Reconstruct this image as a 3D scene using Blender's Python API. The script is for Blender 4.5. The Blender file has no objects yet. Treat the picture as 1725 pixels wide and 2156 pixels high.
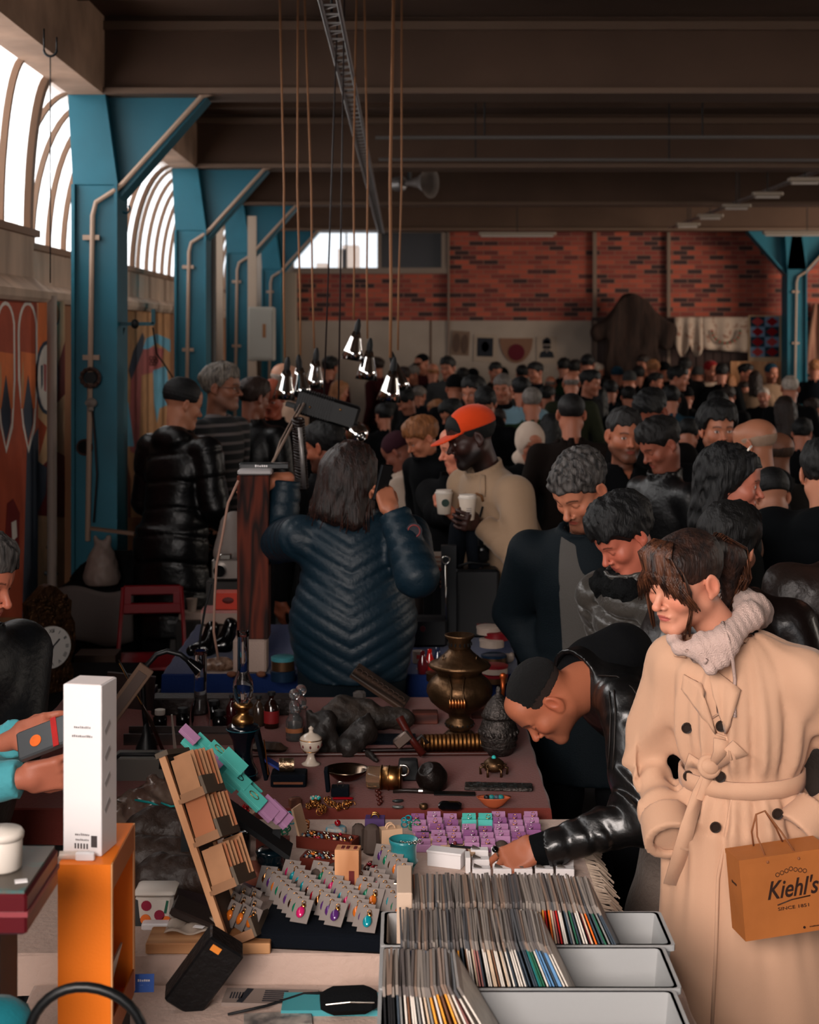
import bpy, math, random
import numpy as np
from mathutils import Vector, Matrix, Euler
PI = math.pi
sc = bpy.context.scene
COL = sc.collection
# ---------------------------------------------------------------- camera, world, lights, exposure
F, VX, VY, CH = 3300.0, 850.0, 700.0, 2.15      # focal length in pixels, vanishing point, camera height
cd = bpy.data.cameras.new('camera'); cam = bpy.data.objects.new('camera', cd); COL.objects.link(cam)
cam.location = (0, 0, CH); cam.rotation_euler = (PI/2, 0, 0)
cd.sensor_fit = 'HORIZONTAL'; cd.sensor_width = 24.0; cd.lens = 24.0*F/1725
cd.shift_x = (862.5-VX)/1725; cd.shift_y = -(1078-VY)/1725
cd.clip_start = 0.05; cd.clip_end = 200
cd.dof.use_dof = True; cd.dof.focus_distance = 4.1; cd.dof.aperture_fstop = 4.6
sc.camera = cam
sc.view_settings.view_transform = 'Standard'; sc.view_settings.look = 'None'
sc.view_settings.gamma = 1; sc.view_settings.exposure = 0.0; sc.view_settings.use_curve_mapping = False
sc.cycles.max_bounces = 6; sc.cycles.diffuse_bounces = 3; sc.cycles.glossy_bounces = 3
sc.cycles.transmission_bounces = 6; sc.cycles.transparent_max_bounces = 12
sc.cycles.use_denoising = True; sc.cycles.sample_clamp_indirect = 4.0; sc.cycles.caustics_reflective = False; sc.cycles.caustics_refractive = False
w = bpy.data.worlds.new('world'); sc.world = w; w.use_nodes = True
w.node_tree.nodes['Background'].inputs[0].default_value = (0.86, 0.93, 1.0, 1)
w.node_tree.nodes['Background'].inputs[1].default_value = 1.6
def area(name, loc, target, sx, sy, power, col):
    d = bpy.data.lights.new(name, 'AREA'); d.shape = 'RECTANGLE'; d.size = sx; d.size_y = sy
    d.energy = power; d.color = col
    o = bpy.data.objects.new(name, d); COL.objects.link(o); o.location = loc
    o.rotation_euler = (Vector(target)-Vector(loc)).to_track_quat('-Z', 'Y').to_euler()
    return o
DAY = (1.0, 0.95, 0.91)
BAYS = [-3.2, 1.0, 5.2, 9.43, 13.65, 17.6, 22.0]
# daylight standing outside each clerestory bay of the left wall
for i in range(6):
    y0, y1 = BAYS[i], BAYS[i+1]
    area('window_daylight', (-3.3, (y0+y1)/2, 3.65), (-1.6, (y0+y1)/2, 2.95), y1-y0-0.3, 1.3, (150, 150, 160, 120, 55, 22)[i], DAY)
# daylight from the open right end, and two added fill lights
area('foreground_fill', (-1.5, -1.2, 2.9), (0.35, 3.7, 0.8), 2.8, 1.8, 118, (1.0, 0.89, 0.82)).data.spread = math.radians(84)  # added fill behind the photographer, its beam narrowed to the foreground
area('side_daylight', (10.2, 18.2, 2.9), (4.5, 22.6, 1.8), 2.6, 2.4, 400, (1.0, 0.83, 0.66))
area('side_fill_near', (10.2, 8.5, 2.9), (0, 8.5, 1.5), 4.5, 1.8, 190, (1.0, 0.88, 0.76))  # added fill across the hall, brightens the left wall and mural
# ---------------------------------------------------------------- colours, materials
def lin(c):
    if isinstance(c, str): c = tuple(int(c[i:i+2], 16)/255 for i in (0, 2, 4))
    return tuple((v/12.92 if v <= .04045 else ((v+.055)/1.055)**2.4) for v in c)
MATS = {}
def mat(name, col, rough=.6, metal=0., bump=0., bscale=60., var=0., vscale=8., alpha=1., trans=0., ior=1.45, emis=0.,
        sheen=0., coat=0., spec=.35, vcol=False, stretch=None, col2=None, thr=None, sss=0.):
    if name in MATS: return MATS[name]
    m = bpy.data.materials.new(name); m.use_nodes = True; nt = m.node_tree; n = nt.nodes; L = nt.links
    b = n['Principled BSDF']; c = lin(col)
    b.inputs['Base Color'].default_value = (*c, 1); b.inputs['Roughness'].default_value = rough
    b.inputs['Metallic'].default_value = metal; b.inputs['IOR'].default_value = ior
    b.inputs['Alpha'].default_value = alpha; b.inputs['Transmission Weight'].default_value = trans
    b.inputs['Specular IOR Level'].default_value = spec
    if sheen: b.inputs['Sheen Weight'].default_value = sheen; b.inputs['Sheen Roughness'].default_value = .4
    if coat: b.inputs['Coat Weight'].default_value = coat; b.inputs['Coat Roughness'].default_value = .12
    if emis: b.inputs['Emission Color'].default_value = (*c, 1); b.inputs['Emission Strength'].default_value = emis
    tc = n.new('ShaderNodeTexCoord'); src = tc.outputs['Object']
    if stretch:
        mp = n.new('ShaderNodeMapping'); mp.inputs['Scale'].default_value = stretch; L.new(src, mp.inputs[0]); src = mp.outputs[0]
    if vcol:
        a = n.new('ShaderNodeAttribute'); a.attribute_name = 'Col'; L.new(a.outputs['Color'], b.inputs['Base Color'])
    elif var or col2:
        t = n.new('ShaderNodeTexNoise'); t.inputs['Scale'].default_value = vscale; t.inputs['Detail'].default_value = 5; L.new(src, t.inputs['Vector'])
        r = n.new('ShaderNodeValToRGB'); e = r.color_ramp.elements
        d = lin(col2) if col2 else tuple(v*(1-var) for v in c); u = c if col2 else tuple(min(1, v*(1+var)) for v in c)
        t0, t1 = thr or (.35, .65)
        e[0].position = t0; e[0].color = (*d, 1); e[1].position = t1; e[1].color = (*u, 1)
        L.new(t.outputs[0], r.inputs[0]); L.new(r.outputs[0], b.inputs['Base Color'])
    if bump:
        t2 = n.new('ShaderNodeTexNoise'); t2.inputs['Scale'].default_value = bscale; t2.inputs['Detail'].default_value = 4; L.new(src, t2.inputs['Vector'])
        bp = n.new('ShaderNodeBump'); bp.inputs['Strength'].default_value = bump; bp.inputs['Distance'].default_value = .01
        L.new(t2.outputs[0], bp.inputs['Height']); L.new(bp.outputs[0], b.inputs['Normal'])
    MATS[name] = m
    return m
def wood(name, dark, light, rough=.5, scale=3., axis='Z'):
    """grain running along one axis"""
    if name in MATS: return MATS[name]
    m = bpy.data.materials.new(name); m.use_nodes = True; nt = m.node_tree; n = nt.nodes; L = nt.links
    b = n['Principled BSDF']; b.inputs['Roughness'].default_value = rough
    tc = n.new('ShaderNodeTexCoord'); mp = n.new('ShaderNodeMapping')
    mp.inputs['Scale'].default_value = {'Z': (1, 1, .12), 'X': (.12, 1, 1), 'Y': (1, .12, 1)}[axis]
    L.new(tc.outputs['Object'], mp.inputs[0])
    t = n.new('ShaderNodeTexNoise'); t.inputs['Scale'].default_value = scale; t.inputs['Detail'].default_value = 3; L.new(mp.outputs[0], t.inputs['Vector'])
    ml = n.new('ShaderNodeMath'); ml.operation = 'MULTIPLY'; ml.inputs[1].default_value = 14; L.new(t.outputs[0], ml.inputs[0])
    fr = n.new('ShaderNodeMath'); fr.operation = 'PINGPONG'; fr.inputs[1].default_value = 1; L.new(ml.outputs[0], fr.inputs[0])
    b.inputs['Specular IOR Level'].default_value = .25
    r = n.new('ShaderNodeValToRGB'); e = r.color_ramp.elements; e[0].position = .1; e[1].position = .9
    e[0].color = (*lin(dark), 1); e[1].color = (*lin(light), 1); L.new(fr.outputs[0], r.inputs[0]); L.new(r.outputs[0], b.inputs['Base Color'])
    MATS[name] = m; return m
def vpaint(name, rough=.6, **k): return mat(name, (.5, .5, .5), rough, vcol=True, **k)
# ---------------------------------------------------------------- placing
def P(px, py, Y): return Vector(((px-VX)*Y/F, Y, CH-(py-VY)*Y/F))
def T(px, py, z):
    Y = F*(CH-z)/(py-VY); return Vector(((px-VX)*Y/F, Y, z))
def Rz(a): return np.array(Matrix.Rotation(a, 3, 'Z'))
def Rx(a): return np.array(Matrix.Rotation(a, 3, 'X'))
def Ry(a): return np.array(Matrix.Rotation(a, 3, 'Y'))
I3 = np.eye(3)
def props(o, label=None, cat=None, group=None, kind=None):
    if label: o['label'] = label
    if cat: o['category'] = cat
    if group: o['group'] = group
    if kind: o['kind'] = kind
    return o
def thing(name, label, cat, loc=(0, 0, 0), rz=0., group=None, rot=None):
    o = bpy.data.objects.new(name, None); COL.objects.link(o); o.empty_display_size = .05
    o.location = loc; o.rotation_euler = rot if rot else (0, 0, rz)
    return props(o, label, cat, group)
def copy_tree(o, parent=None):
    c = o.copy(); COL.objects.link(c)
    if parent is not None: c.parent = parent
    for ch in o.children: copy_tree(ch, c)
    return c
# ---------------------------------------------------------------- mesh builder
class MB:
    def __init__(s): s.v = []; s.f = []; s.m = []; s.n = 0
    def add(s, v, f, mi=0, R=None, t=(0, 0, 0)):
        v = np.asarray(v, float).reshape(-1, 3)
        if R is not None: v = v @ np.asarray(R).T
        v = v+np.asarray(t, float)
        s.v.append(v); s.f += [tuple(i+s.n for i in q) for q in f]; s.m += [mi]*len(f); s.n += len(v); return s
    def box(s, c, d, mi=0, R=None, bev=0., tap=1.):
        """box of full size d, edges chamfered by bev, top scaled by tap"""
        x, y, z = d[0]/2, d[1]/2, d[2]/2
        if bev <= 0:
            v = [(-x, -y, -z), (x, -y, -z), (x, y, -z), (-x, y, -z), (-x*tap, -y*tap, z), (x*tap, -y*tap, z), (x*tap, y*tap, z), (-x*tap, y*tap, z)]
            f = [(3, 2, 1, 0), (4, 5, 6, 7), (0, 1, 5, 4), (1, 2, 6, 5), (2, 3, 7, 6), (3, 0, 4, 7)]
            return s.add(v, f, mi, R, c)
        b = min(bev, x*.9, y*.9, z*.9); rings = []
        for (zz, o, k) in ((-z, b, 1), (-z+b, 0, 1), (z-b, 0, tap), (z, b, tap)):
            a, e = (x-o)*k, (y-o)*k; a2, e2 = (x-o-b)*k, (y-o-b)*k
            rings.append([(-a, -e2, zz), (-a2, -e, zz), (a2, -e, zz), (a, -e2, zz), (a, e2, zz), (a2, e, zz), (-a2, e, zz), (-a, e2, zz)])
        return s.rings(rings, mi, R, c)
    def rings(s, rings, mi=0, R=None, t=(0, 0, 0), cap=True, close=True):
        n = len(rings[0]); v = [p for r in rings for p in r]; f = []
        for i in range(len(rings)-1):
            for j in range(n if close else n-1):
                k = (j+1) % n; f.append((i*n+j, i*n+k, (i+1)*n+k, (i+1)*n+j))
        if cap: f.append(tuple(range(n-1, -1, -1))); f.append(tuple((len(rings)-1)*n+j for j in range(n)))
        return s.add(v, f, mi, R, t)
    def lathe(s, prof, mi=0, n=20, R=None, t=(0, 0, 0), sx=1., sy=1.):
        """prof: (radius, z) from bottom to top"""
        rs = [[(max(r, 1e-4)*sx*math.cos(2*PI*j/n), max(r, 1e-4)*sy*math.sin(2*PI*j/n), z) for j in range(n)] for r, z in prof]
        return s.rings(rs, mi, R, t)
    def cyl(s, a, b, r, r2=None, mi=0, n=12):
        a, b = Vector(a), Vector(b); q = (b-a).to_track_quat('Z', 'Y').to_matrix()
        return s.lathe([(r, 0), (r2 if r2 is not None else r, (b-a).length)], mi, n, np.array(q), a)
    def tube(s, pts, r, mi=0, n=8, flat=1.):
        pts = [Vector(p) for p in pts]; rr = r if hasattr(r, '__len__') else [r]*len(pts); rs = []
        d0 = (pts[1]-pts[0]).normalized(); up = Vector((0, 0, 1)) if abs(d0.z) < .9 else Vector((0, 1, 0))
        for i, p in enumerate(pts):
            d = (pts[min(i+1, len(pts)-1)]-pts[max(i-1, 0)]).normalized()
            u = d.cross(up).normalized(); w_ = u.cross(d).normalized(); up = w_
            rs.append([tuple(p+u*rr[i]*math.cos(2*PI*j/n)+w_*rr[i]*flat*math.sin(2*PI*j/n)) for j in range(n)])
        return s.rings(rs, mi)
    def sph(s, c, r, mi=0, n=12, R=None):
        r = r if hasattr(r, '__len__') else (r, r, r); k = max(6, n//2)
        rs = [[(r[0]*max(math.sin(PI*i/k), .01)*math.cos(2*PI*j/n), r[1]*max(math.sin(PI*i/k), .01)*math.sin(2*PI*j/n), -r[2]*math.cos(PI*i/k)) for j in range(n)] for i in range(k+1)]
        return s.rings(rs, mi, R, c)
    def prism(s, poly, h, mi=0, R=None, t=(0, 0, 0)):
        """polygon in XY extruded from z=0 to h"""
        return s.rings([[(x, y, 0) for x, y in poly], [(x, y, h) for x, y in poly]], mi, R, t)
    def torus(s, c, R_, r, mi=0, n=20, k=8, R=None, arc=2*PI, a0=0.):
        closed = arc > 6.28; m = n if closed else n+1
        pts = [(R_*math.cos(a0+arc*i/n), R_*math.sin(a0+arc*i/n), 0) for i in range(m)]
        rs = [[((R_+r*math.cos(2*PI*j/k))*math.cos(a0+arc*i/n), (R_+r*math.cos(2*PI*j/k))*math.sin(a0+arc*i/n), r*math.sin(2*PI*j/k)) for j in range(k)] for i in range(m)]
        if not closed: return s.rings(rs, mi, R, c)
        v = [p for q in rs for p in q]; f = [(i*k+j, i*k+(j+1) % k, ((i+1) % n)*k+(j+1) % k, ((i+1) % n)*k+j) for i in range(n) for j in range(k)]
        return s.add(v, [tuple(reversed(q)) for q in f], mi, R, c)
    def sheet(s, fn, nu, nv, mi=0, th=.002):
        """thin solid cloth from fn(u,v)->xyz"""
        g = np.array([[fn(u/nu, v/nv) for v in range(nv+1)] for u in range(nu+1)], float)
        du = np.gradient(g, axis=0); dv = np.gradient(g, axis=1); nn = np.cross(du, dv); nn /= (np.linalg.norm(nn, axis=2, keepdims=True)+1e-9)
        a = (g+nn*th/2).reshape(-1, 3); b = (g-nn*th/2).reshape(-1, 3); N = len(a); f = []
        I = lambda u, v: u*(nv+1)+v
        for u in range(nu):
            for v in range(nv):
                q = (I(u, v), I(u+1, v), I(u+1, v+1), I(u, v+1)); f.append(q); f.append(tuple(N+i for i in reversed(q)))
        bd = [I(u, 0) for u in range(nu)]+[I(nu, v) for v in range(nv)]+[I(u, nv) for u in range(nu, 0, -1)]+[I(0, v) for v in range(nv, 0, -1)]
        for i in range(len(bd)): p, q = bd[i], bd[(i+1) % len(bd)]; f.append((q, p, N+p, N+q))
        return s.add(np.vstack([a, b]), f, mi)
    def build(s, name, mats, parent=None, loc=None, smooth=False, rot=None):
        me = bpy.data.meshes.new(name); me.from_pydata([tuple(p) for p in np.vstack(s.v)], [], s.f); me.update()
        for m in (mats if isinstance(mats, (list, tuple)) else [mats]): me.materials.append(m)
        if any(s.m): me.polygons.foreach_set('material_index', s.m)
        o = bpy.data.objects.new(name, me); COL.objects.link(o)
        if smooth:
            me.polygons.foreach_set('use_smooth', [True]*len(me.polygons))
            if smooth != 2: me.set_sharp_from_angle(angle=math.radians(40))
        if parent is not None: o.parent = parent
        if loc is not None: o.location = loc
        if rot is not None: o.rotation_euler = rot
        return o
def text(name, body, size, m, parent, loc, rot, ext=.0006, shear=0., align='CENTER', font_scale=1.):
    """lettering, turned into a mesh; '~n' gives a row of n unreadable marks"""
    if body[0] == '~':
        n = int(body[1:]); r = random.Random(n); b = MB()
        for i in range(n): h = size*r.uniform(.45, .7); b.box(((i-(n-1)/2)*size*.62, (h-size*.6)/2, 0), (size*r.uniform(.25, .48), h, ext*2))
        return b.build(name, m, parent, loc=loc, rot=rot)
    cu = bpy.data.curves.new(name, 'FONT'); cu.body = body; cu.size = size; cu.extrude = ext; cu.align_x = align; cu.align_y = 'CENTER'; cu.shear = shear; cu.resolution_u = 3; cu.offset = size*.012 if shear else 0
    tmp = bpy.data.objects.new(name, cu); COL.objects.link(tmp)
    dg = bpy.context.evaluated_depsgraph_get(); me = bpy.data.meshes.new_from_object(tmp.evaluated_get(dg)); bpy.data.objects.remove(tmp)
    o = bpy.data.objects.new(name, me); COL.objects.link(o); me.materials.clear(); me.materials.append(m)
    o.parent = parent; o.location = loc; o.rotation_euler = rot; o.scale = (font_scale, 1, 1)
    return o
# ---------------------------------------------------------------- implicit surfaces -> meshes (for bodies, clothes, hair)
f32 = np.float32
def V(*a): return np.array(a, f32)
def ln(v): return np.sqrt((v*v).sum(-1))
def sm(a, b, k=.03):
    h = np.maximum(k-np.abs(a-b), 0)/k; return np.minimum(a, b)-h*h*k*.25
def smx(a, b, k=.01): return -sm(-a, -b, k)
def cap(p, a, b, ra, rb=None):
    rb = ra if rb is None else rb; a = np.asarray(a, f32); b = np.asarray(b, f32); pa = p-a; ba = b-a
    h = np.clip(pa@ba/max(float(ba@ba), 1e-9), 0, 1); return ln(pa-h[:, None]*ba)-(ra+(rb-ra)*h)
def ell(p, c, r, R=None):
    q = p-np.asarray(c, f32)
    if R is not None: q = q@np.asarray(R, f32)
    r = np.asarray(r, f32); k0 = ln(q/r); k1 = ln(q/(r*r))+1e-9; return k0*(k0-1)/k1
def bx(p, c, d, R=None, rd=.0):
    q = p-np.asarray(c, f32)
    if R is not None: q = q@np.asarray(R, f32)
    q = np.abs(q)-(np.asarray(d, f32)-rd); return ln(np.maximum(q, 0))+np.minimum(q.max(-1), 0)-rd
def wav(p, f=30., s=0.):
    x, y, z = p[:, 0]*f+s, p[:, 1]*f+s*1.7, p[:, 2]*f+s*2.3
    return (np.sin(x+2*np.sin(.6*z+.5*y))+np.sin(1.3*y+1.7*np.sin(.7*x))+np.sin(1.1*z+1.5*np.sin(.8*y+.4*x)))/3
def polygonize(fn, lo, hi, h):
    lo = np.asarray(lo, float)-2*h; hi = np.asarray(hi, float)+2*h; B = 6
    nb = np.ceil((hi-lo)/(h*B)).astype(int); n = nb*B
    c = np.stack(np.meshgrid(*[(np.arange(k)+.5)*B*h-.5*h for k in nb], indexing='ij'), -1).reshape(-1, 3)+lo
    dc = fn(c.astype(f32)); D = np.repeat(np.repeat(np.repeat(np.where(dc < 0, -1., 1.).reshape(nb), B, 0), B, 1), B, 2).astype(f32)
    act = np.argwhere((np.abs(dc) < B*h*.9*1.25+h).reshape(nb))
    off = np.stack(np.meshgrid(*[np.arange(B)]*3, indexing='ij'), -1).reshape(-1, 3)
    for s in range(0, len(act), 900):
        ii = (act[s:s+900, None, :]*B+off[None]).reshape(-1, 3)
        D[ii[:, 0], ii[:, 1], ii[:, 2]] = fn((ii*h+lo).astype(f32))
    S = D < 0
    a = S[:-1, :-1, :-1]; mix = np.zeros(a.shape, bool)
    for dx in (0, 1):
        for dy in (0, 1):
            for dz in (0, 1):
                if dx or dy or dz: mix |= a != S[dx:S.shape[0]-1+dx, dy:S.shape[1]-1+dy, dz:S.shape[2]-1+dz]
    ci = np.argwhere(mix)
    if len(ci) == 0: return np.zeros((0, 3)), []
    vid = -np.ones(mix.shape, int); vid[ci[:, 0], ci[:, 1], ci[:, 2]] = np.arange(len(ci))
    acc = np.zeros((len(ci), 3)); cnt = np.zeros(len(ci))
    cs = [(0, 0, 0), (1, 0, 0), (0, 1, 0), (1, 1, 0), (0, 0, 1), (1, 0, 1), (0, 1, 1), (1, 1, 1)]
    val = [D[ci[:, 0]+x, ci[:, 1]+y, ci[:, 2]+z].astype(float) for x, y, z in cs]
    for i in range(8):
        for j in range(i+1, 8):
            if sum(abs(cs[i][k]-cs[j][k]) for k in range(3)) != 1: continue
            m = (val[i] < 0) != (val[j] < 0); t = val[i][m]/(val[i][m]-val[j][m])
            acc[m] += np.array(cs[i])+t[:, None]*(np.array(cs[j])-np.array(cs[i])); cnt[m] += 1
    v = (ci+acc/np.maximum(cnt, 1)[:, None])*h+lo
    F_ = []
    for ax in range(3):
        b1, b2 = (ax+1) % 3, (ax+2) % 3
        sl0 = [slice(None)]*3; sl1 = [slice(None)]*3; sl0[ax] = slice(0, -1); sl1[ax] = slice(1, None)
        e = np.argwhere(S[tuple(sl0)] != S[tuple(sl1)]); e = e[(e[:, b1] > 0) & (e[:, b2] > 0) & (e[:, b1] < S.shape[b1]-1) & (e[:, b2] < S.shape[b2]-1)]
        ins = S[e[:, 0], e[:, 1], e[:, 2]]
        q = []
        for d1, d2 in ((1, 1), (0, 1), (0, 0), (1, 0)):
            k = e.copy(); k[:, b1] -= d1; k[:, b2] -= d2; q.append(vid[k[:, 0], k[:, 1], k[:, 2]])
        q = np.stack(q, 1); q[~ins] = q[~ins][:, ::-1]; F_.append(q)
    return v, np.vstack(F_)
def sdf_mesh(name, parts, mats, parent=None, colfn=None):
    """parts: (fn, lo, hi, h) polygonised and merged into one mesh; colfn(points)->rgb linear"""
    vs, fs, n = [], [], 0
    for fn, lo, hi, h in parts:
        v, f = polygonize(fn, lo, hi, h)
        if len(v): vs.append(v); fs.append(f+n); n += len(v)
    v = np.vstack(vs); f = np.vstack(fs); me = bpy.data.meshes.new(name)
    me.vertices.add(len(v)); me.vertices.foreach_set('co', v.ravel())
    me.loops.add(f.size); me.loops.foreach_set('vertex_index', f.ravel().astype(np.int32))
    me.polygons.add(len(f)); me.polygons.foreach_set('loop_start', np.arange(0, f.size, 4, dtype=np.int32))
    me.update(calc_edges=True); me.polygons.foreach_set('use_smooth', np.ones(len(f), bool))
    for m in (mats if isinstance(mats, (list, tuple)) else [mats]): me.materials.append(m)
    if colfn is not None:
        c = np.ones((len(v), 4), f32); c[:, :3] = colfn(v.astype(f32))
        at = me.color_attributes.new('Col', 'FLOAT_COLOR', 'POINT'); at.data.foreach_set('color', c.ravel())
    o = bpy.data.objects.new(name, me); COL.objects.link(o)
    if parent is not None: o.parent = parent
    return o
# ---------------------------------------------------------------- the hall
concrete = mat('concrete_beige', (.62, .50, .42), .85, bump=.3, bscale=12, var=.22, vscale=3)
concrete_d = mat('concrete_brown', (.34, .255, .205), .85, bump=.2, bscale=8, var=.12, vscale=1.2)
floor_m = mat('floor_concrete', (.20, .19, .19), .7, bump=.2, bscale=5, var=.3, vscale=1.5)
blue = mat('blue_paint', (.10, .37, .44), .45, bump=.12, bscale=9, var=.16, vscale=1.6)
blue_d = mat('blue_paint_haunch', (.10, .37, .44), .45)
pipe_m = mat('conduit_beige', (.62, .52, .45), .5)
steel = mat('galvanised_steel', (.55, .53, .52), .45, .6, bump=.1)
black_m = mat('black_matte', (.035, .04, .05), .6)
white_wall = mat('white_board', (.60, .54, .49), .8, var=.1, vscale=2)
def struct(name, mb, m, parent=None, **k):
    o = mb.build(name, m, parent, **k); o['kind'] = 'structure'; return o
struct('floor', MB().box((4, 9.6, -.1), (13.6, 29, .2)), floor_m)
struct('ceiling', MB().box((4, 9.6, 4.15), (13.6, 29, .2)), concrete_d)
# transverse beams with bottom flange, and the ribs of the deck between them
for i, y in enumerate(BAYS[1:]):
    b = MB(); b.box((4.3, y+.13, 3.83), (12.2, .26, .44), 0); b.box((4.3, y+.12, 3.597), (12.2, .36, .035), 1); b.box((4.3, y-.02, 3.99), (12.2, .05, .05), 1)
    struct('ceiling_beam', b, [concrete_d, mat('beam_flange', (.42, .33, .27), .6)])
r = MB()
for i in range(6):
    for k in range(1, 5):
        y = BAYS[i]+(BAYS[i+1]-BAYS[i])*k/5; r.box((4.3, y, 4.015), (12.2, .12, .07))
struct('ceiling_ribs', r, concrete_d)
b = MB(); b.box((-1.905, 9.4, 3.815), (.21, 25.6, .47)); struct('ceiling_edge_beam', b, concrete)
# left wall: mural wall, ledge, sill; the near bay stands a little further in
def poly_run(b, prof, y0, y1, mi=0):
    b.rings([[(x, y0, z) for x, z in prof], [(x, y1, z) for x, z in prof]], mi)
b = MB()
poly_run(b, [(-2.35, 0), (-2.12, 0), (-2.12, 2.32), (-2.35, 2.32)], -4.6, 8.85, 1)
poly_run(b, [(-2.35, 2.32), (-2.02, 2.32), (-2.0, 2.34), (-2.0, 2.38), (-2.1, 2.46), (-2.1, 2.70), (-2.35, 2.70)], -4.6, 8.9)
poly_run(b, [(-2.6, 0), (-2.36, 0), (-2.36, 2.34), (-2.6, 2.34)], 8.85, 22.7, 1)
poly_run(b, [(-2.6, 2.34), (-2.28, 2.34), (-2.26, 2.37), (-2.26, 2.41), (-2.34, 2.46), (-2.34, 2.68), (-2.6, 2.68)], 8.9, 22.7)
b.box((-2.3, 8.87, 1.35), (.3, .05, 2.7), 0)
wall_l = struct('wall_left', b, [mat('concrete_sill', (.76, .67, .60), .9, bump=.4, bscale=14, var=.2, vscale=4, stretch=(1, 1, .3)), mat('mural_ground', (.60, .42, .30), .7)])
pane_m = bpy.data.materials.new('clouded_panel'); pane_m.use_nodes = True
nt = pane_m.node_tree; nt.nodes.clear(); o_ = nt.nodes.new('ShaderNodeOutputMaterial'); mx = nt.nodes.new('ShaderNodeMixShader'); mx.inputs[0].default_value = .3
tr = nt.nodes.new('ShaderNodeBsdfTransparent'); tl = nt.nodes.new('ShaderNodeBsdfTranslucent'); tl.inputs[0].default_value = (.9, .9, .9, 1)
nt.links.new(tr.outputs[0], mx.inputs[1]); nt.links.new(tl.outputs[0], mx.inputs[2]); nt.links.new(mx.outputs[0], o_.inputs[0])
rib_m = mat('rib_paint', (.58, .46, .38), .6)
for i in range(6):
    y0, y1 = BAYS[i], BAYS[i+1]; a, zs, sp = (.13, 2.69, .62) if i < 3 else (.36, 2.67, .46)
    if i == 2: y1 = 8.93
    if i == 3: y0 = 8.97
    arc = [(-2.0-a*math.sin(t), zs+(3.6-zs)*math.cos(t)) for t in np.linspace(0, PI/2, 13)]
    g = MB(); g.sheet(lambda u, v: (-2.01-a*math.sin(v*PI/2), y0+(y1-y0)*u, zs+(3.6-zs)*math.cos(v*PI/2)), 1, 12, th=.004)
    win = struct('window_%d' % (i+1), g, pane_m)
    r = MB(); n = int((y1-y0)/sp)
    for k in range(n+1):
        y = y1-.05-k*sp; wd = .07 if k == 0 else .032
        rings = [[(x-.01, y-wd, z), (x-.01, y+wd/2, z), (x+.022, y+wd/2, z-.005), (x+.022, y-wd/2, z-.005)] for x, z in arc]
        r.rings(rings)
    r.box((arc[-1][0]+.02, (y0+y1)/2, zs+.02), (.08, y1-y0, .04))
    struct('window_frame', r, rib_m, win)
# painted mural: thin coats of paint on the near bay and on the next one
pc = {k: mat('mural_'+k, tuple(min(.9, c*1.28) for c in v), .7, bump=.1, bscale=20, var=.12, vscale=6) for k, v in dict(rust=(.55, .25, .17), cream=(.66, .54, .42), white=(.72, .68, .66), slate=(.20, .23, .28), orange=(.70, .38, .22), wine=(.36, .10, .10), brown=(.34, .20, .15), sky=(.36, .58, .68), pink=(.56, .32, .32), tan=(.62, .47, .34)).items()}
pk = list(pc)
mu = MB()
def mural(X, pts, c, lay):
    """polygon given where the photograph shows it, laid on the wall plane x=X"""
    q = []
    for px, py in pts:
        s_ = (VX-px)/-X; Y = F/s_; q.append((X+.001*lay, Y, CH-(py-VY)/s_))
    n = len(q); k = pk.index(c); v = q+[(X-.002, y, z) for _, y, z in q]
    mu.add(v, [tuple(range(n)), tuple(range(2*n-1, n-1, -1))]+[(i, n+i, n+(i+1) % n, (i+1) % n) for i in range(n)], k)
def oval(cx, cy, rx, ry, n=20, a=0): return [(cx+rx*math.cos(2*PI*i/n+a), cy+ry*math.sin(2*PI*i/n+a)) for i in range(n)]
X1 = -2.12
mural(X1, [(-40, 634), (136, 634), (136, 1300), (-40, 1300)], 'cream', 1)
mural(X1, [(-40, 634), (78, 634), (80, 950), (74, 1300), (-40, 1300)], 'rust', 2)
mural(X1, [(80, 634), (112, 634), (96, 740), (78, 790)], 'orange', 2)
mural(X1, [(56, 940), (80, 900), (78, 1300), (46, 1300)], 'slate', 3)
mural(X1, [(80, 880), (98, 900), (82, 960)], 'rust', 3)
mural(X1, [(136, 720), (136, 830), (118, 850), (124, 760)], 'wine', 3)
mural(X1, [(80, 990), (118, 950), (136, 960), (136, 1090), (78, 1085)], 'wine', 2)
mural(X1, [(78, 970), (98, 985), (96, 1040), (78, 1080)], 'slate', 3)
for cx in (10, 57):
    mural(X1, oval(cx, 700, 21, 66)[10:]+[(cx+21, 800), (cx+16, 900), (cx+2, 955), (cx-10, 900), (cx-20, 800)], 'white', 4)
    mural(X1, oval(cx, 702, 17, 60)[10:]+[(cx+17, 800), (cx+12, 890), (cx+1, 940), (cx-8, 890), (cx-16, 800)], 'rust', 5)
    mural(X1, [(cx-15, 740), (cx+16, 745), (cx+15, 860), (cx-14, 860)], 'orange', 6)
    mural(X1, [(cx-10, 862), (cx, 790), (cx+10, 862), (cx+10, 890), (cx, 930), (cx-8, 890)], 'slate', 7)
    mural(X1, [(cx-15, 800), (cx-11, 760), (cx-9, 800), (cx-11, 860)], 'tan', 7)
mural(X1, oval(98, 795, 25, 78), 'slate', 4); mural(X1, oval(98, 795, 20, 70), 'white', 5)
mural(X1, [(84, 770), (88, 768), (88, 810), (85, 820)], 'slate', 6); mural(X1, [(90, 766), (96, 768), (95, 825), (91, 822)], 'pink', 6)
for k, (x, y0, y1) in enumerate(((99, 775, 815), (103, 768, 820), (107, 762, 812), (111, 760, 800))): mural(X1, [(x, y0), (x+2, y0), (x+3, y1), (x, y1)], 'slate', 6)
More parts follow.
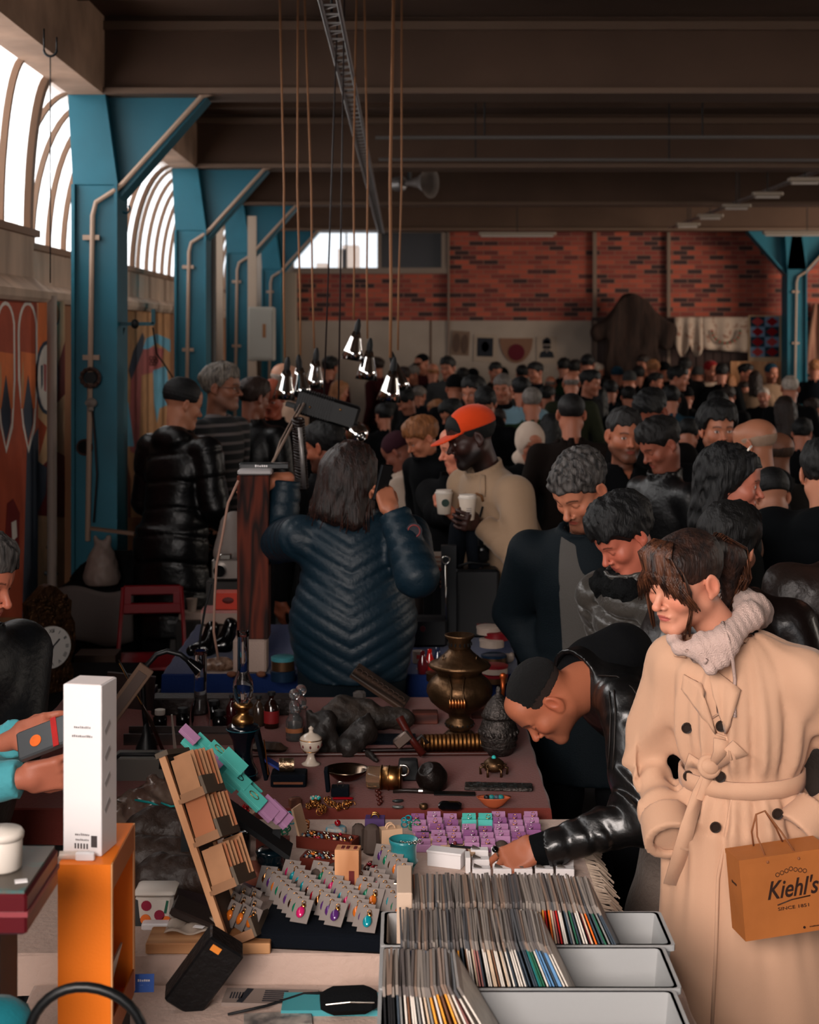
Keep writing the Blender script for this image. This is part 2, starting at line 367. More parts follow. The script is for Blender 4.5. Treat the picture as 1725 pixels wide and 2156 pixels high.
mural(X1, oval(112, 664, 13, 26), 'slate', 3); mural(X1, oval(115, 660, 8, 22), 'orange', 4)
mural(X1, [(14, 1060), (26, 1050), (40, 1080), (38, 1150), (20, 1180), (10, 1120)], 'wine', 5); mural(X1, [(22, 1100), (32, 1095), (34, 1130), (24, 1140)], 'white', 6)
X2 = -2.36
mural(X2, [(246, 646), (358, 646), (358, 1090), (246, 1090)], 'tan', 1)
mural(X2, [(358, 742), (358, 715), (330, 703), (308, 712), (300, 735), (312, 735), (330, 722)], 'sky', 3)
mural(X2, [(272, 900), (275, 790), (300, 725), (345, 735), (338, 780), (298, 790), (292, 960), (274, 950)], 'pink', 2)
mural(X2, [(276, 800), (300, 740), (304, 712), (300, 700), (280, 740), (270, 780)], 'slate', 3)
mural(X2, [(258, 820), (270, 850), (282, 940), (262, 940)], 'sky', 3)
mural(X2, [(322, 780), (350, 770), (358, 850), (335, 860), (330, 890), (324, 850)], 'sky', 4)
mural(X2, [(246, 900), (262, 950), (275, 1010), (275, 1090), (246, 1090)], 'brown', 3)
mo = mu.build('mural_paint', [pc[k] for k in pk], wall_l); mo['kind'] = 'structure'; mo['label'] = 'graffiti style mural in rust, cream and slate'
# blue steel columns with haunches
def column(X, Y, both=False, dz=0.):
    c = MB(); xc = X
    c.box((xc, Y+.15, 1.52), (.27, .30, 3.04), 0, bev=.006)
    c.box((xc-.128, Y+.14, 1.52), (.02, .36, 3.04), 0); c.box((xc+.128, Y+.14, 1.52), (.02, .36, 3.04), 0)
    c.box((xc-.15, Y+.24, .07), (.4, .4, .14), 0)
    for sg in ((1, -1) if both else (1,)):
        c.rings([[(xc-.135*sg, Y+y, 3.04), (xc+.135*sg, Y+y, 3.04), (xc+.06*sg, Y+y, 3.58), (xc-.165*sg, Y+y, 3.58)][::sg] for y in (-.005, .27)])
    o = struct('column', c, blue)
    for sg in ((1, -1) if both else (1,)):
        w_ = MB(); tri = [(xc+.02*sg, 3.58), (xc+.635*sg, 3.58), (xc+.13*sg, 2.98), (xc+.02*sg, 2.98)][::sg]
        w_.rings([[(x, Y+y, z) for x, z in tri] for y in (.12, .16)])
        a, b2 = Vector((xc+.66*sg, Y+.14, 3.575)), Vector((xc+.125*sg, Y+.14, 2.96)); d = (b2-a).normalized(); nn = Vector((-d.z*sg, 0, d.x*sg))*.012
        w_.rings([[tuple(p+Vector((0, y, 0))+nn*k) for y, k in ((-.11, -1), (.11, -1), (.11, 1), (-.11, 1))] for p in (a, b2)])
        struct('column_haunch', w_, blue_d, o)
    g = MB(); r = .016
    x0 = xc-.01
    g.tube([(x0-.03, Y-.03, .9), (x0-.015, Y-.03, 1.9), (x0, Y-.03, 2.85), (x0+.02, Y-.03, 2.93), (xc+.12, Y-.03, 3.0), (xc+.16, Y-.0, 3.04), (xc+.64, Y+.0, 3.57), (xc+.72, Y+.03, 3.60)], r)
    for z in (2.0, 2.72): g.box((x0-.01, Y-.025, z), (.1, .02, .03))
    struct('column_conduit', g, pipe_m, o)
    return o
for y in BAYS[1:]: column(-1.855, y)
column(5.52, 22.0, True)
column(5.52, 9.43, True) if False else None
# back wall: brick above, white boards and dark panelling below, a long window at the left
brick = bpy.data.materials.new('red_brick'); brick.use_nodes = True; nt = brick.node_tree; n = nt.nodes; L = nt.links
tc = n.new('ShaderNodeTexCoord'); sx = n.new('ShaderNodeSeparateXYZ'); cb = n.new('ShaderNodeCombineXYZ'); bt = n.new('ShaderNodeTexBrick')
L.new(tc.outputs['Object'], sx.inputs[0]); L.new(sx.outputs[0], cb.inputs[0]); L.new(sx.outputs[2], cb.inputs[1]); L.new(cb.outputs[0], bt.inputs['Vector'])
bt.inputs['Scale'].default_value = 1; bt.inputs['Brick Width'].default_value = .21; bt.inputs['Row Height'].default_value = .068; bt.inputs['Mortar Size'].default_value = .006
bt.inputs['Color1'].default_value = (0, 0, 0, 1); bt.inputs['Color2'].default_value = (1, 1, 1, 1); bt.inputs['Mortar'].default_value = (.5, .5, .5, 1)
rp = n.new('ShaderNodeValToRGB'); e = rp.color_ramp.elements; e[0].position = .16; e[0].color = (*lin((.20, .10, .10)), 1); e[1].position = .95; e[1].color = (*lin((.66, .29, .20)), 1)
m1 = e.new(.26); m1.color = (*lin((.44, .17, .14)), 1); m2 = e.new(.6); m2.color = (*lin((.54, .23, .17)), 1); L.new(bt.outputs['Color'], rp.inputs[0])
mm = n.new('ShaderNodeMixRGB'); mm.inputs[2].default_value = (*lin((.50, .34, .28)), 1); L.new(bt.outputs['Fac'], mm.inputs[0]); L.new(rp.outputs[0], mm.inputs[1])
L.new(mm.outputs[0], n['Principled BSDF'].inputs['Base Color']); n['Principled BSDF'].inputs['Roughness'].default_value = .8
YB = 22.6; sB = F/YB
def at(px, Y): return (px-VX)*Y/F
def XB(px): return (px-VX)/sB
def ZB(py): return CH-(py-VY)/sB
b = MB()
def wb(x0, x1, y0, y1, mi=0, Y=YB, d=.2): b.box(((XB(x0)+XB(x1))/2, Y+d/2, (ZB(y0)+ZB(y1))/2), (XB(x1)-XB(x0), d, ZB(y0)-ZB(y1)), mi)
zt = 421
wb(480, 618, zt, 1014, 1); wb(618, 945, zt, 487); wb(618, 945, 572, 1014); wb(945, 2100, zt, 1014)
struct('wall_back', b, [brick, white_wall])
b = MB(); wb(625, 1245, 675, 1014, 0, YB-.04, .04); wb(905, 909, 675, 1014, 1, YB-.045, .01); struct('wall_back_white_boards', b, [white_wall, concrete_d])
b = MB(); wb(1245, 1640, 672, 1014, 0, YB-.05, .05)
for k in range(22): wb(1250+k*18, 1252+k*18, 680, 1014, 0, YB-.065, .02)
wb(1245, 1640, 668, 676, 0, YB-.08, .07)
struct('wall_back_panelling', b, mat('dark_panelling', (.20, .12, .10), .5, var=.2, vscale=3, stretch=(6, 1, .4)))
b = MB()
for x0, x1 in ((1248, 1256), (1404, 1411), (943, 947)): wb(x0, x1, zt, 1014, 0, YB-.06, .06)
struct('trim_1', b, mat('pilaster', (.48, .40, .35), .8))
b = MB(); wb(596, 626, 575, 1014, 0, YB-.25, .24); wb(582, 596, 560, 1014, 0, YB-.45, .3); struct('trim_2', b, mat('white_plaster', (.70, .62, .55), .8))
fr = mat('window_frame_paint', (.52, .45, .40), .6)
b = MB(); wb(618, 945, 564, 576, 0, YB-.05, .12); wb(795, 803, 487, 566, 0, YB-.04, .1); wb(728, 731, 487, 566, 0, YB, .06); wb(930, 945, 487, 566, 0, YB-.04, .1); wb(618, 945, 484, 490, 0, YB-.04, .1)
w7 = MB(); w7.box((XB(706), YB+.06, ZB(526)), (XB(797)-XB(618), .006, .56)); w7o = struct('window_7', w7, mat('clear_glass', (.95, .97, 1), .05, alpha=.12))
struct('window_frame', b, fr, w7o)
b = MB(); wb(803, 930, 490, 564, 0, YB+.02, .03); struct('window_8', b, mat('dark_pane', (.16, .15, .16), .3))
# roofs seen through the far window
b = MB(); b.box((at(740, 31), 31, 3.0), (.32, 1, 1.7)).box((at(722, 31), 31, 2.9), (.16, 1, 1.75)).box((at(680, 31), 31, 2.7), (.2, 1, 1.6))
struct('roofs_outside', b, mat('pale_roof', (.85, .75, .68), .9))
# right end wall with its opening, and the wall behind the photographer
b = MB(); b.box((10.7, 5.9, 2.05), (.2, 21.4, 4.1)); b.box((10.7, 21.3, 2.05), (.2, 2.9, 4.1)); b.box((10.7, 18.3, 3.95), (.2, 3.6, .3)); struct('wall_right', b, concrete)
b = MB(); b.box((6.4, -4.7, 2.05), (8.6, .2, 4.1)); b.box((-.1, -4.7, 4.0), (4.6, .2, .2)); struct('wall_front', b, concrete_d)
# ---------------------------------------------------------------- people
skin_m = vpaint('skin', .48, bump=.06, bscale=300)
skin_m.node_tree.nodes['Principled BSDF'].inputs['Subsurface Weight'].default_value = .0
def hframe(c, yaw=0, pitch=0, roll=0, s=1.):
    R = Rz(math.radians(yaw))@Rx(math.radians(pitch))@Ry(math.radians(roll)); return np.asarray(c, float), R, s
def loc_(p, hf): c, R, s = hf; return ((p-c.astype(f32))@R.astype(f32))/s
def hpt(hf, q): c, R, s = hf; return c+R@(np.asarray(q, float)*s)
def head_d(q, fem=False, jaw=1., nose=1., child=False):
    x = np.abs(q[:, 0]); a = q.copy(); a[:, 0] = x            # mirrored copy
    d = ell(q, (0, .018, .040), (.074, .094, .076))
    d = sm(d, ell(q, (0, -.022, -.028), (.058*jaw, .066, .078)), .03)
    jr = .017 if fem else .022
    d = sm(d, cap(a, (.047*jaw, .008, -.052), (.014*jaw, -.066, -.096), jr, jr*.92), .028)
    d = sm(d, cap(a, (0, -.074, -.093), (.008, -.073, -.095), .015 if fem else .018), .02)
    d = sm(d, ell(a, (.040, -.056, -.024), (.022, .024, .022)), .025)
    d = sm(d, cap(a, (.010, -.083, .020), (.040, -.070, .021), .010 if fem else .013, .009), .018)
    d = sm(d, ell(q, (0, -.055, .055), (.055, .035, .045)), .03)
    d = smx(d, -ell(a, (.031, -.094, .002), (.017, .015, .011)), .012)
    d = sm(d, ell(a, (.031, -.073, .001), (.0145, .0125, .0125)), .004)
    d = sm(d, cap(a, (.021, -.0835, .0075), (.041, -.0775, .0065), .0026, .0024), .004)
    n = nose
    d = sm(d, cap(q, (0, -.082, .010), (0, -.107, -.026*n), .0068, .0095*n), .014)
    d = sm(d, ell(a, (0, -.109, -.030*n), (.0100*n, .0095, .0085)), .008)
    d = sm(d, ell(a, (.0125*n, -.093, -.034*n), (.0068, .009, .0062)), .006)
    d = smx(d, -ell(a, (.0062, -.101, -.042*n), (.0036, .005, .004)), .004)
    d = sm(d, ell(q, (0, -.078, -.060), (.026, .013, .020)), .014)
    d = sm(d, ell(a, (.006, -.0875, -.0580), (.0170, .0060, .0044)), .006)
    d = sm(d, ell(q, (0, -.0865, -.0675), (.0165, .0066, .0052)), .006)
    d = smx(d, -ell(q, (0, -.0950, -.0630), (.0235, .0075, .0010)), .002)
    # ear: rim, bowl and lobe
    e = ell(a, (.079, .014, -.002), (.0085, .019, .030), Rz(-.35)@Rx(.15)); e = sm(e, ell(a, (.076, .008, -.028), (.006, .009, .010)), .006)
    e = smx(e, -ell(a, (.0865, .010, .002), (.0065, .0115, .020), Rz(-.35)@Rx(.15)), .004)
    return sm(d, e, .006)
def face_col(q, base, lips=(.55, .22, .20), brow=(.06, .045, .04), stub=0., beard=(.10, .08, .07), eye=(.12, .08, .06), lipk=.6, lid=0., fem=False, warm=.35):
    base = np.array(lin(base), f32); c = np.repeat(base[None], len(q), 0); x = np.abs(q[:, 0]); y = q[:, 1]; z = q[:, 2]
    def mixc(col, w): c[:] = c*(1-w[:, None])+np.array(lin(col), f32)*w[:, None]
    g = lambda cx, cy, cz, r: np.exp(-(((x-cx)**2+(y-cy)**2+(z-cz)**2)/(r*r)))
    red = (min(1, base_ := 1) and tuple(min(1, v) for v in (.78, .36, .28)))
    k = float(base.mean()); redc = np.array([base[0]*1.05, base[1]*.62, base[2]*.55], f32)
    wr = warm*(g(.04, -.07, -.025, .022)+g(0, -.11, -.03, .014)+g(.085, .01, 0, .03)); wr = np.clip(wr, 0, .8)
    c[:] = c*(1-wr[:, None])+redc*wr[:, None]
    front = y < -.045
    if stub:
        s = np.clip((-.034-z)/.02, 0, 1)*np.clip((.03-y)/.03, 0, 1)*(z > -.16); m = g(0, -.095, -.048, .012)
        mixc(beard, np.clip(s+m, 0, 1)*stub)
    mixc(lips, (np.clip(1.15-((x/.0200)**2+((z+.0628)/.0078)**2), 0, 1) > .12)*front*(y < -.082)*lipk)
    by = .0225+.004*np.sin(np.clip((x-.012)/.036, 0, 1)*PI)-.0006
    mixc(brow, np.clip(1.3-np.abs(z-by)/(.0026 if fem else .0042), 0, 1)*(x > .013)*(x < .050)*front*.9)
    if lid < .75:
        ez = ((x-.031)/.0125)**2+((z-.0008)/(.0052*(1-lid*.6)))**2; er = (ez < 1)*(y < -.074)
        mixc((.78, .74, .72), er*.9); mixc(eye, ((x-.031)**2+(z-.0010)**2 < .0053**2)*er*1.); 
    mixc((.05, .035, .03), np.clip(1-np.abs(np.sqrt(((x-.031)/.0135)**2+((z-.0005)/.0066)**2)-1)/.17, 0, 1)*(y < -.070)*(z > -.0008 if lid < .8 else z < .001)*.85)
    return c
def hair_d(q, style, ln_=.0, t=.0, seed=0.):
    x, y, z = q[:, 0], q[:, 1], q[:, 2]; ax = np.abs(x); n = wav(q*V(1, 1, .35), 230, seed)*.0022+wav(q, 75, seed)*.0025
    if style == 'short' or style == 'crop' or style == 'rim':
        th = {'short': .011, 'crop': .004, 'rim': .004}[style]+t
        d = ell(q, (0, .019, .042+th*.4), (.074+th, .094+th, .076+th))
        zm = np.interp(y, [-.12, -.07, -.045, -.02, .0, .03, .06, .12], [.060, .058, .032, -.002, .006, -.035, -.052, -.06]).astype(f32)
        if style != 'rim': d = sm(d, ell(q, (0, -.050, .060), (.060+th*.5, .0400+th*.5, .050+th*.5)), .02)
        zm = zm+.006*np.sin(x*190+seed)+.004*np.sin(x*83+1)
        if style == 'short': d = d-.012*np.clip((z-.07)/.05, 0, 1)*np.clip(-y/.06+.6, 0, 1)
        d = np.maximum(d, zm-z+np.abs(ax-.03)*.1)
        if style == 'rim': d = np.maximum(d, z-.035)
        return d+n*(.5 if style != 'short' else 1.5)+(wav(q*V(1, 1, .6), 110, seed)*.003 if style == 'short' else 0)
    if style == 'curly':
        d = sm(ell(q, (0, .024, .052), (.088+t, .106+t, .086+t)), ell(q, (0, -.050, .064), (.066, .046, .054)), .02); zm = np.interp(y, [-.12, -.07, -.045, -.02, .0, .05, .12], [.062, .050, .022, .0, .0, -.05, -.05]).astype(f32)
        return np.maximum(d, zm-z)+wav(q, 150, seed)*.006+n
    if style in ('long', 'bun', 'bob'):
        d = sm(ell(q, (0, .022, .046), (.083+t, .102+t, .083+t)), ell(q, (0, -.050, .062), (.064, .044, .052)), .02); zm = np.interp(y, [-.12, -.08, -.055, -.03, .0, .05, .12], [.075, .070, .030, .0, -.02, -.06, -.06]).astype(f32)
        d = np.maximum(d, zm-z)
        if style == 'bun': return sm(d, ell(q, (0, .135, .055), (.042, .036, .042)), .02)+n
        L = ln_ or .25; a = q.copy(); a[:, 0] = ax
        m = cap(a, (.058, .030, .02), (.070, .045, -L), .038, .026); m = sm(m, cap(q, (0, .075, .0), (0, .085, -L*.95), .055, .05), .05)
        d = sm(d, m, .03); return d+n*1.8+wav(q*V(1, 1, .5), 50, seed)*.004
    if style == 'beanie':
        d = ell(q, (0, .020, .055), (.085, .104, .088)); return np.maximum(d, .016+.02*np.clip(y*-6, -1, 1)-z)+np.sin(z*320)*.0008
    if style == 'cap':
        d = ell(q, (0, .018, .056), (.083, .103, .078)); d = np.maximum(d, .040-z)
        zb = .046-.22*np.clip(-y-.06, 0, .2)-2.2*x*x; b = np.maximum(np.abs(z-zb)-.0035, np.sqrt((x/.070)**2+((y+.075)/.098)**2)*.075-.075)
        return np.minimum(d, b)
    if style == 'hood':
        d = ell(q, (0, .022, .020), (.100, .118, .125)); d = np.maximum(d, -ell(q, (0, -.11, -.015), (.062, .11, .088)))
        return sm(d, ell(q, (0, .03, -.13), (.10, .09, .06)), .04)+wav(q, 60, seed)*.003
    if style == 'cape': return ell(q, (0, .02, .05), (.086, .106, .085))
def hand_parts(w, d, n, side=1, curl=(.5, .5, .5, .5), thumb=.5, s=1., spread=.06):
    """w wrist point, d pointing along the hand, n out of the BACK of the hand; side=+1 thumb towards d x n"""
    d = np.asarray(d, float); d /= np.linalg.norm(d); n = np.asarray(n, float); n -= d*(n@d); n /= np.linalg.norm(n); x = np.cross(d, n)*side
    B = np.stack([x, d, n], 1); w = np.asarray(w, float)
    segs = []; ends = []
    for i, (kx, ky, L) in enumerate(((-.031, .080, .068), (-.011, .088, .082), (.011, .090, .086), (.032, .086, .078))):
        c = curl[i] if hasattr(curl, '__len__') else curl; a = 0.; pnt = np.array([kx, ky, 0.]); rad = (.0082, .0092, .0096, .0092)[i]
        sp = (i-1.5)*spread
        for j, (fr, ang) in enumerate(((.45, c*1.0), (.31, c*1.25), (.24, c*.75))):
            a += ang; dv = np.array([math.sin(sp)*math.cos(a), math.cos(sp)*math.cos(a), -math.sin(a)]); q = pnt+dv*L*fr*1.0
            segs.append((pnt, q, rad*(1-.09*j), rad*(1-.09*(j+1)))); pnt = q
        ends.append(pnt)
    t0 = np.array([.022, .022, -.006]); t1 = np.array([.050, .048, -.014-.018*thumb]); t2 = t1+np.array([.018-.026*thumb, .026, -.012*thumb-.004]); t3 = t2+np.array([.004-.026*thumb, .024, -.010*thumb])
    segs += [(t0, t1, .0155, .0115), (t1, t2, .0108, .0100), (t2, t3, .0098, .0080)]
    def fn(p):
        q = ((p-w.astype(f32))@B.astype(f32))/s
        pal = bx(q, (0, .052, 0), (.040, .044, .013), rd=.0125); pal = sm(pal, cap(q, (-.004, -.03, 0), (0, .02, 0), .024, .026), .02)
        pal = sm(pal, ell(q, (.022, .035, -.012), (.016, .026, .012)), .012)
        f = None
        for a_, b_, ra, rb in segs:
            c = cap(q, a_, b_, ra, rb); pal = pal if f is not None or True else pal
            f = c if f is None else np.minimum(f, c)
        return sm(pal, f, .009)*s
    ext = .24*s
    return (fn, w-ext*.85, w+ext*.85, .0042*s), [w+B@(e*s) for e in ends], (w, B, s)
def ik(S, W, l1, l2, pole):
    S, W, pole = (np.asarray(v, float) for v in (S, W, pole)); d = W-S; L = np.linalg.norm(d)
    if L > (l1+l2)*.995: W = S+d/L*(l1+l2)*.995; d = W-S; L = np.linalg.norm(d)
    a = (l1*l1-l2*l2+L*L)/(2*L); hgt = math.sqrt(max(l1*l1-a*a, 0)); u = d/L; p = pole-u*(pole@u); p /= np.linalg.norm(p)+1e-9
    return S+u*a+p*hgt, W
def skel(h=1.72, lean=0., side=0., twist=0., head=(0, 0, 0), hands=(None, None), poles=(None, None), neck=None, headpos=None, feet=None, hs=1., shw=1., drop=0.):
    J = dict(h=h, tw=math.radians(twist)); Rt = Rz(math.radians(twist))@Ry(math.radians(side))@Rx(math.radians(lean)); J['R'] = Rt
    pel = np.array([0, .0, .53*h-drop]); J['pel'] = pel
    tp = lambda x, y, z: pel+Rt@np.array([x*h, y*h, z*h])
    J['neck'] = tp(0, .008, .292); nl = lean*.75 if neck is None else neck
    Rn = Rz(math.radians(twist))@Ry(math.radians(side*.6))@Rx(math.radians(nl)); J['head'] = J['neck']+Rn@np.array([0, -.012*h, .108*h])
    if headpos is not None: J['head'] = np.asarray(headpos, float)
    J['hf'] = hframe(J['head'], head[0], head[1], head[2], hs*h/1.72*1.02)
    for i, sg in enumerate((-1, 1)):
        S = tp(sg*.108*shw, 0, .262); hd = hands[i]
        if hd is None: hd = pel+np.array([sg*.15*h, -.03*h, -.04*h])
        po = poles[i] if poles[i] is not None else (sg*.5, .6, -.6)
        E, W = ik(S, hd, .168*h, .150*h, po); J['s', sg] = S; J['e', sg] = E; J['w', sg] = W
        H = pel+np.array([sg*.052*h, 0, -.01*h]); Ft = np.array([sg*.065*h, .0, .045*h]) if feet is None else np.asarray(feet[i], float)
        K = (H+Ft)/2+np.array([0, -.012*h, .01*h]); J['h', sg] = H; J['k', sg] = K; J['f', sg] = Ft
    return J
def torso_d(p, J, g=0., flat=1.):
    h = J['h']; q = (p-J['pel'].astype(f32))@J['R'].astype(f32)
    d = ell(q, (0, .002, .200*h), (.090*h+g*.85, .060*h+g*flat*.9, .110*h+g*.7)); d = sm(d, ell(q, (0, -.004, .07*h), (.082*h+g, .058*h+g*flat, .12*h+g)), .05)
    d = sm(d, ell(q, (0, .004, -.02*h), (.092*h+g, .062*h+g*flat, .075*h+g)), .05)
    a = q.copy(); a[:, 0] = np.abs(a[:, 0]); d = sm(d, cap(a, (.02*h, .005, .278*h), (.098*h, 0, .258*h), .024*h+g*.6, .028*h+g*.55), .04)
    return d, q
def wrinkle(p, A, f, s=0.): return A*wav(p, f, s)
def groove(u, sp, w_, A): v = (u/sp-np.round(u/sp))*sp; return A*np.exp(-(v/w_)**2)
def coat_fn(J, g=.02, hem=-.02, quilt=None, qs=.085, A=.012, wr=.004, wf=16, collar=.05, arm=1., flare=.06, neckr=.060, hood=False, cut=True, belly=0., seed=0., open_=0., vneck=0., cuff=1., flat=1., cg=.012, arms=True):
    """hem: height above (+) or below (-) the pelvis, in metres, measured along the spine or, for coats, down to the floor"""
    h = J['h']; pel = J['pel']; R = J['R']
    def fn(p):
        d, q = torso_d(p, J, g, flat)
        if belly: d = sm(d, ell(q, (0, -.02, .08*h), (.09*h+belly, .07*h+belly, .14*h)), .06)
        if hem < -.10:
            z = p[:, 2]; t = np.clip((pel[2]+.04-z)/1., 0, 1.4); ax = .092*h+g+flare*t; ay = .066*h+g*flat+flare*t
            x, y = p[:, 0]-pel[0], p[:, 1]-pel[1]; c = (np.sqrt((x/ax)**2+(y/ay)**2)-1)*np.minimum(ax, ay)
            c = np.maximum(c, z-(pel[2]+.05)); c = c+np.sin(np.arctan2(y, x)*9+seed)*.006*t; d = sm(d, c, .05)
        u = q[:, 2]
        if quilt == 'chevron': d = d+groove(u-.55*np.abs(q[:, 0]), qs, .010, A)
        elif quilt: d = d+groove(u+.01*np.sin(q[:, 0]*14+seed), qs, .012, A)
        d = d+wrinkle(p, wr, wf, seed)
        d = np.maximum(d, (pel[2]+hem)-p[:, 2]) if hem < -.10 else np.maximum(d, hem-q[:, 2])
        for sg in ((-1, 1) if arms else ()):
            S, E, W = J['s', sg], J['e', sg], J['w', sg]
            a = cap(p, S, E, (.031*h+g*.6)*arm, (.027*h+g*.55)*arm); b = cap(p, E, W, (.027*h+g*.55)*arm, (.019*h+g*.45)*arm)
            uu = (p-S.astype(f32))@((E-S)/np.linalg.norm(E-S)).astype(f32); wdir = ((W-E)/np.linalg.norm(W-E)); vv = (p-E.astype(f32))@wdir.astype(f32)
            if quilt: a = a+groove(uu, qs, .010, A*.8); b = b+groove(vv, qs, .010, A*.8)
            else: b = b+.4*groove(vv+.022*np.sin(p[:, 0]*23+p[:, 1]*31+p[:, 2]*17), .07, .014, wr*1.6)
            b = np.maximum(b, vv-np.linalg.norm(W-E)*cuff); a = sm(a, b, .025)+wrinkle(p, wr*.8, wf*1.6, seed+3)
            d = sm(d, a, .03)
        nb, hd = J['neck'], J['head']; nv = (hd-nb)/np.linalg.norm(hd-nb)
        d = np.maximum(d, -cap(p, nb+nv*.015, nb+nv*.3, neckr))
        r = p-(nb+nv*.01).astype(f32); hh = r@nv.astype(f32); rad = ln(r-hh[:, None]*nv.astype(f32))
        if collar: d = sm(d, np.maximum(np.abs(rad-neckr-cg-.15*np.clip(hh, 0, .1))-.007, np.abs(hh-collar*.5+.02)-collar*.5-.02), .014)
        if vneck:
            fr = (R@np.array([0, -1., 0])); qq = q; d = np.maximum(d, -np.maximum(np.abs(qq[:, 0])*2.2-(qq[:, 2]-.29*h+vneck), qq[:, 1]+.01)) 
        if hood:
            bk = nb+R@np.array([0, .07, .0]); d = sm(d, ell(p, bk, (.125, .075, .075), R)+wrinkle(p, .004, 40), .03); d = np.maximum(d, -ell(p, J['head']+R@np.array([0, -.02, -.01]), (.085, .09, .12), R))
        if cut: d = np.maximum(d, -cap(p, J['head'], J['head']+nv*.2, .07))
        return d
    pts = np.array([J['s', -1], J['s', 1], J['e', -1], J['e', 1], J['w', -1], J['w', 1], J['neck']+[0, 0, .08], pel, pel+[0, 0, min(hem, -.1)]])
    m = .12*h+g+max(0, flare*abs(min(hem, 0)))+belly
    return fn, pts.min(0)-m, pts.max(0)+m
def legs_fn(J, g=.012, wr=.004, lo=.03, rad=1.):
    h = J['h']; pel = J['pel']
    def fn(p):
        d = ell(p, pel+[0, .005, -.02], (.092*h+g, .062*h+g, .075*h+g))
        for sg in (-1, 1):
            a = cap(p, J['h', sg]-[0, 0, .03], J['k', sg], (.052*h+g)*rad, (.036*h+g)*rad); b = cap(p, J['k', sg], J['f', sg], (.036*h+g)*rad, (.026*h+g*1.4)*rad)
            d = sm(d, sm(a, b, .03), .035)
        return np.maximum(np.maximum(d+wrinkle(p, wr, 14), p[:, 2]-(pel[2]+.06)), lo-p[:, 2])
    pts = np.array([pel, J['f', -1], J['f', 1], J['k', -1], J['k', 1]]); return fn, pts.min(0)-.13*h, pts.max(0)+.12*h
def shoes(J, t):
    R = Rz(J.get('tw', 0.))
    for sg in (-1, 1): MB().sph(J['f', sg]+R@np.array([0, -.05, -.03]), (.055, .15, .058), n=14, R=R).build('shoe', mat('dark_shoe', (.07, .06, .06), .5), t, smooth=2)
def base_body(J, skin, face={}, hd={}, hh=.0045, bh=.024, hands=(None, None), neckr=.030):
    """one continuous figure: head, neck, trunk, limbs, hands, feet"""
    h = J['h']; hf = J['hf']; s = hf[2]
    def hfn(p):
        q = loc_(p, hf); d = head_d(q, **hd)*s
        return sm(d, cap(p, hpt(hf, (0, .022, -.045)), J['neck']+J['R']@np.array([0, .012, -.03]), neckr*h, neckr*h*1.12), .03)
    c = J['head']; parts = [(hfn, np.minimum(c, J['neck'])-.14*s, np.maximum(c, J['neck'])+.15*s, hh)]
    def bfn(p):
        d, q = torso_d(p, J, -.012)
        for sg in (-1, 1):
            d = sm(d, sm(cap(p, J['s', sg], J['e', sg], .026*h, .021*h), cap(p, J['e', sg], J['w', sg], .021*h, .014*h), .02), .03)
            d = sm(d, sm(cap(p, J['h', sg], J['k', sg], .044*h, .030*h), cap(p, J['k', sg], J['f', sg], .030*h, .020*h), .02), .03)
            d = sm(d, ell(p, J['f', sg]+Rz(J['tw'])@np.array([0, -.04, -.035]), (.04, .10, .035), Rz(J['tw'])), .02)
        return sm(d, cap(p, J['neck'], J['neck']+[0, 0, -.05], .028*h), .02)
    pts = np.array([v for k, v in J.items() if isinstance(k, tuple)]+[J['neck'], J['pel']])
    parts.append((bfn, pts.min(0)-.16, pts.max(0)+.1, bh))
    for i, sg in enumerate((-1, 1)):
        if hands[i] is not None: parts.append(hands[i][0])
        elif hands[i] is None:
            W = J['w', sg]; dv = W-J['e', sg]
            if hh < .009: parts.append(hand_parts(W, dv, (sg*1., .2, .1), -sg, .35, .4)[0][:3]+(.0075,))
    def colf(v):
        c = face_col(loc_(v, hf), skin, **face); far = ln(v-J['head'].astype(f32)) > .3; c[far] = np.array(lin(skin), f32); return c
    return parts, colf
def cloth(name, col, rough=.9, bump=.25, bscale=220, sheen=None, **k):
    dark = max(col) < .3; return mat(name, tuple(v*.8 for v in col) if max(col) < .13 else col, rough, bump=bump, bscale=bscale, sheen=0 if dark else .12, spec=.12 if dark else .25, **k)
def hair_mat(name, col, col2=None, rough=.6): return mat(name, col, rough, bump=.5, bscale=180, var=.3, vscale=70, stretch=(1, 1, .18), col2=col2, spec=.35)
def hair_obj(J, style, m, parent, h=.006, name='hair', **k):
    hf = J['hf']; s = hf[2]; L = k.get('ln_', 0)
    lo, hi = np.array([-.14, -.20, -.13-(L or (.27 if style in ('long',) else 0))])*s, np.array([.14, .19, .17])*s
    cs = np.array([hpt(hf, ((lo if a else hi)[0]/s, (lo if b else hi)[1]/s, (lo if c else hi)[2]/s)) for a in (0, 1) for b in (0, 1) for c in (0, 1)])
    return sdf_mesh(name, [(lambda p: hair_d(loc_(p, hf), style, **k)*s, cs.min(0), cs.max(0), h)], m, parent)
def strands(hf, curves, r, m, parent, name='hair_strand'):
    b = MB()
    for c in curves:
        pts = [hpt(hf, q) for q in c]; n = len(pts); b.tube(pts, [r*(.35+.65*math.sin(PI*(i+.6)/(n+.2))) for i in range(n)], n=5, flat=.5)
    o = b.build(name, m, parent, smooth=2); o['kind'] = 'stuff'; return o
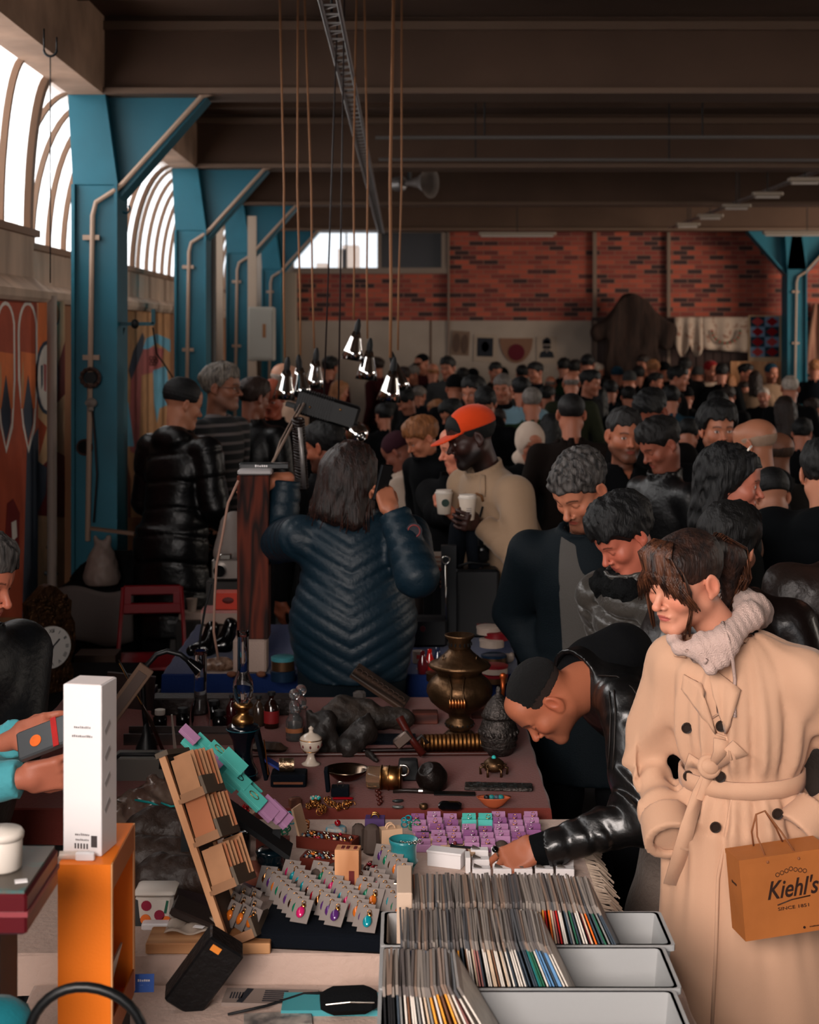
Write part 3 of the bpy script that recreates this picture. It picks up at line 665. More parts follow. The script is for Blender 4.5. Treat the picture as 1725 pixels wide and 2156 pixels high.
# ---------------------------------------------------------------- the people one can tell apart
def figure(label, loc, J, style=None, hair=(.06, .05, .05), skin=(.70, .47, .37), face={}, hd={}, coat=None, coatm=None, legs=(.06, .065, .08), hands=(None, None), hh=.005, ch=.013, hairk={}, coat_name='jacket', group=None, rz=0., hairm=None, bh=.026, name='person', lh=.02):
    t = thing(name, label, 'person', loc, rz, group)
    ps, cf = base_body(J, skin, face, hd, hh=hh, hands=hands, bh=bh); sdf_mesh('body', ps, skin_m, t, cf)
    if style: hair_obj(J, style, hairm or hair_mat('hair_%02d%02d%02d' % tuple(int(v*99) for v in hair), hair), t, h=hh*1.15, name={'cap': 'cap', 'beanie': 'beanie', 'hood': 'headscarf'}.get(style, 'hair'), **hairk)
    if coat is not None:
        fn, lo, hi = coat_fn(J, **coat); sdf_mesh(coat_name, [(fn, lo, hi, ch)], coatm, t)
    if legs is not None:
        fn, lo, hi = legs_fn(J); sdf_mesh('trousers', [(fn, lo, hi, lh)], cloth('trousers_%02d%02d%02d' % tuple(int(v*99) for v in legs), legs), t)
        shoes(J, t)
    return t
def hit(fn, px, py, loc=(0, 0, 0), y0=1.5, y1=9., off=.002):
    """the point of a garment's surface seen at a place of the photograph, in the garment's own frame"""
    o = np.array([0, 0, CH])-np.asarray(loc, float); d = np.array([(px-VX)/F, 1, -(py-VY)/F]); n = np.linalg.norm(d); d /= n; t = y0*n
    for _ in range(140):
        v = float(fn((o+d*t)[None].astype(f32))[0])
        if v < .0006: break
        t += max(v*.8, .0008)
        if t > y1*n: return None
    return o+d*(t-off)
def patch(mb, fn, loc, c, nu=8, nv=6, th=.004, off=.003, mi=0, curve=0., far=None):
    """cloth patch lying on a surface; c: four corners (pixels), grid between them"""
    a, b, cc, d = [np.array(v, float) for v in c]; mem = [None]
    def f(u, v):
        q = (a*(1-u)+b*u)*(1-v)+(d*(1-u)+cc*u)*v; r = hit(fn, q[0], q[1], loc, off=off)
        if r is None: r = mem[0]
        mem[0] = r; return r
    mb.sheet(f, nu, nv, mi, th); return mb
def line_on(mb, fn, loc, pts, r, off=.004, mi=0, n=7, flat=1.):
    q = [hit(fn, x, y, loc, off=off) for x, y in pts]; mb.tube([v for v in q if v is not None], r, mi, n, flat)
# --- woman in the trench coat
def trench_woman():
    Y = 3.9; loc = np.array([.848, Y, 0]); skin = (.78, .53, .43)
    J = skel(1.665, lean=5, twist=-30, head=(-54, 15, 3), headpos=(-.158, -.055, 1.540), hands=((-.20, -.10, .925), (.10, -.15, .955)), poles=((-.2, 1, 0), (1, .45, 0)), shw=.90)
    t = thing('person', 'woman with a ponytail in a belted beige trench coat over a pale hoodie', 'person', loc)
    J2 = dict(J); J2.update({('w', k): J['w', k]*.7+J['e', k]*.3 for k in (-1, 1)})
    ps, cf = base_body(J2, skin, dict(fem=True, lips=(.62, .26, .26), lipk=.8, brow=(.16, .10, .08), lid=.9, warm=.55), dict(fem=True, jaw=.97), hh=.0026, neckr=.028, hands=tuple(hand_parts(J['w', k]*.72+J['e', k]*.28, J['w', k]-J['e', k], (k*.6, -.8, 0), 1, 1.1, .9, .22) for k in (-1, 1)))
    sdf_mesh('body', ps, skin_m, t, cf); hf = J['hf']
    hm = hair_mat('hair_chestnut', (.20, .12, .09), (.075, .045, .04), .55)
    def hair(p):
        q = loc_(p, hf); x, y, z = q[:, 0], q[:, 1], q[:, 2]
        d = sm(ell(q, (0, .020, .044), (.081, .100, .082)), ell(q, (0, -.050, .060), (.066, .0445, .054)), .02); zm = np.interp(y, [-.12, -.085, -.06, -.035, -.005, .02, .05, .12], [.030, .034, .028, .012, .022, -.005, -.040, -.045]).astype(f32)
        d = np.maximum(d, zm-z); d = sm(d, ell(q, (0, .112, .040), (.022, .03, .024)), .015)
        tail = sm(cap(q, (0, .125, .045), (.0, .168, .005), .026, .036), cap(q, (0, .168, .0), (-.01, .150, -.115), .036, .014), .03); d = sm(d, tail, .015)
        return (d+wav(q*V(1, .35, 1), 260)*.0008+wav(q, 60)*.0018)*hf[2]
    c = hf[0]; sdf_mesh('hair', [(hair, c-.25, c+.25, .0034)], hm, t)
    rnd = random.Random(3); cur = []
    for i in range(300):                                   # fringe, swept to both sides
        u = rnd.uniform(-1, 1); x0 = u*.064+rnd.uniform(-.004, .004); sx_ = math.copysign(1, u) if rnd.random() < .9 else -math.copysign(1, u)
        L = .036+.055*abs(u)+rnd.uniform(-.01, .012); e = .030*sx_*abs(u)+rnd.uniform(-.007, .007)
        zt = .086-2*x0*x0; yy = -.096+6*(x0*x0)
        cur.append([(x0*.5, -.050, .126), (x0*.85, -.088, .100), (x0, yy-.002, zt-.030), (x0+e*.6, yy-.007, zt-L*.75), (x0+e*1.25, yy-.001+abs(u)*.010, zt-L*1.25)])
    for sx_ in (-1, 1):                                    # long loose locks beside the face
        for k in range(16):
            a = rnd.uniform(0, .016); cur.append([(sx_*(.040), -.070, .098), (sx_*(.064+a*.3), -.062-a*.4, .055), (sx_*(.073+a*.2), -.052-a, .005), (sx_*(.070), -.055-a, -.045), (sx_*(.060-a*.3), -.066-a, -.090-rnd.uniform(0, .02))])
    for k in range(70):                                    # ponytail and wisps
        a, b_ = rnd.uniform(-.03, .03), rnd.uniform(-.02, .02); cur.append([(a*.4, .11, .045+b_*.5), (a*.8, .150, .055+b_), (a*1.2, .195+b_, .01+b_*.6), (a*1.3, .195+b_*.8, -.06), (a*1.0-.01, .155+b_, -.13+rnd.uniform(-.02, .03))])
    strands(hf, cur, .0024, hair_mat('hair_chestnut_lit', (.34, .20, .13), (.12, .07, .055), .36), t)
    cm = cloth('trench_gabardine', (.74, .58, .475), .85, bump=.12, bscale=500)
    ck = dict(g=.034, hem=-.62, wr=.0045, wf=11, collar=0, arm=1.0, flare=.10, neckr=.066, flat=1.0, belly=0, seed=2.)
    f0, lo, hi = coat_fn(J, **ck); fb, _, _ = coat_fn(J, **dict(ck, arms=False)); pel = J['pel']; zb = 1.055; R = J['R']
    def pinch(p, f):                                       # cinched at the belt, gathers above and below
        q = (p-pel.astype(f32))@R.astype(f32); an = np.arctan2(q[:, 1], q[:, 0]); dz = p[:, 2]-zb
        fold = (.009*np.sin(an*11+1)+.006*np.sin(an*23))*np.exp(-(dz/.28)**2)*np.clip(np.abs(dz)/.05, 0, 1)
        return f(p)+.022*np.exp(-(dz/.055)**2)*(ln(q[:, :2]) < .26)+fold*(ln(q[:, :2]) < .3)
    # sleeve folds run across the arm
    def cf_(p):
        d = pinch(p, f0)
        for sg in (-1, 1):
            W = J['w', sg]; E = J['e', sg]; dr = (W-E)/np.linalg.norm(W-E); v = (p-E.astype(f32))@dr.astype(f32); rad = ln(p-E.astype(f32)-v[:, None]*dr.astype(f32))
            m = np.exp(-(rad/.12)**2)*np.exp(-(v/.10)**2); d = d+m*.008*np.sin(v*85+p[:, 0]*30+p[:, 2]*18*sg)
        return d
    coat = sdf_mesh('trench_coat', [(cf_, lo, hi, .0075)], cm, t)
    bf = lambda p: pinch(p, fb)
    # front edge, lapels, collar, storm flap
    m = MB()
    patch(m, cf_, loc, ((1487, 1395), (1560, 1452), (1530, 1545), (1512, 1500)), off=.010, th=.010)
    patch(m, cf_, loc, ((1440, 1420), (1476, 1440), (1508, 1545), (1436, 1450)), off=.011, th=.011)
    m.build('lapel', cm, t, smooth=2)
    m = MB(); patch(m, cf_, loc, ((1500, 1335), (1592, 1297), (1568, 1352), (1520, 1385)), off=.015, th=.012)
    patch(m, cf_, loc, ((1412, 1352), (1440, 1350), (1444, 1385), (1420, 1382)), off=.009, th=.006)
    m.build('collar', cm, t, smooth=2)
    m = MB(); line_on(m, bf, loc, [(1476, 1440), (1508, 1545), (1530, 1552), (1540, 1600)], .0035); line_on(m, bf, loc, [(1548, 1650), (1532, 1740), (1512, 1850), (1508, 2000), (1500, 2156)], .0045)
    line_on(m, bf, loc, [(1560, 1452), (1532, 1490), (1500, 1512)], .003)
    m.build('front_edge', cm, t, smooth=2)
    bm_ = mat('horn_button', (.16, .12, .10), .3)
    for x, y in ((1447, 1533), (1519, 1529), (1517, 1636), (1450, 1634), (1507, 1742), (1536, 1362), (1638, 1714)):
        q = hit(cf_ if x > 1600 or x == 1536 else bf, x, y, loc, off=.012); R_ = Rx(PI/2)
        MB().lathe([(.0, -.004), (.0125, -.004), (.0140, 0), (.0125, .004), (.009, .0035), (.0085, .002), (0, .002)], n=18, R=R_, t=q).build('button', bm_, t, smooth=True)
    # belt with knot, bow and hanging ends
    m = MB(); ring = []
    for k in range(48):
        a = 2*PI*k/48; dr = np.array([math.cos(a), math.sin(a), 0]); z_ = zb+.012*math.sin(a+1); o = np.array([pel[0], pel[1], z_]); r_ = .05
        while float(bf((o+dr*r_)[None].astype(f32))[0]) < 0 and r_ < .4: r_ += .002
        ring.append((o, dr, r_+.004))
    rs = [[tuple(o+dr*(r_+dx)+np.array([0, 0, dz])) for dx, dz in ((0, -.021), (.006, -.020), (.007, 0), (.006, .020), (0, .021), (-.004, 0))] for o, dr, r_ in ring]
    m.rings(rs+[rs[0]], cap=False)
    kc = hit(bf, 1494, 1614, loc, off=.012); m.build('belt', cm, t, smooth=2)
    m = MB(); m.sph(kc, (.026, .018, .022), n=14); m.torus(kc, .021, .009, R=Ry(.5)@Rx(1.3)); m.build('belt_knot', cm, t, smooth=2)
    m = MB()
    def ribbon(pts, w0, w1, th=.004, twist=.0):
        c = [hit(cf_, x, y, loc, off=.010) for x, y in pts]; n = len(c)
        rs = []
        for i, p in enumerate(c):
            d = np.array(c[min(i+1, n-1)])-np.array(c[max(i-1, 0)]); d /= np.linalg.norm(d); s_ = np.cross(d, [0, 1, 0]); s_ /= np.linalg.norm(s_); w_ = (w0+(w1-w0)*i/(n-1))/2
            rs.append([tuple(p+s_*w_+np.array([0, k, 0])) for k in (0, -th)]+[tuple(p-s_*w_+np.array([0, k-.004, 0])) for k in (-th, 0)])
        return rs
    for pts, w0, w1 in (([(1492, 1622), (1470, 1670), (1448, 1740), (1432, 1800), (1416, 1862)], .026, .046), ([(1494, 1625), (1482, 1670), (1462, 1725), (1448, 1790)], .024, .040)): m.rings(ribbon(pts, w0, w1))
    m.build('belt_tail', cm, t, smooth=2)
    m = MB()
    for pts, w0, w1 in (([(1500, 1608), (1514, 1585), (1520, 1556)], .016, .040), ([(1504, 1612), (1530, 1590), (1558, 1572)], .018, .046), ([(1484, 1612), (1462, 1604), (1446, 1598)], .02, .034)): m.rings(ribbon(pts, w0, w1, .008))
    m.build('belt_bow', cm, t, smooth=2)
    for sg in (-1, 1):                                     # turned cuffs
        W, E = J['w', sg], J['e', sg]; d = (W-E)/np.linalg.norm(W-E)
        fn = lambda p: np.maximum(np.maximum(cap(p, W-d*.10, W+d*.02, .058, .064)+wrinkle(p, .004, 22), (p-(W+d*.012).astype(f32))@d.astype(f32)), np.maximum(-((p-(W-d*.07).astype(f32))@d.astype(f32)), -cap(p, W+d*.004, W+d*.1, .044, .050)))
        sdf_mesh('cuff', [(fn, W-.17, W+.17, .006)], cm, t)
    # hoodie: bunched hood around the neck, drawstrings
    hd_m = cloth('hoodie_knit', (.74, .63, .59), .9, bump=.6, bscale=260, sheen=.3)
    nb = J['neck']
    def hood(p):
        d = None
        pts = [np.array(v)-loc for v in (P(1420, 1345, 3.82), P(1430, 1366, 3.76), P(1470, 1372, 3.73), P(1530, 1350, 3.73), P(1578, 1300, 3.80), P(1592, 1290, 3.96), P(1560, 1268, 4.04), P(1500, 1285, 4.03), P(1440, 1315, 3.95))]
        rr = (.013, .015, .018, .026, .034, .038, .036, .026, .015)
        for i in range(9):
            c = cap(p, pts[i], pts[(i+1) % 9], rr[i], rr[(i+1) % 9]); d = c if d is None else sm(d, c, .02)
        for a, b_, ra, rb in ((P(1478, 1350, 3.76), P(1497, 1410, 3.71), .022, .016), (P(1530, 1340, 3.76), P(1522, 1390, 3.72), .026, .016), (P(1590, 1280, 3.88), P(1560, 1262, 3.98), .036, .03)): d = sm(d, cap(p, np.array(a)-loc, np.array(b_)-loc, ra, rb), .025)
        d = d+.0012*np.sin(p[:, 0]*300+p[:, 2]*150)+wrinkle(p, .006, 26)
        return np.maximum(d, -cap(p, nb+[0, .01, -.05], np.array(J['head'])-[0, 0, .05], .052, .056))
    sdf_mesh('hood', [(hood, nb-.26, nb+.24, .0045)], hd_m, t)
    m = MB()
    for pts in ([(1522, 1310), (1533, 1345), (1543, 1390), (1548, 1430), (1546, 1470), (1548, 1510)], [(1440, 1340), (1446, 1370), (1462, 1392), (1485, 1395), (1488, 1388)]):
        q = []
        for x, y in pts:
            v = hit(lambda p: np.minimum(cf_(p), hood(p)), x, y, loc, off=.006); q.append(v)
        m.tube(q, .0045, n=7)
    m.build('drawstring', hd_m, t, smooth=2)
    gold = mat('gold', (.75, .52, .28), .25, 1.)
    e = hpt(hf, (-.080, .006, -.048)); MB().torus(e, .008, .0022, R=Ry(1.2)).build('earring', gold, t, smooth=2); MB().sph(hpt(hf, (-.082, -.004, -.022)), .003).build('ear_stud', mat('pearl', (.9, .85, .8), .2), t, smooth=2)
    return t, J, loc
tw, TJ, TL = trench_woman()
# --- man in black leather bending over the stall
def bending_man():
    loc = np.array([.95, 4.38, 0]); wl = np.array(T(1135, 1786, .84))-loc; wl[2] = .835
    hp = np.array([.375, 4.20, 1.163])-loc
    hand = hand_parts(wl+np.array([.0, 0, .012]), (-.80, -.12, -.36), (.05, -.55, .8), 1, (.95, .9, .8, .55), .9, 1.04, .05)
    J = skel(1.78, lean=60, twist=-80, head=(-80, 62, 0), headpos=hp, hands=((.0, .30, .62), tuple(wl)), poles=((.3, .5, -.3), (.9, -.3, -.25)), feet=((-.30, .12, .075), (-.22, -.14, .075)), shw=.98, hs=.85)
    t = thing('person', 'crop haired man in a black leather jacket bent over the jewellery stall', 'person', loc)
    # body frame: index -1 is his right (far) side, +1 the near, reaching side
    ps, cf = base_body(J, (.60, .35, .25), dict(stub=.38, lid=.8, brow=(.05, .035, .03), warm=.5), dict(jaw=1.02, nose=1.12), hh=.0027, neckr=.036, hands=(None, hand))
    sdf_mesh('body', ps, skin_m, t, cf); hf = J['hf']
    hm = mat('hair_cropped_dark', (.03, .026, .028), .75, bump=.8, bscale=700); h2 = mat('hair_faded_side', (.17, .115, .095), .8, bump=.8, bscale=800)
    def top(p):
        q = loc_(p, hf); return np.maximum(ell(q, (0, .019, .043), (.0772, .0972, .0800)), np.interp(q[:, 1], [-.1, -.06, .0, .05, .12], [.045, .043, .040, .035, .02]).astype(f32)-q[:, 2]+.1*np.abs(q[:, 0])+wav(q, 500)*.006)*hf[2]+wav(q, 400)*.001
    def side_(p):
        q = loc_(p, hf); zm = np.interp(q[:, 1], [-.12, -.055, -.03, .0, .03, .06, .12], [.05, .030, -.015, .008, -.03, -.052, -.06]).astype(f32); return np.maximum(ell(q, (0, .0185, .041), (.0754, .0955, .0772)), zm-q[:, 2])*hf[2]+wav(q, 500)*.0005
    c = hf[0]; sdf_mesh('hair', [(top, c-.15, c+.17, .003)], hm, t); sdf_mesh('hair_sides', [(side_, c-.15, c+.16, .003)], h2, t)
    lm = mat('leather_black', (.045, .042, .043), .34, bump=.35, bscale=26, var=.35, vscale=7, coat=.25)
    fn, lo, hi = coat_fn(J, g=.022, hem=-.02, wr=.006, wf=15, collar=.045, arm=1.02, neckr=.066, belly=.015, seed=5., cuff=.93)
    S, E, W = J['s', 1], J['e', 1], J['w', 1]
    def f2(p):
        d = fn(p); v = (p-E.astype(f32))@((W-E)/np.linalg.norm(W-E)).astype(f32); u = (p-S.astype(f32))@((E-S)/np.linalg.norm(E-S)).astype(f32)
        rE = ln(p-E.astype(f32)); m = np.exp(-(rE/.16)**2); d = d+m*.0065*np.sin(v*70+5*np.sin(p[:, 0]*17+p[:, 1]*23+p[:, 2]*13))
        return d-.004*np.exp(-(np.abs(ln(p-S.astype(f32))-.085)/.006)**2)
    sdf_mesh('leather_jacket', [(f2, lo, hi, .0065)], lm, t)
    m = MB()
    line_on(m, f2, loc, [(1293, 1452), (1296, 1500), (1294, 1560), (1290, 1620)], .0022); line_on(m, f2, loc, [(1283, 1455), (1286, 1500), (1284, 1560), (1280, 1620)], .0018)
    line_on(m, f2, loc, [(1228, 1432), (1262, 1422), (1300, 1424), (1332, 1448), (1345, 1470)], .002)
    m.build('seam', mat('leather_seam', (.09, .07, .06), .5), t, smooth=2)
    d = (W-E)/np.linalg.norm(W-E)
    kf = lambda p: np.maximum(np.abs((p-(W-d*.018).astype(f32))@d.astype(f32))-.034, cap(p, W-d*.1, W+d*.1, .041, .041))
    sdf_mesh('knit_cuff', [(kf, W-.08, W+.08, .004)], cloth('knit_black', (.02, .025, .035)), t)
    hs_, _, _ = coat_fn(J, g=.006, hem=.15, collar=.06, neckr=.058, arms=False); nb = J['neck']
    sdf_mesh('hoodie', [(lambda p: sm(cap(p, nb+[-.01, .03, .01], nb+[-.05, -.02, -.03], .068, .06), cap(p, nb+[.02, .0, .03], nb+[.09, .0, .06], .07, .08), .03)+wrinkle(p, .004, 30), nb-.22, nb+.25, .008)], cloth('hoodie_black', (.022, .024, .032)), t)
    fn, lo, hi = legs_fn(J, g=.042, wr=.006, rad=1.15); sdf_mesh('jeans', [(fn, lo, hi, .010)], cloth('jeans_grey', (.40, .35, .32), .9, bump=.5, bscale=90, var=.12, vscale=9), t)
    for sg in (-1, 1): MB().sph(J['f', sg]+np.array([-.06, -.04, -.03]), (.11, .11, .05), n=14).build('shoe', mat('dark_shoe', (.07, .06, .06), .5), t, smooth=2)
    w_, B, s_ = hand[2]; rp = w_+B@(np.array([.034, .100, .004])*s_)
    MB().torus(rp, .0108, .0022, R=B@Rx(PI/2)).sph(rp+B@np.array([0, 0, .0125]), (.009, .009, .005), 1, R=B).build('ring', [mat('silver', (.7, .68, .65), .2, 1.), mat('onyx', (.02, .02, .02), .1)], t, smooth=2)
    return t, J, loc
bm, BJ, BL = bending_man()
# --- trader in the navy quilted jacket, seen from behind
def navy():
    loc = np.array([-.195, 6.0, 0]); Lh = np.array(P(570, 1003, 6.32))-loc; Rh = np.array(P(812, 1050, 5.86))-loc
    hl = hand_parts(Lh+np.array([.04, 0, -.01]), (-1, -.1, -.06), (.1, -.1, 1), -1, .25, .5, 1.05); hr = hand_parts(Rh+np.array([.02, -.02, -.05]), (-.35, .3, 1), (.5, -.8, 0), 1, .8, .4, 1.0)
    J = skel(1.72, lean=2, twist=180, head=(150, 12, -6), hands=(tuple(Rh+np.array([.03, 0, -.05])), tuple(Lh+np.array([.06, 0, -.01]))), poles=((.40, -.1, -1), (-.30, .35, -1)), shw=1.12)
    t = thing('person', 'long brown haired trader in a navy quilted jacket, one hand on the wooden post', 'person', loc)
    ps, cf = base_body(J, (.62, .38, .28), {}, {}, hh=.005, hands=(hr, hl)); sdf_mesh('body', ps, skin_m, t, cf)
    hm = hair_mat('hair_brown_long', (.155, .085, .065), (.06, .035, .03), .5); hf = J['hf']
    def hair(p):
        q = loc_(p, hf); d = ell(q, (0, .020, .040), (.090, .108, .092)); z = q[:, 2]
        d = sm(d, cap(q, (.045, .05, .0), (.085, .06, -.15), .065, .035), .05); d = sm(d, cap(q, (-.045, .05, .0), (-.085, .07, -.17), .065, .035), .05); d = sm(d, cap(q, (0, .08, 0), (0, .10, -.15), .06, .05), .05)
        d = np.maximum(d, -ell(q, (0, -.13, -.03), (.055, .085, .10))); return (d+wav(q*V(1, 1, .3), 150)*.004+wav(q*V(1, 1, .4), 55)*.007)*hf[2]
    sdf_mesh('hair', [(hair, J['head']-.3, J['head']+.22, .005)], hm, t)
    rnd = random.Random(8); cur = []
    for k in range(120):
        a = rnd.uniform(-2.3, 2.3); x, y = math.sin(a)*.092, .02+math.cos(a)*.105; L = rnd.uniform(.12, .22)
        cur.append([(x*.5, .02+(y-.02)*.5, .125), (x*.95, y*.9, .075), (x*1.08, y*1.02, .0), (x*1.2+rnd.uniform(-.01, .01), y*1.05, -L*.6), (x*1.3+rnd.uniform(-.02, .02), y*1.1, -L)])
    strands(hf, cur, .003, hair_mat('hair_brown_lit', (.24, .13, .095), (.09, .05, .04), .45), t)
    fn, lo, hi = coat_fn(J, g=.055, hem=-.085, quilt='chevron', qs=.055, A=.0055, wr=.007, wf=13, collar=.05, arm=1.05, neckr=.068, belly=.095, cuff=.97, seed=1.)
    sdf_mesh('quilted_jacket', [(fn, lo, hi, .0085)], mat('navy_nylon', (.032, .115, .16), .5, bump=.25, bscale=60), t)
    q = hit(fn, 556, 1018, loc); m = MB()
    if q is not None: m.box(q, (.05, .003, .008)); m.build('sleeve_label', mat('red_label', (.55, .08, .10), .6), t)
    q = hit(fn, 872, 1118, loc)
    if q is not None: MB().lathe([(0, -.002), (.03, -.002), (.03, .002), (0, .002)], R=Rx(PI/2), t=q).torus(q+np.array([0, -.003, 0]), .022, .003, 1, R=Rx(PI/2)).build('round_badge', [mat('badge_navy', (.08, .09, .13), .6), mat('badge_red', (.45, .18, .18), .6)], t, smooth=True)
    fn, lo, hi = legs_fn(J, g=.03); sdf_mesh('jeans', [(fn, lo, hi, .014)], cloth('jeans_navy', (.05, .09, .12)), t); shoes(J, t)
    MB().box(Rh+np.array([-.01, .0, .06]), (.07, .012, .14), R=Ry(.25)@Rz(.9), bev=.004).build('phone', mat('phone_black', (.05, .05, .06), .25), None, loc=tuple(loc))
    o = bpy.data.objects['phone']; props(o, 'dark phone held up to the ear by the person in navy', 'phone')
    return t
navy()
# --- man in the orange cap
def cap_man():
    loc = np.array([.565, 7.25, 0]); cup = np.array(P(985, 1085, 6.9))-loc
    hl = hand_parts(cup+np.array([.04, .05, -.035]), (-.5, -.8, .1), (.6, -.6, -.2), 1, .85, .6, 1.05)
    J = skel(1.86, lean=24, twist=-62, head=(-80, 18, 0), hands=((-.25, -.12, 1.12), tuple(cup+np.array([.06, .07, -.04]))), poles=((.2, .5, -.8), (.5, -.5, -.9)), shw=1.1)
    t = thing('person', 'man in an orange baseball cap and beige overshirt, leaning forward with a white cup', 'person', loc)
    ps, cf = base_body(J, (.20, .11, .09), dict(stub=.8, beard=(.03, .03, .03), warm=.1), {}, hh=.005, hands=(None, hl)); sdf_mesh('body', ps, skin_m, t, cf)
    hair_obj(J, 'cap', cloth('cap_orange', (.80, .24, .07), bump=.4), t, h=.005, name='cap'); hair_obj(J, 'crop', mat('hair_black_crop', (.03, .03, .03), .8), t, h=.006)
    fn, lo, hi = coat_fn(J, g=.040, hem=-.09, wr=.007, wf=11, collar=.055, arm=1.05, neckr=.066, belly=.02, flare=.03, seed=7., cuff=.95)
    sdf_mesh('overshirt', [(fn, lo, hi, .0095)], cloth('overshirt_beige', (.56, .46, .37), .9), t)
    m = MB(); patch(m, fn, loc, ((1012, 1000), (1022, 1000), (1022, 1046), (1010, 1042)), 3, 4, off=.006, th=.006); m.build('pocket_flap', cloth('overshirt_beige', (.56, .46, .37)), t, smooth=2)
    fn, lo, hi = legs_fn(J, g=.03); sdf_mesh('jeans', [(fn, lo, hi, .016)], cloth('jeans_navy', (.05, .09, .12)), t); shoes(J, t)
    return loc+cup
cupA = cap_man()
def blonde():
    loc = np.array([.30, 7.75, 0]); cup = np.array(P(935, 1058, 7.3))-loc
    hl = hand_parts(cup+np.array([.03, .02, -.05]), (-.5, -.6, .55), (-.5, -.8, -.5), -1, .8, .5, .95)
    J = skel(1.70, lean=8, twist=-50, head=(-78, 14, 4), headpos=(-.02, -.05, 1.585), hands=(tuple(cup+np.array([.05, .03, -.07])), (-.02, -.35, 1.02)), poles=((-.5, .3, -.9), (.5, .2, -.9)))
    t = thing('person', 'woman with long blonde hair in a black coat holding a white takeaway cup', 'person', loc)
    ps, cf = base_body(J, (.80, .50, .40), dict(fem=True, lips=(.7, .25, .25)), dict(fem=True), hh=.0055, hands=(hl, None)); sdf_mesh('body', ps, skin_m, t, cf)
    hf = J['hf']; hm = hair_mat('hair_blonde', (.72, .48, .30), (.38, .24, .16), .5)
    def hair(p):
        q = loc_(p, hf); a = q.copy(); a[:, 0] = np.abs(a[:, 0]); d = ell(q, (0, .022, .044), (.082, .102, .084)); d = np.maximum(d, np.interp(q[:, 1], [-.12, -.08, -.05, -.02, .05], [.07, .066, .03, .0, -.03]).astype(f32)-q[:, 2])
        d = sm(d, sm(cap(a, (.07, .02, .0), (.080, -.03, -.14), .028, .034), cap(a, (.080, -.03, -.14), (.075, -.05, -.24), .034, .02), .02), .03); d = sm(d, cap(q, (0, .07, 0), (0, .08, -.15), .05, .04), .04)
        return (d+wav(q*V(1, 1, .35), 120)*.005)*hf[2]
    sdf_mesh('hair', [(hair, J['head']-.3, J['head']+.2, .0055)], hm, t)
    fn, lo, hi = coat_fn(J, g=.03, hem=-.4, wr=.005, collar=.05, arm=1.1, cuff=.9); sdf_mesh('coat', [(fn, lo, hi, .014)], cloth('coat_black', (.025, .028, .038)), t)
    fn, lo, hi = legs_fn(J); sdf_mesh('trousers', [(fn, lo, hi, .02)], cloth('trousers_black', (.03, .03, .04)), t); shoes(J, t)
    return loc+cup
cupB = blonde()
blk = cloth('wool_black', (.025, .03, .042)); blk2 = cloth('wool_black_warm', (.05, .04, .042)); nav = cloth('wool_navy', (.045, .08, .115))
def stand(label, px, top, Y, yaw, head=(0, 0, 0), lean=3, coat={}, cm=None, hs=1., h=None, **k):
    ht = h or (CH-(top-VY)*Y/F-.012); ht2 = ht/(.995 if lean < 8 else .97)
    hp, po = k.pop('hp', (None, None)), k.pop('poles', (None, None))
    for _ in range(3):
        J = skel(ht2, lean=lean, head=head, hs=hs, hands=hp, poles=po); ht2 *= (CH-(top-VY)*Y/F-.008)/(J['head'][2]+.122*J['hf'][2])
    o = Rz(math.radians(yaw))@J['head']
    return figure(label, (at(px, Y)-o[0], Y-o[1], 0), J, coat=dict(dict(g=.028, hem=-.1, wr=.005), **coat), coatm=cm or blk, rz=math.radians(yaw), **k), J
# man in the navy parka with grey curls
pk_t, pJ = stand('man with greying dark curls in an open navy parka over a grey shirt, looking down', 1222, 950, 5.4, -18, (-26, 34, 0), 16, dict(g=.045, hem=-.35, collar=.05, arm=1.05), cloth('parka_navy', (.035, .075, .10), .7), style='curly', hairm=hair_mat('hair_grey_dark', (.30, .28, .27), (.055, .052, .055)), skin=(.66, .42, .32), face=dict(stub=.6, lid=.85, beard=(.12, .09, .08)), hd=dict(nose=1.15), hh=.004, ch=.010, legs=(.05, .055, .07), hp=((-.14, -.06, .93), (.14, -.06, .93)))
fq, lo_, hi_ = coat_fn(pJ, g=.050, hem=-.10, collar=0, neckr=.06, arms=False, wr=.006, wf=18)
sdf_mesh('shirt', [(lambda p: np.maximum(fq(p)+.0, np.maximum(np.abs(p[:, 0]-.02)-.085, p[:, 1]+.0)), lo_, hi_, .010)], cloth('shirt_grey', (.27, .26, .25)), pk_t)
MB().tube([(-.13, -.17, 1.42), (-.14, -.185, 1.36), (-.135, -.185, 1.28)], .004).build('drawcord', mat('cord_rust', (.42, .15, .08), .6), pk_t)
# woman in the grey puffer
pf_t, fJ = stand('woman with dark hair in a glossy grey puffer jacket, profile bowed to the left', 1315, 1045, 4.95, -62, (-4, 36, 0), 12, dict(g=.05, hem=-.02, quilt='puffer', qs=.085, A=.030, collar=.07, arm=1.15, wr=.010), mat('puffer_grey', (.20, .185, .17), .36, bump=.5, bscale=30, sheen=.1), style='short', hairk=dict(t=.010), hair=(.035, .035, .04), skin=(.68, .38, .30), face=dict(fem=True, lid=.9, lips=(.6, .25, .25)), hd=dict(fem=True), hh=.004, ch=.009, hp=((-.12, -.07, .86), (.12, -.07, .86)))
nb = fJ['neck']
sdf_mesh('fluffy_scarf', [(lambda p: sm(cap(p, nb+[-.07, -.075, .012], nb+[.06, -.075, .012], .042), cap(p, nb+[-.08, .02, .03], nb+[-.08, -.06, .012], .042), .03)+wav(p, 130)*.007, nb-.2, nb+.2, .006)], cloth('scarf_fluffy_black', (.05, .055, .06), bump=1., bscale=90), pf_t)
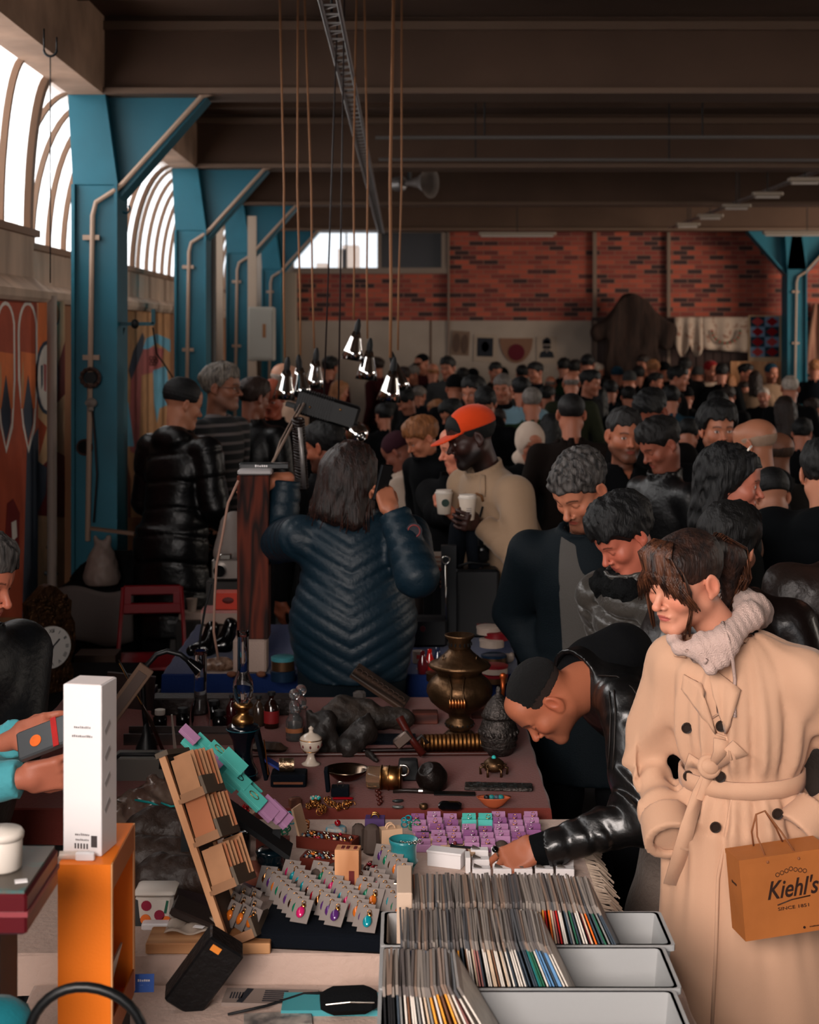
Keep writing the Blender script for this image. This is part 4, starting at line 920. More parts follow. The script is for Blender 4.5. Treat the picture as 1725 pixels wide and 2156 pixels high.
# behind them
stand('man with short dark hair and stubble in a black collared top, facing the camera', 1316, 857, 8.0, 14, (-4, 6, 0), 2, dict(g=.03, collar=.03, vneck=.04), cloth('jersey_black', (.018, .022, .032)), style='short', hairk=dict(t=-.005), hair=(.10, .09, .09), skin=(.64, .39, .29), face=dict(stub=.7, lid=.1, beard=(.10, .08, .07)), hd=dict(jaw=1.10, nose=1.05), hh=.005, hs=1.08)
stand('young man with a black quiff and moustache in a dark jacket, facing the camera', 1512, 850, 8.0, 0, (6, 2, 0), 2, dict(g=.03, collar=.05), cloth('jacket_charcoal', (.06, .065, .075)), style='short', hairk=dict(t=.014), hair=(.03, .03, .035), skin=(.66, .42, .32), face=dict(stub=.35, beard=(.05, .04, .04), brow=(.02, .02, .02)), hh=.005)
stand('man with dark hair looking down, half hidden behind the man in the black collared top', 1372, 818, 9.2, -20, (-20, 34, 0), 4, {}, blk2, style='short', hair=(.04, .04, .045), skin=(.52, .29, .22), face=dict(stub=.3), hh=.006)
stand('man with receding dark hair bowed left above the grey puffer woman', 1392, 877, 7.5, -62, (-8, 30, 0), 4, dict(collar=.06), mat('leather_worn_black', (.05, .05, .055), .4, bump=.3), style='short', hair=(.06, .05, .05), skin=(.55, .32, .25), face=dict(stub=.3, lid=.8), hh=.006)
stand('bald elderly man in a dark jacket looking away to the left', 1590, 877, 7.4, -120, (-10, 12, 0), 4, dict(hood=True), blk, style='rim', hairm=mat('hair_white_stubble', (.55, .45, .38), .9), skin=(.62, .40, .30), hh=.006)
stand('balding man behind the bald elderly man', 1632, 905, 8.0, -150, (10, 5, 0), 4, dict(g=.03), cloth('coat_umber', (.10, .08, .07)), style='rim', hair=(.25, .18, .14), skin=(.50, .32, .24), hh=.007)
# curly woman with scarf
cw, cJ = stand('woman with dark wavy hair and a wave patterned scarf, in profile to the right', 1540, 938, 5.6, 78, (0, 8, 0), 2, dict(g=.035, hem=-.1, collar=.04, arm=1.15), cloth('jacket_dark_teal', (.045, .07, .085)), style='long', hairk=dict(ln_=.15, t=.010), hair=(.035, .033, .038), skin=(.68, .40, .32), face=dict(fem=True, lips=(.55, .22, .22), brow=(.05, .04, .04)), hd=dict(fem=True), hh=.004, ch=.011)
nb = cJ['neck']
sdf_mesh('scarf', [(lambda p: sm(cap(p, nb+[-.03, -.07, .02], nb+[.03, -.07, .02], .055), cap(p, nb+[0, .04, .03], nb+[0, -.07, -.05], .065), .04)+wrinkle(p, .005, 40), nb-.2, nb+.2, .008)], mat('scarf_waves', (.45, .30, .22), .8, var=.1, col2=(.05, .05, .06), vscale=22, thr=(.49, .53), stretch=(1, 1, .5)), cw)
g = MB(); hf = cJ['hf']; g.tube([hpt(hf, v) for v in ((.07, -.03, .095), (.02, -.05, .135), (-.05, -.04, .125))], .004); g.build('hair_sunglasses', mat('pearl', (.9, .85, .8), .2), cw, smooth=2)
# dark crowd edge on the right
stand('person in a blue black jacket with lowered hood at the right edge', 1735, 925, 5.9, 170, (0, 10, 0), 3, dict(g=.06, hem=-.1, collar=.0, arm=1.3, hood=True, wr=.008), cloth('jacket_blue_black', (.035, .05, .065)), style='short', hair=(.05, .05, .05), ch=.012)
stand('person in a brown leather jacket behind the trench coat woman', 1538, 1068, 4.75, 165, (-20, 15, 0), 5, dict(g=.045, hem=-.1, arm=1.08, collar=.05, wr=.012), mat('leather_brown', (.085, .055, .048), .36, bump=.4, bscale=22, coat=.15), style='short', hairk=dict(t=.012), hair=(.035, .03, .03), ch=.010)
stand('person in a worn dark brown leather jacket at the lower right edge', 1790, 1000, 4.9, 175, (0, 10, 0), 5, dict(g=.05, hem=-.1, arm=1.1, collar=.04, wr=.013), mat('leather_worn_brown', (.13, .09, .075), .42, bump=.5, bscale=30, var=.3, vscale=10), style='short', hair=(.05, .05, .05), ch=.012)
stand('person in a taupe jacket between the curly haired woman and the right edge', 1625, 990, 6.9, 185, (0, 25, 0), 10, dict(g=.05, hem=-.1, arm=1.25), cloth('jacket_taupe', (.16, .12, .095)), style='beanie', hair=(.03, .03, .035), h=1.62)
# left side
bc, bJ = stand('man in a long glossy black puffer coat and black cap near the mural', 385, 800, 9.0, 150, (-30, 16, 0), 8, dict(g=.042, hem=-.55, quilt='puffer', qs=.15, A=.011, arm=1.12, hood=True, flare=.06, wr=.008), mat('puffer_black', (.018, .020, .028), .36, bump=.4, bscale=30), style='beanie', hair=(.02, .02, .03), skin=(.66, .44, .34), hh=.005, ch=.011, legs=(.03, .03, .04), hp=((-.12, -.30, 1.05), (.12, -.30, 1.05)))
gm, gJ = stand('grey haired man with glasses in a striped dark pullover, facing right', 466, 765, 9.9, 62, (18, 2, 0), 2, dict(g=.03, hem=-.1, collar=.02), None, style='short', hairm=hair_mat('hair_grey', (.48, .44, .40), (.22, .20, .19)), skin=(.52, .33, .25), face=dict(stub=.2, beard=(.4, .38, .36)), hh=.0055, hs=1.05)
stp = bpy.data.materials.new('striped_knit'); stp.use_nodes = True; nt = stp.node_tree; n = nt.nodes; L = nt.links
tc = n.new('ShaderNodeTexCoord'); wt = n.new('ShaderNodeTexWave'); wt.bands_direction = 'Z'; wt.inputs['Scale'].default_value = 5.5; rp = n.new('ShaderNodeValToRGB'); rp.color_ramp.elements[0].position = .72; rp.color_ramp.elements[1].position = .8
rp.color_ramp.elements[0].color = (*lin((.05, .06, .08)), 1); rp.color_ramp.elements[1].color = (*lin((.36, .33, .33)), 1)
L.new(tc.outputs['Object'], wt.inputs['Vector']); L.new(wt.outputs[0], rp.inputs[0]); L.new(rp.outputs[0], n['Principled BSDF'].inputs['Base Color']); n['Principled BSDF'].inputs['Roughness'].default_value = .9
for ch_ in gm.children:
    if ch_.name.startswith('jacket'): ch_.data.materials.clear(); ch_.data.materials.append(stp)
g = MB(); hf = gJ['hf']
for sx in (-1, 1): g.torus(hpt(hf, (sx*.031, -.098, .000)), .019, .0018, R=hf[1]@Rx(PI/2)); g.tube([hpt(hf, (sx*.050, -.094, .004)), hpt(hf, (sx*.083, .0, .006))], .0018)
g.tube([hpt(hf, (-.012, -.098, .003)), hpt(hf, (.012, -.098, .003))], .0018); g.build('glasses', mat('glasses_frame', (.03, .03, .03), .3), gm, smooth=2)
stand('man with short brown hair in a black leather jacket behind the striped pullover man', 535, 795, 10.5, 155, (-20, 10, 0), 4, dict(g=.035), mat('leather_soft_black', (.03, .032, .04), .38, bump=.3), style='short', hair=(.16, .10, .08), skin=(.5, .3, .23), hh=.007, ch=.016)
stand('white haired ruddy man in a dark coat looking down beside the leather jacket man', 572, 795, 10.9, -20, (10, 20, 0), 4, {}, blk, style='rim', hairm=hair_mat('hair_white', (.62, .56, .52)), skin=(.62, .32, .24), hh=.007, ch=.016)
stand('bald man in a pale sand coloured sweater under the hanging lamps', 602, 762, 12.0, 120, (0, 10, 0), 4, dict(g=.05, hem=-.15, arm=1.2), cloth('sweater_sand', (.62, .50, .42)), style='rim', hairm=hair_mat('hair_white', (.62, .56, .52)), skin=(.74, .54, .44), hh=.008, ch=.018)
stand('man with black hair and beard behind the navy jacket, turned away to the left', 684, 888, 7.9, -150, (30, 14, 0), 6, dict(g=.03), cloth('jacket_plain_dark', (.06, .06, .07)), style='short', hair=(.03, .03, .035), skin=(.58, .33, .24), face=dict(stub=.8), hh=.006, h=1.64)
stand('person in a mauve beanie and cream sweater bowed over the far stall', 838, 912, 9.6, -110, (0, 35, 0), 20, dict(g=.035), cloth('sweater_cream', (.66, .58, .52)), style='beanie', hairm=cloth('beanie_mauve', (.20, .10, .13)), skin=(.5, .3, .24), h=1.62, hh=.008)
# seller at the left edge
def seller():
    loc = np.array([-1.20, 4.05, 0]); w1 = np.array(P(48, 1640, 3.62))-loc; w0 = np.array(P(28, 1555, 3.78))-loc
    h1 = hand_parts(w1, (1, -.02, .18), (.1, -.9, -.25), 1, (.35, .4, .3, .15), .5, 1.0, .07); h0 = hand_parts(w0, (.95, -.2, .35), (-.3, -.75, .6), -1, .35, .6, .98)
    J = skel(1.66, lean=14, twist=62, head=(74, 18, 0), headpos=(.10, -.02, 1.515), hands=(tuple(w1), tuple(w0)), poles=((-.3, -.5, -.9), (-.3, .5, -.9)), shw=1.05)
    t = thing('person', 'seller at the left edge with turquoise sleeves and dark waistcoat holding a grey tin', 'person', loc)
    ps, cf = base_body(J, (.68, .40, .31), dict(fem=True, lips=(.6, .28, .28), lid=.5), dict(fem=True, nose=1.1), hh=.004, hands=(h1, h0)); sdf_mesh('body', ps, skin_m, t, cf)
    hair_obj(J, 'short', hair_mat('hair_grey_dark', (.30, .28, .27), (.055, .052, .055)), t, h=.005)
    fn, lo, hi = coat_fn(J, g=.022, hem=-.1, wr=.006, collar=0, arm=1.08, cuff=.97); sdf_mesh('jacket', [(fn, lo, hi, .009)], cloth('fleece_turquoise', (.30, .62, .66), .8, bump=.3, bscale=50), t)
    fn, lo, hi = coat_fn(J, g=.04, hem=-.05, wr=.008, collar=.05, arms=False, belly=.03); 
    vf = lambda p: sm(fn(p), sm(cap(p, J['s', -1], (J['s', -1]*.1+J['e', -1]*.9), .085, .095), cap(p, J['s', 1], (J['s', 1]*.1+J['e', 1]*.9), .085, .095), .03), .04)
    sdf_mesh('waistcoat', [(vf, lo, hi, .011)], mat('waistcoat_black', (.022, .03, .042), .45, bump=.2), t)
    fn, lo, hi = legs_fn(J); sdf_mesh('trousers', [(fn, lo, hi, .02)], cloth('trousers_black', (.03, .03, .04)), t); shoes(J, t)
    W = J['w', -1]; d = W-J['e', -1]; d /= np.linalg.norm(d); MB().cyl(W-d*.055, W-d*.012, .040, .037).build('cuff_strap', mat('cuff_navy', (.06, .09, .12), .6), t, smooth=True)
    return t
seller()
# ---------------------------------------------------------------- the crowd further back: one figure of each sort, then copies
CP = {}
SPOTS = [(o.location.x, o.location.y) for o in COL.objects if o.parent is None and o.name.startswith('person')]+[(5.45, 22.2), (5.8, 22.1), (5.2, 22.1)]
def proto(key, style, pitch=8, fem=False, coat={}, hairk={}, skin=(.64, .40, .31), stub=.25, lean=3):
    J = skel(1.72, lean=lean, head=(0, pitch, 0))
    t = thing('person', 'x', 'person')
    ps, cf = base_body(J, skin, dict(fem=fem, stub=0 if fem else stub, lid=.5), dict(fem=fem), hh=.008, bh=.03); sdf_mesh('body', ps, skin_m, t, cf)
    hair_obj(J, style, blk, t, h=.0085, name={'cap': 'cap', 'beanie': 'beanie', 'hood': 'headscarf'}.get(style, 'hair'), **hairk)
    fn, lo, hi = coat_fn(J, **dict(dict(g=.032, hem=-.1, wr=.005, collar=.045), **coat)); sdf_mesh('jacket', [(fn, lo, hi, .021)], blk, t)
    fn, lo, hi = legs_fn(J); sdf_mesh('trousers', [(fn, lo, hi, .03)], cloth('trousers_black', (.03, .03, .04)), t)
    CP[key] = [t, J, False]
proto('S', 'short', 10); proto('D', 'short', 32, hairk=dict(seed=4.), lean=7); proto('C', 'curly', 12, hairk=dict(t=-.004)); proto('R', 'rim', 8); proto('B', 'beanie', 8, stub=.5)
proto('K', 'cap', 12); proto('L', 'long', 12, True, hairk=dict(ln_=.2)); proto('H', 'hood', 24, True, dict(g=.04)); proto('P', 'crop', 6, stub=.6)
HM = {k: hair_mat('crowd_hair_'+k, v) for k, v in dict(k=(.03, .03, .035), b=(.13, .08, .06), g=(.40, .37, .35), w=(.62, .57, .53), y=(.55, .36, .23), d=(.07, .06, .06)).items()}
CM = {k: cloth('crowd_'+k, v) for k, v in dict(k=(.028, .032, .042), n=(.05, .075, .105), g=(.10, .17, .10), o=(.16, .17, .12), m=(.20, .06, .07), e=(.20, .20, .20), t=(.12, .22, .28), w=(.62, .54, .48), s=(.48, .38, .30), u=(.11, .075, .06), r=(.50, .08, .09), l=(.42, .53, .58), c=(.72, .64, .58), v=(.17, .09, .12)).items()}
def crowd(px, top, hd, kind, yaw, hc, cc, label):
    s_ = hd/.235; z = CH-(top-VY)/s_
    z = min(max(z, 1.50), 1.86); s_ = (top-VY)/(CH-z) if top > VY+20 else s_
    Y = min(F/s_, 22.0); z = CH-(top-VY)*Y/F; c = CP[kind]; t = c[0]
    if c[2]: t = copy_tree(t)
    c[2] = True; k = z/1.735; a = math.radians(yaw); o = Rz(a)@c[1]['head']*k
    best = None                                          # step aside in depth until nobody shares the same spot
    for dy in sorted(np.arange(-1.6, 1.61, .1), key=abs):
        Y2 = Y+dy; z2 = CH-(top-VY)*Y2/F
        if Y2 > 21.9 or Y2 < 7 or not 1.46 < z2 < 1.92: continue
        x2, y2 = at(px, Y2)-o[0], Y2-o[1]; dmin = min(math.hypot((x2-q[0]), (y2-q[1])) for q in SPOTS)
        if best is None or dmin > best[0]+.02: best = (dmin, Y2, z2)
        if dmin > .46: break
    if best: Y, z = best[1], best[2]; k = z/1.735; o = Rz(a)@c[1]['head']*k
    SPOTS.append((at(px, Y)-o[0], Y-o[1]))
    t.location = (at(px, Y)-o[0], Y-o[1], 0); t.rotation_euler = (0, 0, a); t.scale = (k, k, k)
    t['label'] = label; t['group'] = 'shoppers in the crowd'
    for ch in t.children:
        nm = ch.name.split('.')[0]; m = None
        if nm == 'jacket': m = CM[cc]
        elif nm == 'hair': m = HM[hc]
        elif nm in ('beanie', 'cap', 'headscarf'): m = CM[hc]
        if m is not None: ch.material_slots[0].link = 'OBJECT'; ch.material_slots[0].material = m
for a in [
 (888, 745, 31, 'K', -40, 'k', 'm', 'man in a black flat cap and maroon jacket under the white boards'),
 (868, 769, 36, 'C', -60, 'g', 'k', 'grey curly haired man in black in front of the flat cap man'),
 (912, 763, 26, 'R', 170, 'y', 'k', 'small fair haired balding head between the flat cap man and the pale collared man'),
 (943, 750, 44, 'S', -25, 'd', 'e', 'dark haired man in a pale grey jacket standing before the white boards'),
 (959, 789, 52, 'B', 170, 'k', 'k', 'person in black knitted hat and coat, from behind, below the grey jacket man'),
 (884, 813, 38, 'C', 150, 'g', 'n', 'grey curly head above the blond child, left of two'),
 (914, 811, 36, 'C', 190, 'g', 'r', 'grey curly head with red collar beside another grey curly head'),
 (856, 819, 50, 'D', -75, 'k', 'k', 'black haired man in profile with bowed head beside the hanging lamps'),
 (918, 840, 44, 'L', -120, 'y', 'k', 'woman with fair hair tied behind the blond child'),
 (952, 838, 60, 'D', -70, 'k', 'k', 'black haired person in black leaning over behind the orange cap man'),
 (996, 776, 36, 'B', 180, 'k', 'u', 'person in a dark knitted hat before the framed dark print'),
 (998, 790, 60, 'S', -35, 'k', 'k', 'dark haired man facing left above the orange cap'),
 (1022, 813, 64, 'D', -5, 'k', 'k', 'black haired man looking down just above the orange cap'),
 (1044, 762, 34, 'S', 20, 'd', 'u', 'small dark haired man below the half round cloth'),
 (1059, 774, 34, 'B', 160, 'k', 'e', 'dark capped head rising behind the grey bearded man'),
 (1058, 787, 52, 'C', -15, 'g', 'k', 'grey haired man facing the camera below the half round cloth'),
 (1048, 861, 58, 'S', 15, 'b', 'k', 'brown haired person behind the orange cap man, right of his cap'),
 (1098, 793, 52, 'S', 185, 'k', 'l', 'black haired person in a light blue hooded top, from behind'),
 (1120, 812, 64, 'P', 180, 'g', 'g', 'grey haired man in a moss green jacket, seen from behind'),
 (1128, 762, 38, 'S', -50, 'k', 'n', 'man with pale collar turned left under the portrait print'),
 (1188, 753, 32, 'S', 160, 'k', 'k', 'dark haired head, leftmost of three before the dark panelling'),
 (1212, 757, 32, 'S', 150, 'd', 'g', 'dark haired man in green, middle of three before the dark panelling'),
 (1238, 746, 34, 'C', 170, 'k', 'k', 'curly black haired head, tallest of three before the dark panelling'),
 (1258, 762, 28, 'P', 120, 'w', 'k', 'white haired head beside the curly black haired head'),
 (1203, 779, 50, 'R', 178, 'g', 'o', 'balding man with grey rim of hair in an olive jacket, from behind'),
 (1243, 778, 50, 'S', 60, 'k', 'k', 'dark haired man facing right beside the balding man in olive'),
 (1203, 824, 82, 'P', 176, 'd', 'u', 'broad man with short dark hair in a dark plum jacket, from behind'),
 (1152, 812, 46, 'S', 140, 'k', 'm', 'dark haired person in maroon half hidden by the moss green jacket'),
 (1117, 892, 80, 'H', 14, 'c', 'k', 'woman in a white patterned headscarf looking down beside the beige overshirt'),
 (1299, 772, 34, 'B', 190, 't', 'n', 'person in a teal blue knitted hat'),
 (1357, 746, 36, 'S', -50, 'b', 'k', 'tall brown haired man turned left below the hanging fur coat'),
 (1376, 757, 32, 'C', 150, 'y', 'k', 'light brown curly head behind the tall brown haired man'),
 (1326, 781, 42, 'B', 170, 'e', 'k', 'person in a charcoal knitted hat, from behind'),
 (1381, 784, 36, 'S', 60, 'd', 's', 'dark haired person in a tan top below the light brown curly head'),
 (1286, 800, 44, 'S', 180, 'k', 'n', 'black haired person in navy right of the broad man in plum'),
 (1324, 813, 46, 'S', 165, 'k', 'k', 'black haired person seen from behind below the charcoal hat'),
 (1413, 811, 54, 'S', 175, 'k', 't', 'black haired person in a slate blue padded jacket, from behind'),
 (1428, 770, 46, 'S', 70, 'k', 'k', 'tall person all in black facing right before the embroidered cloth'),
 (1470, 772, 36, 'B', 150, 'e', 'o', 'person in a grey hat and olive coat under the embroidered cloth'),
 (1498, 760, 34, 'B', 30, 'r', 'w', 'person in a red knitted hat and cream coat'),
 (1538, 787, 27, 'L', 160, 'y', 's', 'small fair long haired head beside the red hat'),
 (1571, 765, 36, 'S', 50, 'd', 'k', 'man in a black coat under the patchwork quilt'),
 (1625, 766, 30, 'B', 20, 't', 's', 'person in a teal bobble hat and sand coloured coat beside the blue column'),
 (1566, 803, 34, 'S', 20, 'b', 'k', 'small brown haired person below the man in the black coat'),
 (1608, 814, 36, 'P', -20, 'w', 'k', 'white haired person with a camera light before them'),
 (1664, 788, 52, 'P', 170, 'w', 'k', 'grey cropped man in a long black coat at the foot of the blue column'),
 (1652, 833, 62, 'L', 185, 'b', 'n', 'woman with long auburn hair, from behind'),
 (1718, 757, 34, 'C', 150, 'y', 'n', 'fair curly head at the right edge beside the striped cloth'),
 (1512, 822, 62, 'S', 175, 'k', 'k', 'black haired person bowed behind the quiff man'),
 (1533, 812, 46, 'C', 170, 'b', 'k', 'brown curly head rising behind the quiff man'),
 (1712, 838, 48, 'S', -60, 'b', 'k', 'rosy faced person turned left at the right edge'),
 (695, 750, 46, 'S', 150, 'k', 'm', 'black haired person in red behind the rightmost row of lamp cords'),
 (716, 800, 44, 'L', 120, 'y', 'c', 'fair person in a cream top below the black haired person in red'),
 (793, 752, 34, 'S', -120, 'b', 'm', 'ruddy person between two hanging lamps before the white boards'),
 (668, 830, 46, 'S', 170, 'b', 'u', 'brown haired person half hidden by the tilted black lamp housing'),
 (808, 850, 46, 'S', -150, 'k', 'k', 'black haired person in black right of the tilted lamp housing'),
 (838, 790, 34, 'P', 160, 'd', 'k', 'cropped dark head behind the frontmost hanging lamp'),
 (1160, 790, 36, 'R', 170, 'g', 'e', 'balding grey head above the dark maroon shoulder'),
 (1078, 800, 34, 'S', 150, 'd', 'e', 'small dark head between the grey bearded man and the light blue top'),
 (1262, 815, 46, 'L', 180, 'k', 'k', 'long black haired person behind the broad man in plum'),
 (1447, 815, 44, 'B', 160, 'k', 'k', 'person in a black hat right of the slate blue padded jacket'),
 (1690, 880, 66, 'S', 150, 'k', 'k', 'dark haired person in black below the auburn haired woman'),
 (1450, 880, 70, 'D', 160, 'k', 'k', 'dark figure with bowed head between the receding haired man and the quiff man'),
 (1160, 870, 66, 'L', 175, 'k', 'v', 'long black haired person in plum behind the headscarf woman'),
 (1345, 770, 32, 'S', 170, 'k', 'k', 'small dark head below the fur coat hem'),
 (1398, 762, 30, 'B', 190, 'k', 'u', 'small black hatted head right of the fur coat'),
 (1442, 752, 28, 'S', 175, 'd', 'k', 'farthest dark head before the panelling left of the white cloths'),
 (1520, 764, 28, 'S', 165, 'd', 'k', 'dark head between the red hat and the man in the black coat'),
 (1590, 780, 30, 'L', 175, 'b', 's', 'long brown haired person in sand right of the man in the black coat'),
 (1100, 768, 30, 'S', 180, 'k', 'k', 'small black haired head right of the half round cloth'),
 (975, 774, 30, 'S', 170, 'd', 'o', 'small dark head in olive right of the pale grey jacket man'),
 (850, 772, 30, 'S', -150, 'b', 'e', 'brown haired head left of the grey curly man'),
]: crowd(*a)
# the blond child
cJ = skel(1.30, lean=14, head=(-20, 28, 0), hs=1.25)
def child():
    Y = 9.0; o = Rz(math.radians(-50))@cJ['head']
    figure('blond child in a dark jacket bending over a stall, face to the left', (at(890, Y)-o[0], Y-o[1], CH-(872-VY)*Y/F-cJ['head'][2]-.14), cJ, style='short', hairk=dict(t=.004), hair=(.50, .31, .18), skin=(.70, .44, .33), face=dict(fem=True), hd=dict(fem=True), coat=dict(g=.03, hem=-.05), coatm=blk, rz=math.radians(-50), hh=.006)
child()
for c in CP.values():
    if not c[2]: print('UNUSED proto')
# ---------------------------------------------------------------- things fixed or hung in the hall
brass = mat('brass', (.55, .40, .24), .32, 1., bump=.15, bscale=30, var=.3, vscale=12)
brass_d = mat('brass_dull', (.34, .25, .17), .42, .9, bump=.3, bscale=40, var=.4, vscale=14)
gold = mat('gold', (.75, .52, .28), .25, 1.); silver = mat('silver', (.7, .68, .65), .2, 1.); pewter = mat('pewter', (.24, .22, .21), .45, .8, bump=.6, bscale=120, var=.4, vscale=40)
chrome = mat('chrome', (.85, .85, .85), .08, 1.); glass = mat('glass', (.97, .98, 1.), .03, trans=1., ior=1.2, spec=.6)
white_p = mat('white_plastic', (.80, .76, .72), .45); kraft = mat('kraft_card', (.62, .44, .31), .8, var=.08, vscale=20); kraft2 = mat('kraft_pale', (.76, .62, .50), .8)
teal_b = mat('gift_teal', (.30, .68, .64), .6); lilac = mat('gift_lilac', (.64, .46, .60), .65); wood_p = wood('pine', (.66, .45, .30), (.76, .56, .40), .55, 5.); wood_r = wood('post_wood', (.10, .04, .03), (.33, .13, .075), .8, 8)
rope_o = mat('cord_orange', (.52, .35, .23), .7); blk_g = mat('black_gloss', (.02, .022, .028), .15); red_p = mat('chair_red', (.42, .035, .07), .38); leather_k = mat('leather_dark', (.10, .08, .07), .5, bump=.6, bscale=30, var=.4, vscale=12)
def one(name, mb, m, label, cat, group=None, loc=(0, 0, 0), smooth=1, rot=None):
    o = mb.build(name, m, None, loc=tuple(loc), smooth=smooth, rot=rot); return props(o, label, cat, group)
# hanging lamps: chrome clip reflectors on cords
def hang_lamp(px, py, Y, tilt, label, top=None, proto_=[None]):
    p = P(px, py, Y)
    if proto_[0] is None:
        t = thing('hanging_lamp', label, 'lamp')
        MB().lathe([(.018, .075), (.020, .095), (.030, .06), (.036, .035), (.05, -.01), (.062, -.06), (.060, -.06), (.047, -.01), (.03, .035)], n=22).build('reflector', chrome, t, smooth=2)
        MB().lathe([(.013, .07), (.017, .08), (.017, .13), (.012, .15), (.006, .165)], n=12).build('socket', black_m, t, smooth=True)
        MB().lathe([(.0, -.045), (.022, -.04), (.03, -.02), (.024, .01), (.012, .035), (.012, .05)], n=12).build('bulb', mat('bulb_off_glow', (.8, .6, .45), .2, emis=.25), t, smooth=2)  # bulb is unlit; a faint glow is put into its material
        proto_[0] = t
    else: t = copy_tree(proto_[0])
    t.location = p; t.rotation_euler = (math.radians(tilt[0]), math.radians(tilt[1]), 0); t['label'] = label; t['group'] = 'chrome lamps hanging over the stalls'
    return p, t
lamps = []
for px, py, Y, tl, lb in ((600, 817, 8.2, (0, 6), 'leftmost chrome reflector lamp hanging on an orange cord'), (633, 812, 8.3, (0, -4), 'second chrome reflector lamp from the left'), (662, 795, 8.6, (0, 5), 'third chrome reflector lamp from the left, a little higher'),
                         (745, 735, 8.4, (0, 10), 'highest of the chrome reflector lamps'), (774, 776, 8.4, (0, 6), 'chrome reflector lamp just below and right of the highest one'), (822, 820, 7.9, (0, 8), 'largest, rightmost chrome reflector lamp'), (838, 800, 8.5, (0, -14), 'chrome reflector lamp half hidden behind the rightmost one')):
    lamps.append((hang_lamp(px, py, Y, tl, lb), px))
def cord(pts, r, m, par):
    o = Vector(par.location); Ri = par.rotation_euler.to_matrix().inverted()
    return MB().tube([tuple(Ri@(Vector(p)-o)) for p in pts], r, n=6).build('cord', m, par, smooth=2)
for i, (((p, lt), px), x2) in enumerate(zip(lamps, (588, 627, 641, 751, 767, 830, 846))):
    q = Vector((at(x2, p.y), p.y+.02, 3.98)); mid = (p+q)/2+Vector((.01*(-1)**i, 0, 0))
    cord([tuple(p+Vector((0, 0, .16))), tuple(p*.8+q*.2+Vector((0, 0, .1))), tuple(mid), tuple(q)], .0052 if i != 5 else .008, rope_o, lt)
hp_ = P(690, 862, 7.4)
# tilted black lamp housing with reflector and its prop
t = thing('lamp_housing', 'long black ribbed lamp housing hung at a tilt above the trader in navy', 'lamp housing', hp_, rot=(0, math.radians(17), 0))
b = MB(); b.box((0, 0, 0), (.30, .13, .115), bev=.012)
for k in range(14): b.box((-.14+k*.012, -.066, 0), (.004, .008, .10)); b.box((-.14+k*.012, 0, .059), (.004, .11, .006))
b.box((-.17, 0, -.03), (.05, .10, .02)); b.box((.16, 0, -.055), (.05, .11, .02)); b.build('housing', mat('housing_black', (.03, .032, .04), .5), t, smooth=True)
MB().lathe([(.055, 0), (.060, .004), (.05, .05), (.025, .075), (.02, .075), (.046, .048), (.053, .006)], n=24, R=Rx(PI/2)@Ry(.5), t=(.155, -.02, -.07)).build('reflector', chrome, t, smooth=2)
for q in ((-.08, -.068, -.01), (.06, -.068, .02)): MB().sph(q, .006).build('knob', brass, t, smooth=2)
for x0, x1 in ((682, 716), (713, 727)):
    p = P(x0, 846, 7.4); cord([tuple(p), tuple((p+Vector((at(x1, 7.4), 7.4, 3.98)))/2), (at(x1, 7.4), 7.4, 3.98)], .004, mat('wire_dark', (.12, .08, .08), .6), t)
one('tension_rope', MB().tube([tuple(P(640, 850, 7.3)), tuple(P(600, 925, 6.8)), tuple(P(560, 1000, 6.42))], .006).tube([tuple(P(632, 852, 7.3)), tuple(P(590, 930, 6.8)), tuple(P(566, 1000, 6.42))], .004), mat('rope_pale', (.50, .42, .37), .8), 'pale rope stretched from the tilted black housing down to the post top', 'rope', smooth=2)
b = MB()
for k in range(26): a = k/25; b.torus(P(628+8*a, 885+140*a, 7.0), .022, .009, R=Rx(.3+.2*math.sin(k)), n=12, k=6)
one('corrugated_hose', b, mat('hose_brown', (.10, .06, .05), .4), 'dark twisted corrugated hose hanging below the tilted housing', 'hose', smooth=2)
one('steel_bar', MB().tube([tuple(P(632, 900, 6.9)), tuple(P(636, 960, 6.9)), tuple(P(641, 1030, 6.9))], .010, flat=.5), steel, 'flat steel arm beside the corrugated hose', 'metal arm', smooth=2)
# cable trays with their lamps
def tray(name, a, b_, label, n, w_=.055):
    t = thing(name, label, 'cable tray', a); d = Vector(b_)-Vector(a); L = d.length; u = d.normalized(); s_ = u.cross(Vector((0, 0, 1)))
    m = MB()
    for k in (-1, 1): m.cyl(s_*w_*k*.5, d+s_*w_*k*.5, .010, n=6)
    for i in range(n): p = d*(i+.5)/n; m.cyl(p-s_*w_*.5, p+s_*w_*.5, .006, n=5); m.cyl(p+s_*w_*.5, p+u*(L/n)*.5-s_*w_*.5, .005, n=5)
    m.build('rail', steel, t, smooth=True); m = MB()
    for i in range(4): p = d*(i+.5)/4; m.cyl(p, p+Vector((0, 0, 3.98-a[2])), .006, n=5)
    m.build('hanger', black_m, t); return t
tray('cable_tray', (-.31, 4.6, 3.53), (-.31, 21.8, 3.53), 'long steel cable tray running down the hall above the hanging lamps', 90, .075)
tray('cable_tray', (-.20, 11.1, 3.53), (6.0, 11.2, 3.55), 'nearer of two steel trays crossing the hall on the right', 70)
tray('cable_tray', (-.20, 12.5, 3.53), (6.0, 12.6, 3.53), 'farther of two steel trays crossing the hall on the right', 70)
tray('cable_tray', (3.72, 21.8, 3.6), (3.72, 10.0, 3.6), 'steel tray with strip lights sloping in at the upper right', 60)
